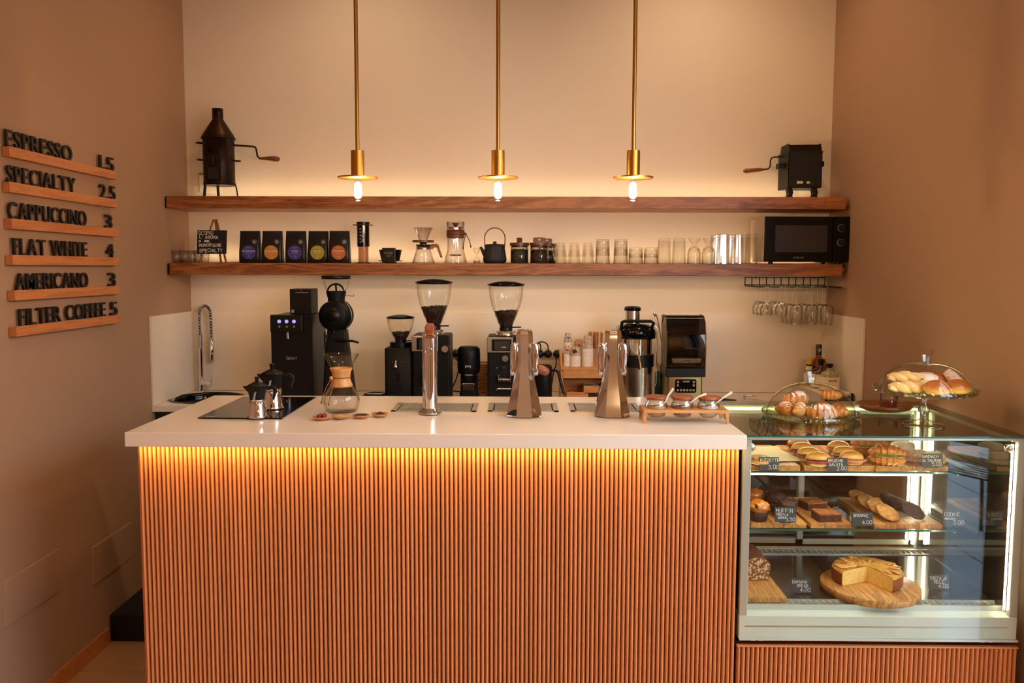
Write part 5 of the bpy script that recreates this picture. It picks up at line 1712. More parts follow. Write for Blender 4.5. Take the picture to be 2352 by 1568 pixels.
# ---- box with mirror top and bottles
zbox = .066
A, B = at(1884, 902, 4.30), at(1970, 902, 4.30)
B.x = min(B.x, XR - .02)
t = thing('equipment_box', 'flat grey box with glossy mirror top in the back right corner', 'box', ((A.x + B.x) / 2, 4.30, ZB))
hw = (B.x - A.x) / 2
MB().box(-hw, hw, 0, .44, .004, zbox - .004).build('body', 'alu', t, bevel=.002)
MB().box(-hw, hw, 0, .44, zbox - .004, zbox).build('glossy_top', 'splash_white', t, bevel=.001)
bpy.data.materials['splash_white'].node_tree.nodes['Principled BSDF'].inputs['Roughness'].default_value = .3
for k in range(2):
    MB().box(-hw * .72 + k * hw * .78, -hw * .72 + (k + .94) * hw * .78, -.003, 0, .008, zbox - .012).build('dark_window', 'emblem_brown', t)
MB().box(hw * .86, hw, -.006, .02, .012, zbox + .002).build('corner_hinge', 'black_plastic', t, bevel=.002)


def bottle(px, Y, prof, mats, label, extra, zbase=None):
    z0 = ZB + zbox + .0005 if zbase is None else zbase
    t = thing('bottle', label, 'bottle', (at(px, 890, Y).x, Y, z0), 0, 'bottles in the back corner')
    q = mpp(Y, 1.1)
    for (nm, m_, pr) in mats:
        MB().lathe([(r_ * q, z * q) for r_, z in pr], 28).build(nm, m_, t)
    extra(t, q)
    return t


def ex_bitters(t, q):
    MB().lathe([(7.2 * q, 30 * q), (7.2 * q, 44 * q)], 24).build('neck_label', 'paper_white', t)
    printed('BITTERS', 3.2 * q, 'print_dark', t, (0, -11.6 * q, 12 * q))
    MB().lathe([(0, 0), (3 * q, 0)], 12, T(-3 * q, -11.45 * q, 21 * q, R(90))).build('crest', 'print_dark', t)


bottle(1857, 4.62, None, [('glass_body', 'paper_white', [(0, 0), (11 * 1, 0), (11, 27), (10.8, 28), (7, 29)]), ('neck', 'print_dark', [(7, 28), (7, 48), (0, 48)]), ('cap', 'yellow_cap', [(6.8, 48), (6.8, 60), (6, 61), (0, 61)])], 'bitters bottle with yellow cap and oversized white paper label', ex_bitters)


def ex_whiskey(t, q):
    MB().lathe([(19.6 * q, 18 * q), (19.6 * q, 42 * q)], 28).build('label', 'bottle_green', t)
    printed('TULLAMORE', 6.6 * q, 'print_white', t, (0, -20.0 * q, 35 * q))
    printed('D.E.W.', 6 * q, 'print_white', t, (0, -20.0 * q, 26 * q))
    printed('D', 9 * q, 'print_white', t, (0, -7.2 * q, 76 * q))


bottle(1878, 4.66, None, [('glass_body', 'whiskey', [(0, 0), (19, 0), (19.5, 2), (19.5, 45), (17, 52), (9, 60), (6.5, 63)]), ('neck', 'smoked_light', [(6.5, 63), (6.2, 68)]), ('foil_cap', 'bottle_green', [(6.6, 67), (6.8, 90), (6, 91), (0, 91)])], 'tall amber whiskey bottle with dark green foil neck', ex_whiskey)


def ex_d(t, q):
    MB().lathe([(22.4 * q, 2 * q), (22.4 * q, 32 * q)], 28).build('label', 'paper_white', t)
    printed('dstilla', 8.5 * q, 'print_dark', t, (0, -22.6 * q, 22 * q))
    MB().box(-5 * q, 5 * q, -22.7 * q, -22.5 * q, 14 * q, 14.6 * q).build('rule', 'print_dark', t)


bottle(1884, 4.53, None, [('glass_body', 'amber_dark', [(0, 0), (22, 0), (22, 34), (17, 42), (8, 47), (6, 49), (6, 52)]), ('stopper', 'black_gloss', [(5, 50), (6, 56), (9, 60), (9, 65), (0, 66)])], 'squat dark amber bottle with black stopper behind the clear bottle', ex_d)
bottle(1904, 4.42, None, [('glass_body', 'pale_spirit', [(0, 0), (22, 0), (22, 33), (16, 42), (7, 46), (6, 48), (6, 52)]), ('stopper', 'black_gloss', [(5, 48), (6, 54), (8.5, 57), (8.5, 61), (0, 62)])], 'squat pale bottle with white label and black stopper on the grey box', ex_d)

# ================================================================== on the front counter
uc = mpp(3.1, 1.2)
# ---- induction hob
c = [onz(473, 962, ZT), onz(655, 962, ZT), onz(724, 913, ZT), onz(541, 913, ZT)]
x0, x1 = (c[0].x + c[3].x) / 2, (c[1].x + c[2].x) / 2
t = thing('induction_hob', 'black glass induction hob set on the left end of the counter', 'hob', ((x0 + x1) / 2, (c[0].y + c[3].y) / 2, ZT))
hx, hy = (x1 - x0) / 2, (c[3].y - c[0].y) / 2
MB().hprism(rrect(hx, hy, .006), .0005, .005).build('glass_plate', 'black_gloss', t, bevel=.001)
MB().box(hx - .0015, hx + .001, -hy, hy, .0005, .0045).build('edge_trim', 'steel', t)
for yy in (-.12, .11):
    MB().lathe([(.066, .0052), (.0675, .0052)], 48, T(0, yy, 0)).build('zone_ring', 'print_grey', t)
MB().cbox(-hx * .75, -hy + .022, .0052, .03, .012, .0003).build('maker_mark', 'print_grey', t)


def moka(px, py, H, label):
    P = onz(px, py, ZT + .005)
    t = thing('moka_pot', label, 'moka pot', (P.x, P.y, ZT + .0055), R(8), 'moka pots on the hob')
    k = H / 94.0
    q = mpp(P.y, 1.2) * k
    oc = lambda r, z, sx=1.0: [(r * q * sx * math.cos(R(22.5) + PI / 4 * i), r * q * sx * math.sin(R(22.5) + PI / 4 * i), z * q) for i in range(8)]
    MB().lathe([(0, 0), (22 * q, 0), (23 * q, 2 * q), (20.5 * q, 6 * q), (19.5 * q, 22 * q), (18 * q, 30 * q), (18 * q, 38 * q), (0, 38 * q)], 40).build('boiler', 'chrome', t)
    MB().lathe([(17.2 * q, 38 * q), (18 * q, 39 * q), (18 * q, 41 * q), (17 * q, 42 * q)], 32).build('thread_ring', 'steel', t)
    MB().loft([oc(17.5, 40), oc(17, 44), oc(23, 72), oc(24, 73)], smooth=False).build('upper_chamber', 'black_matte', t)
    MB().prism([(-19 * q, 58 * q), (-20 * q, 72 * q), (-31 * q, 73 * q), (-29 * q, 69 * q)], -5 * q, 5 * q).build('pour_lip', 'black_matte', t, bevel=.002)
    MB().loft([oc(23.5, 73.2), oc(22, 75), oc(7, 82), oc(5, 82.5)], smooth=False).build('lid', 'black_matte', t)
    MB().loft([oc(3.5, 82), oc(4.2, 84), oc(5.5, 93), oc(4.5, 94)], smooth=False).build('knob', 'black_plastic', t)
    MB().prism([(20 * q, 70 * q), (36 * q, 74 * q), (44 * q, 68 * q), (45 * q, 60 * q), (38 * q, 40 * q), (33 * q, 42 * q), (37 * q, 60 * q), (34 * q, 64 * q), (22 * q, 62 * q)], -3.5 * q, 3.5 * q).build('handle', 'black_plastic', t, bevel=.003)
    MB().blob(2 * q, 2 * q, 2 * q, 10, 6).build('safety_valve', 'brass', t, (-12 * q, -16.5 * q, 22 * q))
    printed('Bialetti', 8.5 * q, 'print_white', t, (-1 * q, -19.6 * q, 50 * q), (R(-11), R(-78), 0))
    return t


moka(592, 958, 94, 'smaller moka pot, black top and polished base, at the front of the hob')
moka(627, 938, 104, 'larger moka pot, black top and polished base, at the rear of the hob')

# ---- pour-over glass brewer with wooden collar
P = onz(785, 945, ZT)
t = thing('pour_over_brewer', 'hourglass-shaped glass pour-over brewer with light wooden collar and leather tie', 'coffee maker', (P.x, P.y, ZT))
q = mpp(P.y, 1.25)
MB().lathe([(0, .001), (33 * q, .001), (37 * q, 4 * q), (41 * q, 18 * q), (41.5 * q, 28 * q), (38 * q, 40 * q), (30 * q, 54 * q), (22 * q, 66 * q), (18 * q, 80 * q), (19 * q, 92 * q), (25 * q, 106 * q), (40.5 * q, 133 * q), (41.5 * q, 133.5 * q), (39 * q, 132 * q), (23.5 * q, 106 * q), (17.5 * q, 92 * q), (16.8 * q, 80 * q), (20.5 * q, 66 * q), (36 * q, 40 * q), (39.5 * q, 28 * q), (35 * q, 5 * q), (0, 3 * q)], 48).build('flask', 'dome_glass', t)
MB().lathe([(20 * q, 64 * q), (25.5 * q, 58 * q), (26 * q, 62 * q), (21 * q, 74 * q), (20 * q, 81 * q), (22 * q, 92 * q), (26 * q, 101 * q), (25 * q, 102 * q), (20.5 * q, 94 * q), (18.6 * q, 81 * q), (20 * q, 64 * q)], 44).build('collar', 'light_wood', t)
MB().lathe([(20.4 * q + 1.3 * q * math.cos(a), 80 * q + 1.3 * q * math.sin(a)) for a in [2 * PI * i / 8 for i in range(9)]], 32).build('tie', 'cord_brown', t)
MB().blob(5 * q, 5 * q, 5 * q, 14, 10).build('bead', 'light_wood', t, (-20 * q, -12 * q, 74 * q))
MB().tube([(-20 * q, -16 * q, 78 * q), (-30 * q, -20 * q, 60 * q), (-38 * q, -20 * q, 40 * q), (-42 * q, -20 * q, 26 * q)], 1.1 * q, 6).tube([(-19 * q, -17 * q, 76 * q), (-14 * q, -24 * q, 62 * q), (-18 * q, -34 * q, 44 * q), (-21 * q, -38 * q, 25 * q)], 1.1 * q, 6).blob(2.3 * q, 2.3 * q, 3 * q, 8, 6, M=T(-42 * q, -20 * q, 21 * q)).blob(2.3 * q, 2.3 * q, 3 * q, 8, 6, M=T(-21 * q, -38.5 * q, 20 * q)).build('cord_ends', 'cord_brown', t)

# ---- four tasting saucers


def saucer(px, py, label, fill):
    P = onz(px, py, ZT)
    t = thing('wooden_saucer', label, 'saucer', (P.x, P.y, ZT))
    q = mpp(P.y, 1.17)
    MB().lathe([(0, .0005), (8 * q, .0005), (14 * q, 2.5 * q), (20 * q, 7.5 * q), (20 * q, 8.5 * q), (13 * q, 5 * q), (8 * q, 3 * q), (0, 2.6 * q)], 36).build('dish', 'bamboo', t)
    fill(P, q, t)


def cherries(P, q, t):
    for k, (x, y, w_) in enumerate(((-5, -4, 'front left'), (6, -4, 'front right'), (-4, 6, 'back left'), (5, 7, 'back right'))):
        c_ = thing('coffee_cherry', '%s dark red coffee cherry in the first wooden saucer' % w_, 'cherry', (P.x + x * q, P.y + y * q, ZT + 3.6 * q), 0, 'coffee cherries in the first saucer')
        MB().blob(5.4 * q, 5.4 * q, 5.2 * q, 18, 12, .04, 20, k).build('fruit', 'cherry', c_)
        MB().lathe([(0, 10.2 * q), (.9 * q, 10.6 * q), (1.1 * q, 10.0 * q)], 10).build('crown', 'emblem_brown', c_)


def beans_fill(m_, seed, hump=2.0, heap=False):
    def f(P, q, t):
        rnd = random.Random(seed)
        m = MB().lathe([(0, (7.5 if not heap else 13) * q), (4 * q, (7.2 if not heap else 10) * q), (13 * q, 6 * q), (14 * q, 5.2 * q)], 28)
        if not heap:
            for _ in range(70):
                a, r_ = rnd.uniform(0, 2 * PI), 13.5 * q * math.sqrt(rnd.random())
                m.blob(2.2 * q, 1.5 * q, 1.2 * q, 8, 5, M=T(r_ * math.cos(a), r_ * math.sin(a), (6.6 - r_ / q * .04) * q, rnd.uniform(-.6, .6), rnd.uniform(-.6, .6), rnd.uniform(0, 6)))
        stuff(m.build('coffee', m_, t))
    return f


saucer(739, 964, 'first small wooden saucer on the counter, holding four coffee cherries', cherries)
saucer(782, 962, 'second small wooden saucer, filled with pale green coffee beans', beans_fill('green_beans', 1))
saucer(829, 960, 'third small wooden saucer, filled with roasted brown beans', beans_fill('beans', 2))
saucer(873, 957, 'fourth small wooden saucer, heaped with dark ground coffee', beans_fill('ground', 3, heap=True))


# ---- drip trays


def drip_tray(pa, pb, yb, yf, label, nx, slot=False):
    A, B = onz(pa, yf, ZT), onz(pb, yf, ZT)
    Bk = onz((pa + pb) / 2, yb, ZT)
    hx, hy = (B.x - A.x) / 2, (Bk.y - A.y) / 2
    t = thing('drip_tray', label, 'tray', ((A.x + B.x) / 2, (A.y + Bk.y) / 2, ZT), 0, 'perforated steel drip trays in the counter')
    fr = MB()
    m_ = .018
    fr.box(-hx, hx, -hy, -hy + m_ * .6, .0004, .003).box(-hx, hx, hy - m_ * .6, hy, .0004, .003).box(-hx, -hx + m_, -hy, hy, .0004, .003).box(hx - m_, hx, -hy, hy, .0004, .003)
    fr.build('frame', 'alu', t)
    MB().box(-hx + m_, hx - m_, -hy + m_ * .6, hy - m_ * .6, .0004, .0008).build('dark_pan', 'platform_black', t)
    g = MB()
    ix, iy = hx - m_ - .008, hy - m_ * .6 - .003
    px_ = 2 * ix / nx
    ny = 7
    py_ = 2 * iy / ny
    for i in range(nx + 1):
        x = -ix + i * px_
        g.box(x - px_ * .26, x + px_ * .26, -iy - .003, iy + .003, .0012, .0028)
    for j in range(ny + 1):
        y = -iy + j * py_
        g.box(-ix, ix, y - py_ * .26, y + py_ * .26, .0012, .0029)
    g.build('grate', 'alu', t)
    return t


drip_tray(898, 1094, 927, 945, 'leftmost perforated drip tray, under the single chrome column tap', 26)
drip_tray(1120, 1283, 927, 945, 'middle perforated drip tray, under the first chrome twin tap tower', 30)
drip_tray(1311, 1476, 927, 945, 'rightmost perforated drip tray, under the second chrome twin tap tower', 30)

# ---- chrome column tap
P = onz(988, 950, ZT)
t = thing('column_tap', 'single polished chrome column tap with a wooden lever on top', 'tap', (P.x, P.y, ZT + .003))
q = mpp(P.y, 1.3)
MB().lathe([(0, 0), (27 * q, 0), (27 * q, 2 * q), (24 * q, 5 * q), (20 * q, 8 * q), (18.5 * q, 12 * q), (17 * q, 13 * q)], 44).build('flange', 'chrome', t)
n = 40
r_ = 17.3 * q
ring0 = [(r_ * math.cos(2 * PI * i / n), r_ * math.sin(2 * PI * i / n), 12 * q) for i in range(n)]
ring1 = [(r_ * math.cos(2 * PI * i / n), r_ * math.sin(2 * PI * i / n), 182 * q + .55 * r_ * math.sin(2 * PI * i / n)) for i in range(n)]
MB().loft([ring0, ring1]).build('column', 'chrome', t)
MB().lathe([(7 * q, 0), (8.5 * q, 0), (8.5 * q, 1.5 * q), (7 * q, 1.5 * q), (7 * q, 0)], 28, T(-1 * q, -r_ - .0006, 146 * q, R(90))).build('badge_ring', 'steel', t)
MB().loft([[(x, y, 180 * q) for x, y in rrect(8 * q, 5 * q, 3 * q)], [(x, y + 4 * q, 198 * q) for x, y in rrect(12 * q, 6 * q, 4 * q)], [(x, y + 8 * q, 207 * q) for x, y in rrect(7 * q, 4 * q, 3 * q)]]).build('lever', 'handle_wood', t, bevel=.002)


def tower(px, label, wood_lever):
    P = onz(px, 955, ZT)
    t = thing('tap_tower', label, 'tap', (P.x, P.y, ZT + .003))
    q = mpp(P.y, 1.3)
    rings = []
    for (z, hx, hy, ch) in ((0, 40, 34, 15), (4, 39.6, 33.5, 15), (30, 35, 29, 15), (60, 29, 24, 13), (90, 23, 20, 11), (115, 19.5, 18, 9), (140, 18.5, 18, 8), (165, 19, 18, 7), (185, 19, 17, 6), (194, 18, 15, 6), (198, 14, 11, 5)):
        hx_, hy_, c_ = hx * q, hy * q, ch * q * 1.35
        c_ = min(c_, hx_ * .62, hy_ * .9)
        f = .45 * hx_
        rings.append([(hx_, -hy_ + c_, z * q), (hx_, hy_ - c_, z * q), (f, hy_, z * q), (-f, hy_, z * q), (-hx_, hy_ - c_, z * q), (-hx_, -hy_ + c_, z * q), (-f, -hy_, z * q), (f, -hy_, z * q)])
    bm_ = MB()
    for i in range(8):
        bm_.loft([[r_[i], r_[(i + 1) % 8]] for r_ in rings], cap=False, closed_ring=False)
    bm_.add(rings[-1], [tuple(range(8))], False)
    bm_.build('body', 'chrome', t)
    for sx in (-1, 1):
        a = MB().loft([[(sx * (24 + dx * .9) * q, dy * q, z * q) for dx, dy in rrect(w, dpt, min(w, dpt) * .8, 4)] for z, w, dpt in ((150, 3, 8), (165, 7, 14), (158, 9, 15), (130, 8, 12), (108, 7, 10))][1:], smooth=True).build('tap_arm', 'chrome', t)
        MB().loft([[(x + sx * 17 * q, y, 168 * q) for x, y in rrect(6 * q, 12 * q, 4 * q)], [(x + sx * 24 * q, y, 162 * q) for x, y in rrect(8 * q, 14 * q, 4 * q)], [(x + sx * 26 * q, y, 135 * q) for x, y in rrect(7 * q, 12 * q, 4 * q)], [(x + sx * 26 * q, y, 118 * q) for x, y in rrect(6 * q, 9 * q, 4 * q)]]).build('arm_shell', 'chrome', a)
        MB().lathe([(0, 92 * q), (5 * q, 93 * q), (7 * q, 99 * q), (7 * q, 116 * q), (6 * q, 120 * q), (0, 120 * q)], 24, T(sx * 26 * q, 0, 0)).build('nozzle', 'chrome', a)
    if wood_lever:
        MB().tube([(14 * q, 26 * q, 108 * q), (26 * q, 30 * q, 106 * q), (42 * q, 32 * q, 101 * q), (54 * q, 32 * q, 96 * q), (58 * q, 32 * q, 94 * q)], [4 * q, 8 * q, 11 * q, 9 * q, 3 * q], 12).build('wooden_lever', 'handle_wood', t)
    return t


tower(1204, 'first chrome twin tap tower, flaring octagonal body with a wooden side lever', True)
tower(1405, 'second chrome twin tap tower, flaring octagonal body nearer the sugar jars', False)

# ---- jar stand
A, B = onz(1478, 972, ZT), onz(1672, 972, ZT)
t = thing('jar_stand', 'small bamboo stand with splayed legs holding three sugar jars', 'stand', ((A.x + B.x) / 2, A.y + .05, ZT))
q = mpp(A.y + .05, 1.2)
hx, hy = (B.x - A.x) / 2, .055
JX = [(1513 - 1575) * q, (1572 - 1575) * q, (1632 - 1575) * q]
zt0, zt1 = 24 * q, 31 * q
pl = MB()
# top plate with three round openings: strips of quads around each hole
N = 32
edges = [-hx, (JX[0] + JX[1]) / 2, (JX[1] + JX[2]) / 2, hx]
rh = 23.5 * q
for k in range(3):
    cx_, xa, xb_ = JX[k], edges[k], edges[k + 1]
    ci_ = [(cx_ + rh * math.cos(2 * PI * (i + .5) / N), rh * math.sin(2 * PI * (i + .5) / N)) for i in range(N)]
    sq_ = []
    for i in range(N):
        a = 2 * PI * (i + .5) / N
        c_, s_ = math.cos(a), math.sin(a)
        kk = min(((xb_ if c_ > 0 else xa) - cx_) / c_, ((hy if s_ > 0 else -hy)) / s_)
        sq_.append((cx_ + c_ * kk, s_ * kk))
    for w_ in ((xa, -hy), (xb_, -hy), (xb_, hy), (xa, hy)):
        j = min(range(N), key=lambda e: (sq_[e][0] - w_[0]) ** 2 + (sq_[e][1] - w_[1]) ** 2)
        sq_[j] = w_
    f = [(i, i + N, (i + 1) % N + N, (i + 1) % N) for i in range(N)]
    pl.add([(x, y, zt1) for x, y in ci_ + sq_], f, False)
    pl.add([(x, y, zt0) for x, y in ci_ + sq_], [tuple(reversed(e)) for e in f], False)
    pl.add([(x, y, zt1) for x, y in sq_] + [(x, y, zt0) for x, y in sq_], f, False)
    pl.add([(x, y, zt0) for x, y in ci_] + [(x, y, zt1) for x, y in ci_], f, False)
pl.build('top_plate', 'bamboo', t)
for sx in (-1, 1):
    for sy in (-1, 1):
        MB().loft([[(sx * (hx - .003) + dx, sy * (hy - .006) + dy, 0) for dx, dy in ((-.004, -.004), (.004, -.004), (.004, .004), (-.004, .004))], [(sx * (hx - .006) + dx, sy * (hy - .010) + dy, zt0) for dx, dy in ((-.006, -.010), (.006, -.010), (.006, .010), (-.006, .010))]], smooth=False).build('leg', 'bamboo', t)
for k, (m_, lab, w_) in enumerate((('sugar_tan', 'pale cane sugar', 'left'), ('sugar_brown', 'dark brown sugar', 'middle'), ('sugar_white', 'white sugar', 'right'))):
    X, Y = (A.x + B.x) / 2 + JX[k], A.y + .05
    j = thing('sugar_jar', '%s glass jar of %s with wooden lid in the bamboo stand' % (w_, lab), 'jar', (X, Y, ZT), 0, 'sugar jars in the bamboo stand')
    MB().lathe([(0, 10 * q), (14 * q, 10 * q), (20 * q, 14 * q), (23 * q, 22 * q), (23 * q, 28 * q), (25.5 * q, 34 * q), (25 * q, 40 * q), (21 * q, 45 * q), (22.5 * q, 51 * q), (21.3 * q, 51 * q), (20 * q, 45 * q), (24 * q, 39 * q), (24.3 * q, 34 * q), (21.7 * q, 27 * q), (19 * q, 15 * q), (0, 11.5 * q)], 36).build('glass_body', 'clear_glass', j)
    stuff(MB().lathe([(0, 12 * q), (18 * q, 15 * q), (21 * q, 23 * q), (22 * q, 30 * q), (23 * q, 33 * q), (0, 36 * q)], 28).build('sugar', m_, j))
    MB().lathe([(0, 51 * q), (24 * q, 51 * q), (25.5 * q, 53 * q), (25 * q, 57 * q), (22 * q, 58.5 * q), (0, 58.5 * q)], 36).build('lid', 'handle_wood', j)
    s_ = thing('sugar_spoon', 'white spoon sticking out of the %s sugar jar' % w_, 'spoon', (X, Y, ZT), 0, 'white spoons in the sugar jars')
    dxs = (30, 46, 44)[k]
    MB().tube([(4 * q, -10 * q, 34 * q), (18 * q, -17 * q, 48 * q), (dxs * .75 * q, -19 * q, 60 * q), ((dxs + 4) * q, -20 * q, (78, 66, 70)[k] * q)], [1.6 * q, 1.6 * q, 1.9 * q, 3 * q], 8).build('handle', 'white_plastic', s_)
    MB().blob(6 * q, 4 * q, 2 * q, 12, 8).build('bowl', 'white_plastic', s_, (2 * q, -8 * q, 33 * q))

# ================================================================== pastry case
KX0, KX1, KY0, KY1 = 0.728, 1.648, 2.735, 3.46
ZK0, ZKW, ZK1, ZKT = 0.470, 0.560, 1.146, 1.159
PX1 = at(2338, 1500, 2.745).x
mat('glass_edge', (36, 92, 78), 0.15, var=0.05, coat=0.5)
base = thing('case_plinth', 'low slatted wooden plinth under the pastry case', 'plinth', (0, 0, 0))
MB().box(0.724, PX1, 2.757, KY1, 0.0, 0.442).build('carcass', 'walnut', base)  # dark backing colour stands in for shade between the plinth slats
MB().box(0.724, PX1, 2.742, 2.757, 0.442, 0.448).build('top_lip', 'slat_wood', base, bevel=.001)
NB = 60
pb = (PX1 - 0.724) / NB
smb = slat_mesh(pb * .80, .441)
for i in range(NB):
    put('slat', smb, 'slat_wood', base, (0.724 + (i + .5) * pb, 2.755, 0))

case = thing('pastry_case', 'glass pastry display case with lit shelves beside the counter', 'display case', (0, 0, 0))
for x in (KX0 + .05, KX1 - .10):
    MB().box(x, x + .014, KY0 + .04, KY0 + .08, .4485, ZK0).box(x + .028, x + .042, KY0 + .04, KY0 + .08, .4485, ZK0).build('foot', 'white_plastic', case)
    MB().box(x + .014, x + .028, KY0 + .05, KY0 + .08, .4485, ZK0).build('foot_block', 'steel', case)
MB().box(KX0 + .004, KX1 - .004, KY0 + .09, KY1 - .03, .4485, ZK0).build('underframe', 'platform_black', case)
MB().box(KX0, KX1, KY0 + .008, KY1, ZK0, ZKW - .01).build('base_body', 'case_grey', case, bevel=.002)
MB().box(KX0, KX1, KY0 - .004, KY0 + .008, ZK0, ZK0 + .006).build('bottom_trim', 'case_frame', case)
MB().box(KX0, KX1, KY0, KY0 + .007, ZK0 + .006, ZK1 + .002).build('front_glass', 'case_glass', case)
# printed frame lines on the front panel
MB().box(KX0 + .02, KX1 - .03, KY0 + .0072, KY0 + .0078, ZK0 + .042, ZK0 + .047).build('panel_line', 'alu', case)
for (x0, x1) in ((KX0, KX0 + .027), (KX1 - .026, KX1)):
    MB().box(x0, x1, KY0 + .008, KY0 + .03, ZKW - .01, ZK1).build('front_post', 'case_frame', case, bevel=.002)
    MB().box(x0, x1, KY1 - .03, KY1, ZKW - .01, ZK1).build('rear_post', 'case_frame', case, bevel=.002)
MB().box(KX0, KX1, KY0 + .008, KY0 + .03, ZK1 - .004, ZK1 + .004).build('front_rail', 'case_frame', case, bevel=.001)
MB().box(KX0, KX1, KY1 - .05, KY1, ZK1 - .02, ZK1 + .004).build('rear_rail', 'case_frame', case, bevel=.001)
MB().box(KX1 - .035, KX1, KY0 + .03, KY1 - .05, ZK1 - .01, ZK1 + .004).build('side_rail', 'case_frame', case, bevel=.001)
MB().box(KX0, KX0 + .02, KY0 + .03, KY1 - .05, ZK1 - .01, ZK1 + .004).build('side_rail', 'case_frame', case, bevel=.001)
MB().box(KX0, KX1, KY0, KY1, ZK1 + .006, ZKT).build('top_glass', 'top_glass', case)
MB().box(KX0 + .002, KX1 - .002, KY0 - .0012, KY0 - .0002, ZK1 + .007, ZKT - .001).build('top_glass_edge', 'glass_edge', case)
MB().box(KX1 - .020, KX1 - .014, KY0 + .03, KY1 - .03, ZKW, ZK1 - .01).build('side_pane', 'side_pane', case)
MB().box(KX0 + .004, KX0 + .012, KY0 + .03, KY1 - .03, ZKW - .01, ZK1 - .01).build('inner_side_panel', 'alu', case)
# sliding rear doors
for (x0, x1, y) in ((KX0 + .03, 1.16, KY1 - .022), (1.14, KX1 - .03, KY1 - .034)):
    fr = MB().box(x0, x0 + .022, y, y + .01, ZKW + .01, ZK1 - .02).box(x1 - .022, x1, y, y + .01, ZKW + .01, ZK1 - .02).box(x0, x1, y, y + .01, ZKW + .01, ZKW + .03).box(x0, x1, y, y + .01, ZK1 - .035, ZK1 - .02).build('rear_door', 'case_frame', case)
    MB().box(x0 + .02, x1 - .02, y + .003, y + .007, ZKW + .03, ZK1 - .035).build('pane', 'case_glass', fr)
ZD = 0.565
DXA, DXB = KX0 + .014, KX1 - .022
for (x0, x1) in ((DXA, 1.20), (1.203, DXB)):
    MB().box(x0, x1, 2.845, 3.31, ZD - .012, ZD).build('deck_plate', 'case_floor', case, bevel=.001)
for (y0, y1) in ((2.795, 2.845), (3.31, 3.37)):
    MB().box(DXA, DXB, y0, y0 + .006, ZD - .02, ZD + .004).box(DXA, DXB, y1 - .006, y1, ZD - .02, ZD + .004).build('grille_rail', 'alu', case)
    g = MB()
    k = int((DXB - DXA) / .022)
    for i in range(k):
        x = DXA + (i + .5) * (DXB - DXA) / k
        g.box(x - .0016, x + .0016, y0 + .006, y1 - .006, ZD - .006, ZD - .001)
    g.build('air_grille', 'alu', case)
YF = 3.02
S1, S2 = at(1950, 1082, YF).z, at(1950, 1215, YF).z
SHX1 = 1.585
for z in (S1, S2):
    sh = MB().box(DXA, SHX1, YF, 3.40, z - .008, z).build('glass_shelf', 'top_glass', case)
    MB().box(DXA, SHX1, YF - .0014, YF - .0002, z - .008, z).build('shelf_edge', 'glass_edge', sh)
    for x in (DXA + .004, SHX1 + .004):
        MB().box(x - .003, x + .003, YF + .03, 3.41, z - .022, z - .009).build('shelf_bracket', 'alu', sh)
led = MB().box(.80, 1.46, YF + .006, YF + .014, S1 - .0165, S1 - .0095).build('shelf_lamp', 'led_white', case)
MB().box(.80, 1.46, YF + .0142, YF + .02, S1 - .018, S1 - .0085).build('lamp_back', 'alu', case)
MB().cyl(.006, ZKW + .02, ZK1 - .02, 12, T(KX1 - .045, KY1 - .055, 0)).build('corner_lamp', 'led_white', case)
MB().cyl(.0035, ZKW + .005, ZK1 - .02, 12, T(KX1 - .0295, KY0 + .036, 0)).build('corner_lamp', 'led_white', case)
MB().box(KX0 + .03, KX1 - .04, KY0 + .031, KY0 + .039, ZK1 - .003, ZK1 + .003).build('top_lamp', 'led_white', case)
MB().box(KX0 + .03, KX1 - .05, KY1 - .062, KY1 - .052, ZK1 - .014, ZK1 - .006).build('top_lamp', 'led_white', case)
MB().blob(.015, .015, .015, 16, 12).build('corner_knob', 'chrome', case, (KX0 + .034, KY0 + .045, ZK1 - .05))
MB().blob(.015, .015, .015, 16, 12).build('corner_knob', 'chrome', case, (KX1 - .036, KY0 + .045, ZK1 - .05))

# ---- boards


def board(x0, x1, y0, y1, z, label, th=.018, hole=False):
    t = thing('serving_board', label, 'board', ((x0 + x1) / 2, (y0 + y1) / 2, z + .0005), 0, 'wooden serving boards in the pastry case')
    n = max(3, round((x1 - x0) / .045))
    w = (x1 - x0) / n
    for i in range(n):
        MB().box(-(x1 - x0) / 2 + i * w + .0002, -(x1 - x0) / 2 + (i + 1) * w - .0002, -(y1 - y0) / 2, (y1 - y0) / 2, 0, th).build('plank', 'board_wood', t, bevel=.0012)
    return t


BT = .0188
bpx = lambda p, y: at(p, y, YF + .005).x
for (a, b, z, y, lab) in ((1724, 1838, S1, 1080, 'wooden board under the pizzette and parchment on the top case shelf'), (1850, 2008, S1, 1080, 'wooden board under the filled brioche rolls on the top case shelf'),
                          (2014, 2178, S1, 1080, 'wooden board under the croissants and sandwiches on the top case shelf'), (1724, 1853, S2, 1212, 'wooden board under the muffins on the middle case shelf'),
                          (1862, 1957, S2, 1212, 'wooden board under the brownies on the middle case shelf'), (2007, 2165, S2, 1212, 'wooden board under the cookies on the middle case shelf')):
    board(max(bpx(a, y), DXA + .002), bpx(b, y), YF + .005, 3.385, z, lab)
BXR = onz(1808, 1372, ZD + .018).x
BYF = onz(1808, 1372, ZD + .018).y
board(DXA + .002, BXR, BYF, BYF + .30, ZD, 'wooden board under the banana bread at the case bottom')


def food(name, px, py, z, label, cat, group=None, rz=0.0):
    P = onz(px, py, z)
    return thing(name, label, cat, (P.x, P.y, z + .0005), rz, group)


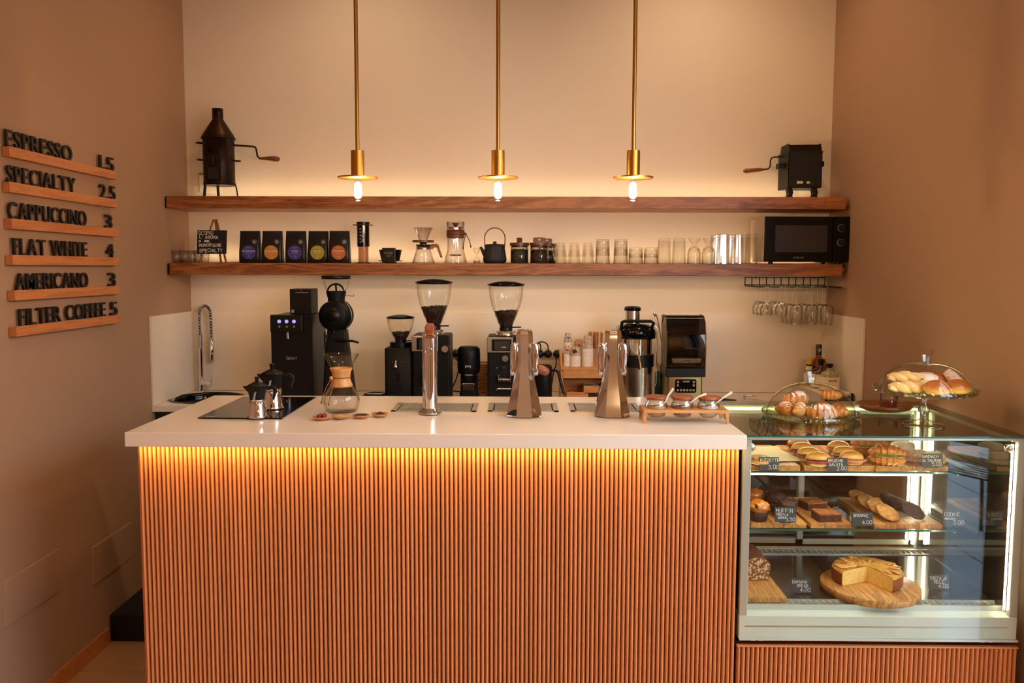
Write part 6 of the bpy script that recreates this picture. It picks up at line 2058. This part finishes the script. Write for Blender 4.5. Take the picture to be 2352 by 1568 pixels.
def roll(px, py, k, rz, label, ham='dark_ham', s=1.0):
    t = food('brioche_roll', px, py, S1 + BT, label, 'sandwich', 'filled brioche rolls', rz)
    MB().blob(.038 * s, .026 * s, .011, 20, 10, .05, 15, k, .45).build('bottom_bun', 'brioche', t)
    m = MB()
    for i in range(3):
        m.blob((.041 + .003 * i) * s, (.029 + .003 * i) * s, .0028, 24, 6, .45, 45, k + i * 3.1, 0, T(.002 * (i - 1), -.003, .010 + .0026 * i, R(5 * (i - 1))))
    m.build('ham', ham, t)
    if k % 2 == 0:
        MB().blob(.036 * s, .030 * s, .003, 22, 6, .5, 60, k + 9, 0, T(.004, -.004, .018)).build('lettuce', 'lettuce', t)
    MB().blob(.042 * s, .028 * s, .024, 24, 14, .06, 15, k + 5, .80, power=.9).build('top_bun', 'brioche', t, (0, .001, .0195), (R(-8), 0, 0))


for k, (px, py, w_) in enumerate(((1834, 1033, 'rearmost'), (1843, 1044, 'second from the back'), (1857, 1056, 'third from the back'), (1878, 1068, 'front'))):
    roll(px, py, k, R(-12), '%s filled brioche roll in the row of four beside the parchment' % w_)
for k, (px, py, w_) in enumerate(((1926, 1040, 'rearmost'), (1938, 1053, 'middle'), (1955, 1066, 'front'))):
    roll(px, py, k + 5, R(-10), '%s filled brioche roll in the row of three beside the croissants' % w_, 'ham')

P = onz(1742, 1068, S1 + BT)
t = thing('pizzetta', 'small round pizza with browned topping behind the PIZZETTE tag', 'pizza', (P.x + .01, P.y + .02, S1 + BT + .003))
MB().blob(.048, .048, .014, 28, 10, .08, 20, 1, .3).build('dough_base', 'brioche', t)
MB().blob(.042, .042, .010, 28, 8, .15, 50, 4, .3).build('topping', 'pizza_top', t, (0, 0, .012))
P = onz(1778, 1050, S1 + BT)
m = MB()
g = []
for i in range(9):
    for j in range(9):
        x, y = -.075 + i * .155 / 8, -.10 + j * .21 / 8
        g.append((x + (j - 4) * -.004, y, .0012 + .012 * max(0, (j - 5) / 3) ** 2 + .003 * noise.noise(Vector((x * 30, y * 30, 2)))))
m.add(g, [(i * 9 + j, (i + 1) * 9 + j, (i + 1) * 9 + j + 1, i * 9 + j + 1) for i in range(8) for j in range(8)])
o = m.build('parchment_sheet', 'parchment', None, (P.x, P.y + .02, S1 + BT + .002), (0, 0, R(6)))
tag(o, 'sheet of pale parchment paper on the board beside the pizzette', 'paper')


def croissant_mesh(Lh, r0, bend=1.0, seg=56, ridges=8, n=14):
    pts, rad = [], []
    for i in range(seg + 1):
        s = -1 + 2 * i / seg
        a = s * 1.15 * bend
        R_ = Lh / max(1.15 * bend, .2)
        pts.append((R_ * math.sin(a), R_ * (1 - math.cos(a)) * 1.0, r0 * .85 * (1 - .25 * abs(s))))
        k = (1 - abs(s) ** 2.2)
        saw = (s * ridges * .5) % 1.0
        rad.append(max(.002, r0 * (.18 + .82 * k) * (1 - .24 * saw)))
    return MB().tube(pts, rad, n)


def croissant(px, py, z, Lh, r0, rz, label, m_='croissant_bake', filled=False, sugar=False, cat='croissant', bend=1.0, group=None, loc=None, tilt=0.0):
    if loc is None:
        t = food('croissant', px, py, z, label, cat, group, rz)
    else:
        t = thing('croissant', label, cat, loc, rz, group)
    if tilt:
        t.rotation_euler = (tilt, 0, rz)
    if filled:
        croissant_mesh(Lh, r0 * .92, bend).build('bottom_half', m_, t)
        MB().blob(Lh * .85, r0 * .95, r0 * .16, 26, 6, .4, 50, px, 0, T(0, -.004, r0 * .95)).build('ham', 'ham', t)
        MB().blob(Lh * .7, r0 * 1.0, r0 * .10, 26, 6, .5, 60, px + 3, 0, T(0, -.006, r0 * 1.15)).build('lettuce', 'lettuce', t)
        croissant_mesh(Lh, r0 * .95, bend).build('top_half', m_, t, (0, .004, r0 * .75), (R(-8), 0, 0))
    else:
        croissant_mesh(Lh, r0, bend).build('pastry', m_, t)
    if sugar:
        cm = croissant_mesh(Lh * .8, r0 * .92, bend)
        cm.build('icing_sugar', 'icing_sugar', t, (0, 0, r0 * .24))
    return t


croissant(2000, 1048, S1 + BT, .072, .034, R(-8), 'larger seeded filled croissant at the back of the top case shelf', 'croissant_seed', True, bend=.6)
croissant(2038, 1068, S1 + BT, .068, .031, R(-20), 'filled croissant with ham and lettuce in front on the top case shelf', 'croissant_bake', True, bend=.6)


def slab_sandwich(px, py, a, b, h, m_, label, rz, fill):
    t = food('sandwich', px, py, S1 + BT, label, 'sandwich', 'large bread sandwiches on the top case shelf', rz)
    MB().blob(a, b, h * .55, 26, 10, .07, 18, px, .35, power=.6).build('bottom_slice', m_, t)
    MB().blob(a * 1.0, b * 1.02, .005, 26, 6, .3, 50, px + 2, 0, T(0, -.002, h * .62)).build('filling', fill, t)
    MB().blob(a, b, h * .6, 26, 12, .07, 18, px + 7, .35, power=.7).build('top_slice', m_, t, (0, .002, h * .72))


slab_sandwich(2074, 1044, .045, .040, .030, 'ciabatta', 'floury white sandwich at the back next to the corner lamp', R(10), 'ham')
slab_sandwich(2104, 1060, .040, .036, .026, 'wholegrain', 'wholegrain sandwich between the two white sandwiches', R(-5), 'ham')
slab_sandwich(2140, 1063, .046, .038, .024, 'ciabatta', 'pale sandwich in front, partly behind the SANDWICH tag', R(5), 'ham')


def muffin(px, py, s, top, label, seed, glaze=False):
    t = food('muffin', px, py, S2 + BT, label, 'muffin', 'muffins on the middle case shelf')
    MB().lathe([(0, 0), (.026 * s, 0), (.034 * s, .034 * s), (.033 * s, .034 * s)], 40, wob=lambda a, z: 1 + .03 * math.cos(20 * a)).build('paper_cup', 'muffin_paper', t)
    for k in range(4):
        a = k * PI / 2 + seed
        MB().add([(.030 * s * math.cos(a - .5), .030 * s * math.sin(a - .5), .028 * s), (.030 * s * math.cos(a + .5), .030 * s * math.sin(a + .5), .028 * s), (.046 * s * math.cos(a), .046 * s * math.sin(a), .070 * s)], [(0, 1, 2)], False).build('paper_point', 'muffin_paper', t)
    MB().blob(.037 * s, .037 * s, .026 * s, 26, 16, .30, 45, seed, .25).build('crown', top, t, (0, 0, .026 * s))


muffin(1733, 1163, 1.0, 'choc_glaze', 'rear orange-glazed muffin at the left of the middle shelf', 2.2)
muffin(1742, 1194, 1.05, 'choc_glaze', 'front orange-glazed muffin at the left of the middle shelf', 1.1)
muffin(1760, 1158, 1.0, 'choc_cake', 'rearmost dark chocolate muffin in the row of three', 3.3)
muffin(1783, 1172, 1.0, 'choc_cake', 'middle dark chocolate muffin in the row of three', 4.4)
muffin(1806, 1188, 1.0, 'choc_cake', 'front dark chocolate muffin, behind the MUFFIN tag', 5.5)


def brownie(px, py, rz, label, seed):
    t = food('brownie', px, py, S2 + BT, label, 'brownie', 'brownies on the middle case shelf', rz)
    rnd = random.Random(seed)
    r0 = [(x * (1 + rnd.uniform(-.04, .04)), y * (1 + rnd.uniform(-.04, .04)), 0) for x, y in rrect(.043, .036, .006, 3)]
    r1 = [(x * 1.0, y * 1.0, .026 + rnd.uniform(-.002, .002)) for x, y, z in r0]
    MB().loft([r0, r1]).build('cake', 'brownie_side', t)
    MB().loft([[(x * 1.01, y * 1.01, .0255) for x, y, z in r1], [(x * .99, y * .99, z + .004) for x, y, z in r1]]).build('crackled_top', 'brownie_top', t)


brownie(1866, 1166, R(12), 'rear brownie square with crackled top', 1)
brownie(1898, 1192, R(8), 'front brownie square with crackled top, beside the BROWNIE tag', 2)


def cookie(px, py, lift, m_, label, seed, r=.044):
    t = food('cookie', px, py, S2 + BT, label, 'cookie', 'overlapping cookies on the middle case shelf')
    t.location.z += lift
    t.rotation_euler = (R(32), R(6), R(20))
    MB().blob(r, r, .010, 30, 10, .12, 40, seed, .2).build('biscuit', m_, t)


for k, (px, py, w_) in enumerate(((1972, 1158, 'rearmost'), (1992, 1168, 'second'), (2014, 1179, 'third'), (2036, 1192, 'front'))):
    cookie(px, py, .020, 'cookie', '%s pale nut cookie in the overlapping row' % w_, k)
for k, (px, py, w_) in enumerate(((2044, 1165, 'rearmost'), (2066, 1175, 'middle'), (2094, 1188, 'front'))):
    cookie(px, py, .020, 'choc_cookie', '%s dark chocolate cookie in the overlapping row' % w_, k + 5)

# ---- banana bread
t = thing('banana_bread', 'cut banana bread loaf with dark crust at the case bottom', 'bread', (DXA + .108, onz(1750, 1332, ZD + BT).y, ZD + BT + .0005))
prof = [(-.042, 0), (.042, 0), (.050, .045), (.047, .060), (.030, .078), (0, .084), (-.030, .078), (-.047, .060), (-.050, .045)]
rg = []
for j in range(8):
    y = j * .19 / 7
    k = 1 if j < 7 else .93
    rg.append([(x * k + .003 * noise.noise(Vector((x * 40, y * 40, 1))), y, z * k + (.006 * noise.noise(Vector((x * 50, y * 50, 7))) if z > .03 else 0)) for x, z in prof])
MB().loft(rg).build('crust', 'banana_crust', t)
MB().prism([(x * .95, .002 + z * .955) for x, z in prof], -.002, .001).build('cut_face', 'banana_crumb', t)

# ---- apple cake on a round board
P = onz(1998, 1338, ZD + .03)
rb = thing('round_board', 'thick round wooden board under the apple cake', 'board', (P.x, P.y, ZD + .0005))
MB().lathe([(0, 0), (.160, 0), (.166, .003), (.166, .025), (.163, .028), (0, .028)], 64).build('disc', 'board_wood', rb)
t = thing('apple_cake', 'round golden apple cake with a missing wedge on the round board', 'cake', (P.x - .003, P.y + .02, ZD + .0292), R(0))
a0, a1 = R(-68), R(205)
ro_, hh = .118, .052
MB().lathe([(0, .0), (ro_ * .95, 0), (ro_, .006), (ro_, hh - .008)], 60, a0=a0, a1=a1).build('side_crust', 'cake_side', t)
MB().lathe([(ro_, hh - .008), (ro_ * .95, hh), (ro_ * .5, hh + .004), (0, hh + .003)], 60, a0=a0, a1=a1, wob=lambda a, z: 1 + .01 * math.sin(9 * a)).build('baked_top', 'cake_top', t)
pr = [(0, 0), (ro_ * .95, 0), (ro_, .006), (ro_, hh - .008), (ro_ * .95, hh), (ro_ * .5, hh + .003), (0, hh + .002)]
for a, s_ in ((a0, -1), (a1, 1)):
    m = MB()
    vs = [(r_ * math.cos(a), r_ * math.sin(a), z) for r_, z in pr]
    nrm = Vector((-math.sin(a), math.cos(a), 0)) * (.0008 * s_)
    m.add([Vector(v) + nrm for v in vs], [tuple(range(len(vs)))], False)
    m.build('cut_face', 'cake_crumb', t)
rnd = random.Random(5)
for k in range(26):
    a = rnd.uniform(a0 + .15, a1 - .15)
    q = ro_ * rnd.uniform(.35, .85)
    MB().blob(.020, .007, .003, 10, 5, .2, 30, k).build('apple_slice', 'cake_top', t, (q * math.cos(a), q * math.sin(a), hh + .001), (0, 0, a + rnd.uniform(-.4, .4)))

# ---- price tags


def price_tag(px0, py0, px1, py1, Y, lines, label, zb, seed):
    A, B = at(px0, py0, Y), at(px1, py1, Y)
    t = thing('price_tag', label, 'tag', ((A.x + B.x) / 2, Y, zb), 0, 'black price tags in the pastry case')
    w = B.x - A.x
    h = A.z - B.z
    tilt = R(-10)
    sl = MB().box(-w / 2, w / 2, -.0012, .0012, 0, h).build('slate', 'tag_slate', t, (0, 0, .002), (tilt, 0, 0))
    MB().box(-w * .3, w * .3, 0, .018, 0, .003).build('stand', 'black_plastic', t)
    chalk_lines([(s_, x * w - w / 2, z * h, g * h) for s_, x, z, g in lines], sl, 0, 0, .0011, .08, seed, loc=(0, -.0016, 0))


YT = YF - .018
zt_ = lambda py, px, Y=YT: at(px, py, Y).z
for (a, b, c_, d, L_, lab, s_) in ((1745, 1051, 1790, 1082, [('PiZZETTE', .06, .66, .22), ('3,00', .45, .14, .28)], 'black price tag reading PIZZETTE 3,00', 1),
                                   (1901, 1053, 1947, 1084, [('BRiOCHE', .06, .70, .20), ('SALATA', .10, .42, .20), ('2,00', .48, .10, .25)], 'black price tag reading BRIOCHE SALATA 2,00', 2),
                                   (2118, 1043, 2166, 1074, [('SANDWiCH', .03, .70, .19), ('al SALMONE', .05, .42, .17), ('5,00', .48, .10, .25)], 'black price tag reading SANDWICH al SALMONE 5,00', 3)):
    price_tag(a, b, c_, d, YT, L_, lab, zt_(d, (a + c_) / 2), s_)
for (a, b, c_, d, L_, lab, s_) in ((1781, 1167, 1828, 1200, [('MUFFiN', .06, .66, .25), ('frutti di', .10, .46, .12), ('bosco', .16, .24, .13), ('3,50', .52, .08, .22)], 'black price tag reading MUFFIN frutti di bosco 3,50', 4),
                                   (1959, 1178, 2005, 1209, [('BROWNiE', .06, .66, .20), ('4,00', .48, .14, .25)], 'black price tag reading BROWNIE 4,00', 5),
                                   (2168, 1175, 2214, 1209, [('COOKiE', .08, .66, .22), ('nocciola', .08, .44, .11), ('3,00', .48, .12, .25)], 'black price tag reading COOKIE nocciola 3,00', 6)):
    price_tag(a, b, c_, d, YT, L_, lab, zt_(d, (a + c_) / 2), s_)
for (a, b, c_, d, Y, L_, lab, s_) in ((1818, 1330, 1863, 1363, onz(1840, 1363, ZD).y, [('BANANA', .08, .66, .20), ('BREAD', .30, .42, .18), ('4,00', .46, .12, .24)], 'black price tag reading BANANA BREAD 4,00', 7),
                                      (2135, 1322, 2180, 1354, onz(2157, 1354, ZD).y, [('TORTA di', .04, .66, .20), ('MELE', .26, .40, .22), ('4,00', .48, .10, .24)], 'black price tag reading TORTA di MELE 4,00', 8)):
    price_tag(a, b, c_, d, Y, L_, lab, ZD + .0005, s_)

# ================================================================== on top of the case


def cake_dome(px, py, z, rpl, dome_h, rdome, label_p, label_d, stand=0.0):
    P = onz(px, py, z + stand)
    q = mpp(P.y, z + stand)
    X, Y = P.x, P.y
    if stand:
        t = thing('cake_stand', label_p, 'cake stand', (X, Y, z))
        MB().lathe([(0, .0005), (44 * q, .0005), (45 * q, 3 * q), (40 * q, 6 * q), (18 * q, 9 * q), (9 * q, 16 * q), (6.5 * q, 22 * q), (12 * q, 34 * q), (13.5 * q, 42 * q), (8 * q, 49 * q), (10 * q, stand - 4 * q), (18 * q, stand - 2 * q)], 40).build('pedestal', 'clear_glass', t)
    else:
        t = thing('cake_plate', label_p, 'cake plate', (X, Y, z))
    scal = lambda a, zz_: 1 + .008 * math.cos(60 * a)
    b = stand
    MB().lathe([(0, b + .001), (rpl * .86 * q, b + .001), (rpl * .93 * q, b + 4 * q), (rpl * q, b + 13 * q), (rpl * 1.01 * q, b + 13 * q), (rpl * .95 * q, b + 3.5 * q)], 120, wob=scal).build('plate', 'plate_glass', t)
    rim = MB()
    for i in range(60):
        a = 2 * PI * i / 60
        rim.cbox(0, 0, 0, 2.2 * q, 2.6 * q, 9 * q, T(rpl * .985 * q * math.cos(a), rpl * .985 * q * math.sin(a), b + 8 * q, 0, 0, a))
    rim.build('fluted_rim', 'plate_glass', t)
    d = thing('cake_dome', label_d, 'dome', (X, Y, z + stand + .0045))
    pr = []
    for i in range(15):
        a = PI / 2 * i / 14
        pr.append((rdome * q * math.cos(a) ** .85 if i < 14 else 0, dome_h * q * math.sin(a) ** 1.05))
    MB().lathe([(rdome * 1.01 * q, 0)] + pr, 64).build('bell', 'dome_glass', d)
    MB().lathe([(0, dome_h * q - .001), (9 * q, dome_h * q), (9.5 * q, (dome_h + 3) * q), (11.5 * q, (dome_h + 14) * q), (16 * q, (dome_h + 25) * q), (15 * q, (dome_h + 27) * q), (0, (dome_h + 25) * q)], 10, smooth=False).build('knob', 'clear_glass', d)
    return X, Y, q


X, Y, q = cake_dome(1861, 957, ZKT, 107, 76, 98, 'low fluted glass cake plate under the croissants', 'clear glass dome with knob covering the croissants')
zp = ZKT + .006
GC = 'croissants under the low glass dome'
LOW = [(-56, 0, .062, .030, 100, 0, 'croissant dusted with sugar standing at the left rim of the plate', True, 0), (-34, -30, .055, .027, 60, 6, 'small sugared croissant at the front left of the plate', True, 0),
       (-22, 22, .070, .031, 20, 20, 'large sugared croissant lying across the back left of the plate', True, 0), (12, -46, .082, .033, -8, 0, 'sugared croissant with dark filling at the very front of the plate', True, 0),
       (40, 34, .052, .025, 30, 2, 'plain small croissant at the back of the plate', False, 0), (58, -8, .058, .030, -75, 0, 'plain glossy croissant at the right rim of the plate', False, 0), (52, 16, .050, .024, -20, 34, 'plain croissant lying on top of the right pile', False, 0)]
for (dx, dy, Lh, r0, rz, dz, lab, su, tl) in LOW:
    croissant(0, 0, 0, Lh * .84, r0 * .9, R(rz), lab, 'croissant_bake', False, su, bend=.7, group=GC, loc=(X + dx * q, Y + dy * q * 1.05, zp + dz * q))

X, Y, q = cake_dome(2124, 903, ZKT, 110, 70, 99, 'fluted glass cake stand on a stem, right end of the case top', 'clear glass dome with knob on the tall cake stand', .112)
zp = ZKT + .112 + .006
GS = 'pastries under the dome on the cake stand'


def bun(dx, dy, dz, rx, ry, rz_, m_, label, seed, name='sweet_bun', rot=0, top=None):
    t = thing(name, label, 'pastry', (X + dx * q, Y + dy * q, zp + dz * q), R(rot), GS)
    MB().blob(rx * q, ry * q, rz_ * q, 24, 14, .07, 16, seed, .25).build('crumb', m_, t)
    if top:
        MB().blob(rx * .93 * q, ry * .93 * q, rz_ * .55 * q, 24, 10, .1, 20, seed + 1, .35).build('topping', top, t, (0, 0, rz_ * .78 * q))


def braid(dx, dy, dz, L_, r_, rot, label, seed):
    t = thing('braided_pastry', label, 'pastry', (X + dx * q, Y + dy * q, zp + dz * q), R(rot), GS)
    for k in range(2):
        pts = []
        for i in range(25):
            s_ = i / 24
            a = s_ * PI * 3 + k * PI
            w = .5 * r_ * math.sin(PI * min(max(s_, .04), .96)) ** .5
            pts.append(((s_ - .5) * L_ * q, w * math.cos(a) * q, (r_ * .8 + w * math.sin(a) * .7) * q))
        MB().tube(pts, [max(2, r_ * .72 * math.sin(PI * min(max(i / 24, .06), .94)) ** .4) * q for i in range(25)], 12).build('strand', 'dough', t)


braid(-46, -12, 0, 80, 15, -4, 'lower pale braided pastry at the left of the cake stand', 1)
braid(-46, -2, 22, 78, 14, -6, 'upper pale braided pastry lying on the other braid', 2)
bun(8, -40, 0, 30, 26, 18, 'brioche', 'browned round bun with dark spiral at the front of the cake stand', 1)
bun(62, -22, 0, 30, 26, 18, 'brioche', 'browned round bun with raisins right of the front bun', 2)
bun(16, 30, 0, 30, 26, 24, 'dough', 'sugar-topped round bun at the back of the cake stand', 3, top='sugar_coat')
bun(-18, 40, 0, 24, 22, 20, 'dough', 'smaller sugar-topped bun behind the braided pastries', 4, top='sugar_coat')
bun(46, 34, 0, 28, 22, 22, 'brioche', 'plain golden bun at the back right of the cake stand', 5)
t = thing('sugared_stick', 'long sugared pastry leaning at the right rim of the cake stand', 'pastry', (X + 66 * q, Y + 8 * q, zp), 0, GS)
MB().tube([(18 * q, -14 * q, 9 * q), (10 * q, -6 * q, 20 * q), (-2 * q, 2 * q, 34 * q), (-12 * q, 8 * q, 46 * q)], [7 * q, 12 * q, 13 * q, 9 * q], 14).build('pastry_body', 'icing_sugar', t)

# wooden plate with tea glass
P = onz(2031, 941, ZKT)
t = thing('wooden_plate', 'round dark wooden plate behind the cake stand', 'plate', (P.x, P.y, ZKT))
q2 = mpp(P.y, ZKT)
MB().lathe([(0, .001), (46 * q2, .001), (56 * q2, 5 * q2), (61 * q2, 14 * q2), (59 * q2, 14.5 * q2), (52 * q2, 8 * q2), (44 * q2, 5 * q2), (0, 5 * q2)], 48).build('dish', 'plate_wood', t)
t = thing('napkin', 'folded paper napkin under the tea glass', 'napkin', (P.x + 4 * q2, P.y - 2 * q2, ZKT + 5.4 * q2), R(30))
MB().cbox(0, 0, .0008, 62 * q2, 50 * q2, .0014).build('sheet', 'kraft', t)
t = thing('tea_glass', 'small glass of red tea on the wooden plate', 'glass', (P.x + 9 * q2, P.y, ZKT + 5.4 * q2 + .002))
MB().lathe(wall_glass([(19 * q2, 0), (20 * q2, 1 * q2), (20.5 * q2, 33 * q2)], .0014), 36).build('glass_body', 'clear_glass', t)
MB().lathe([(0, 1.5 * q2), (18.6 * q2, 1.5 * q2), (19 * q2, 15 * q2), (0, 15 * q2)], 32).build('tea', 'tea', t)
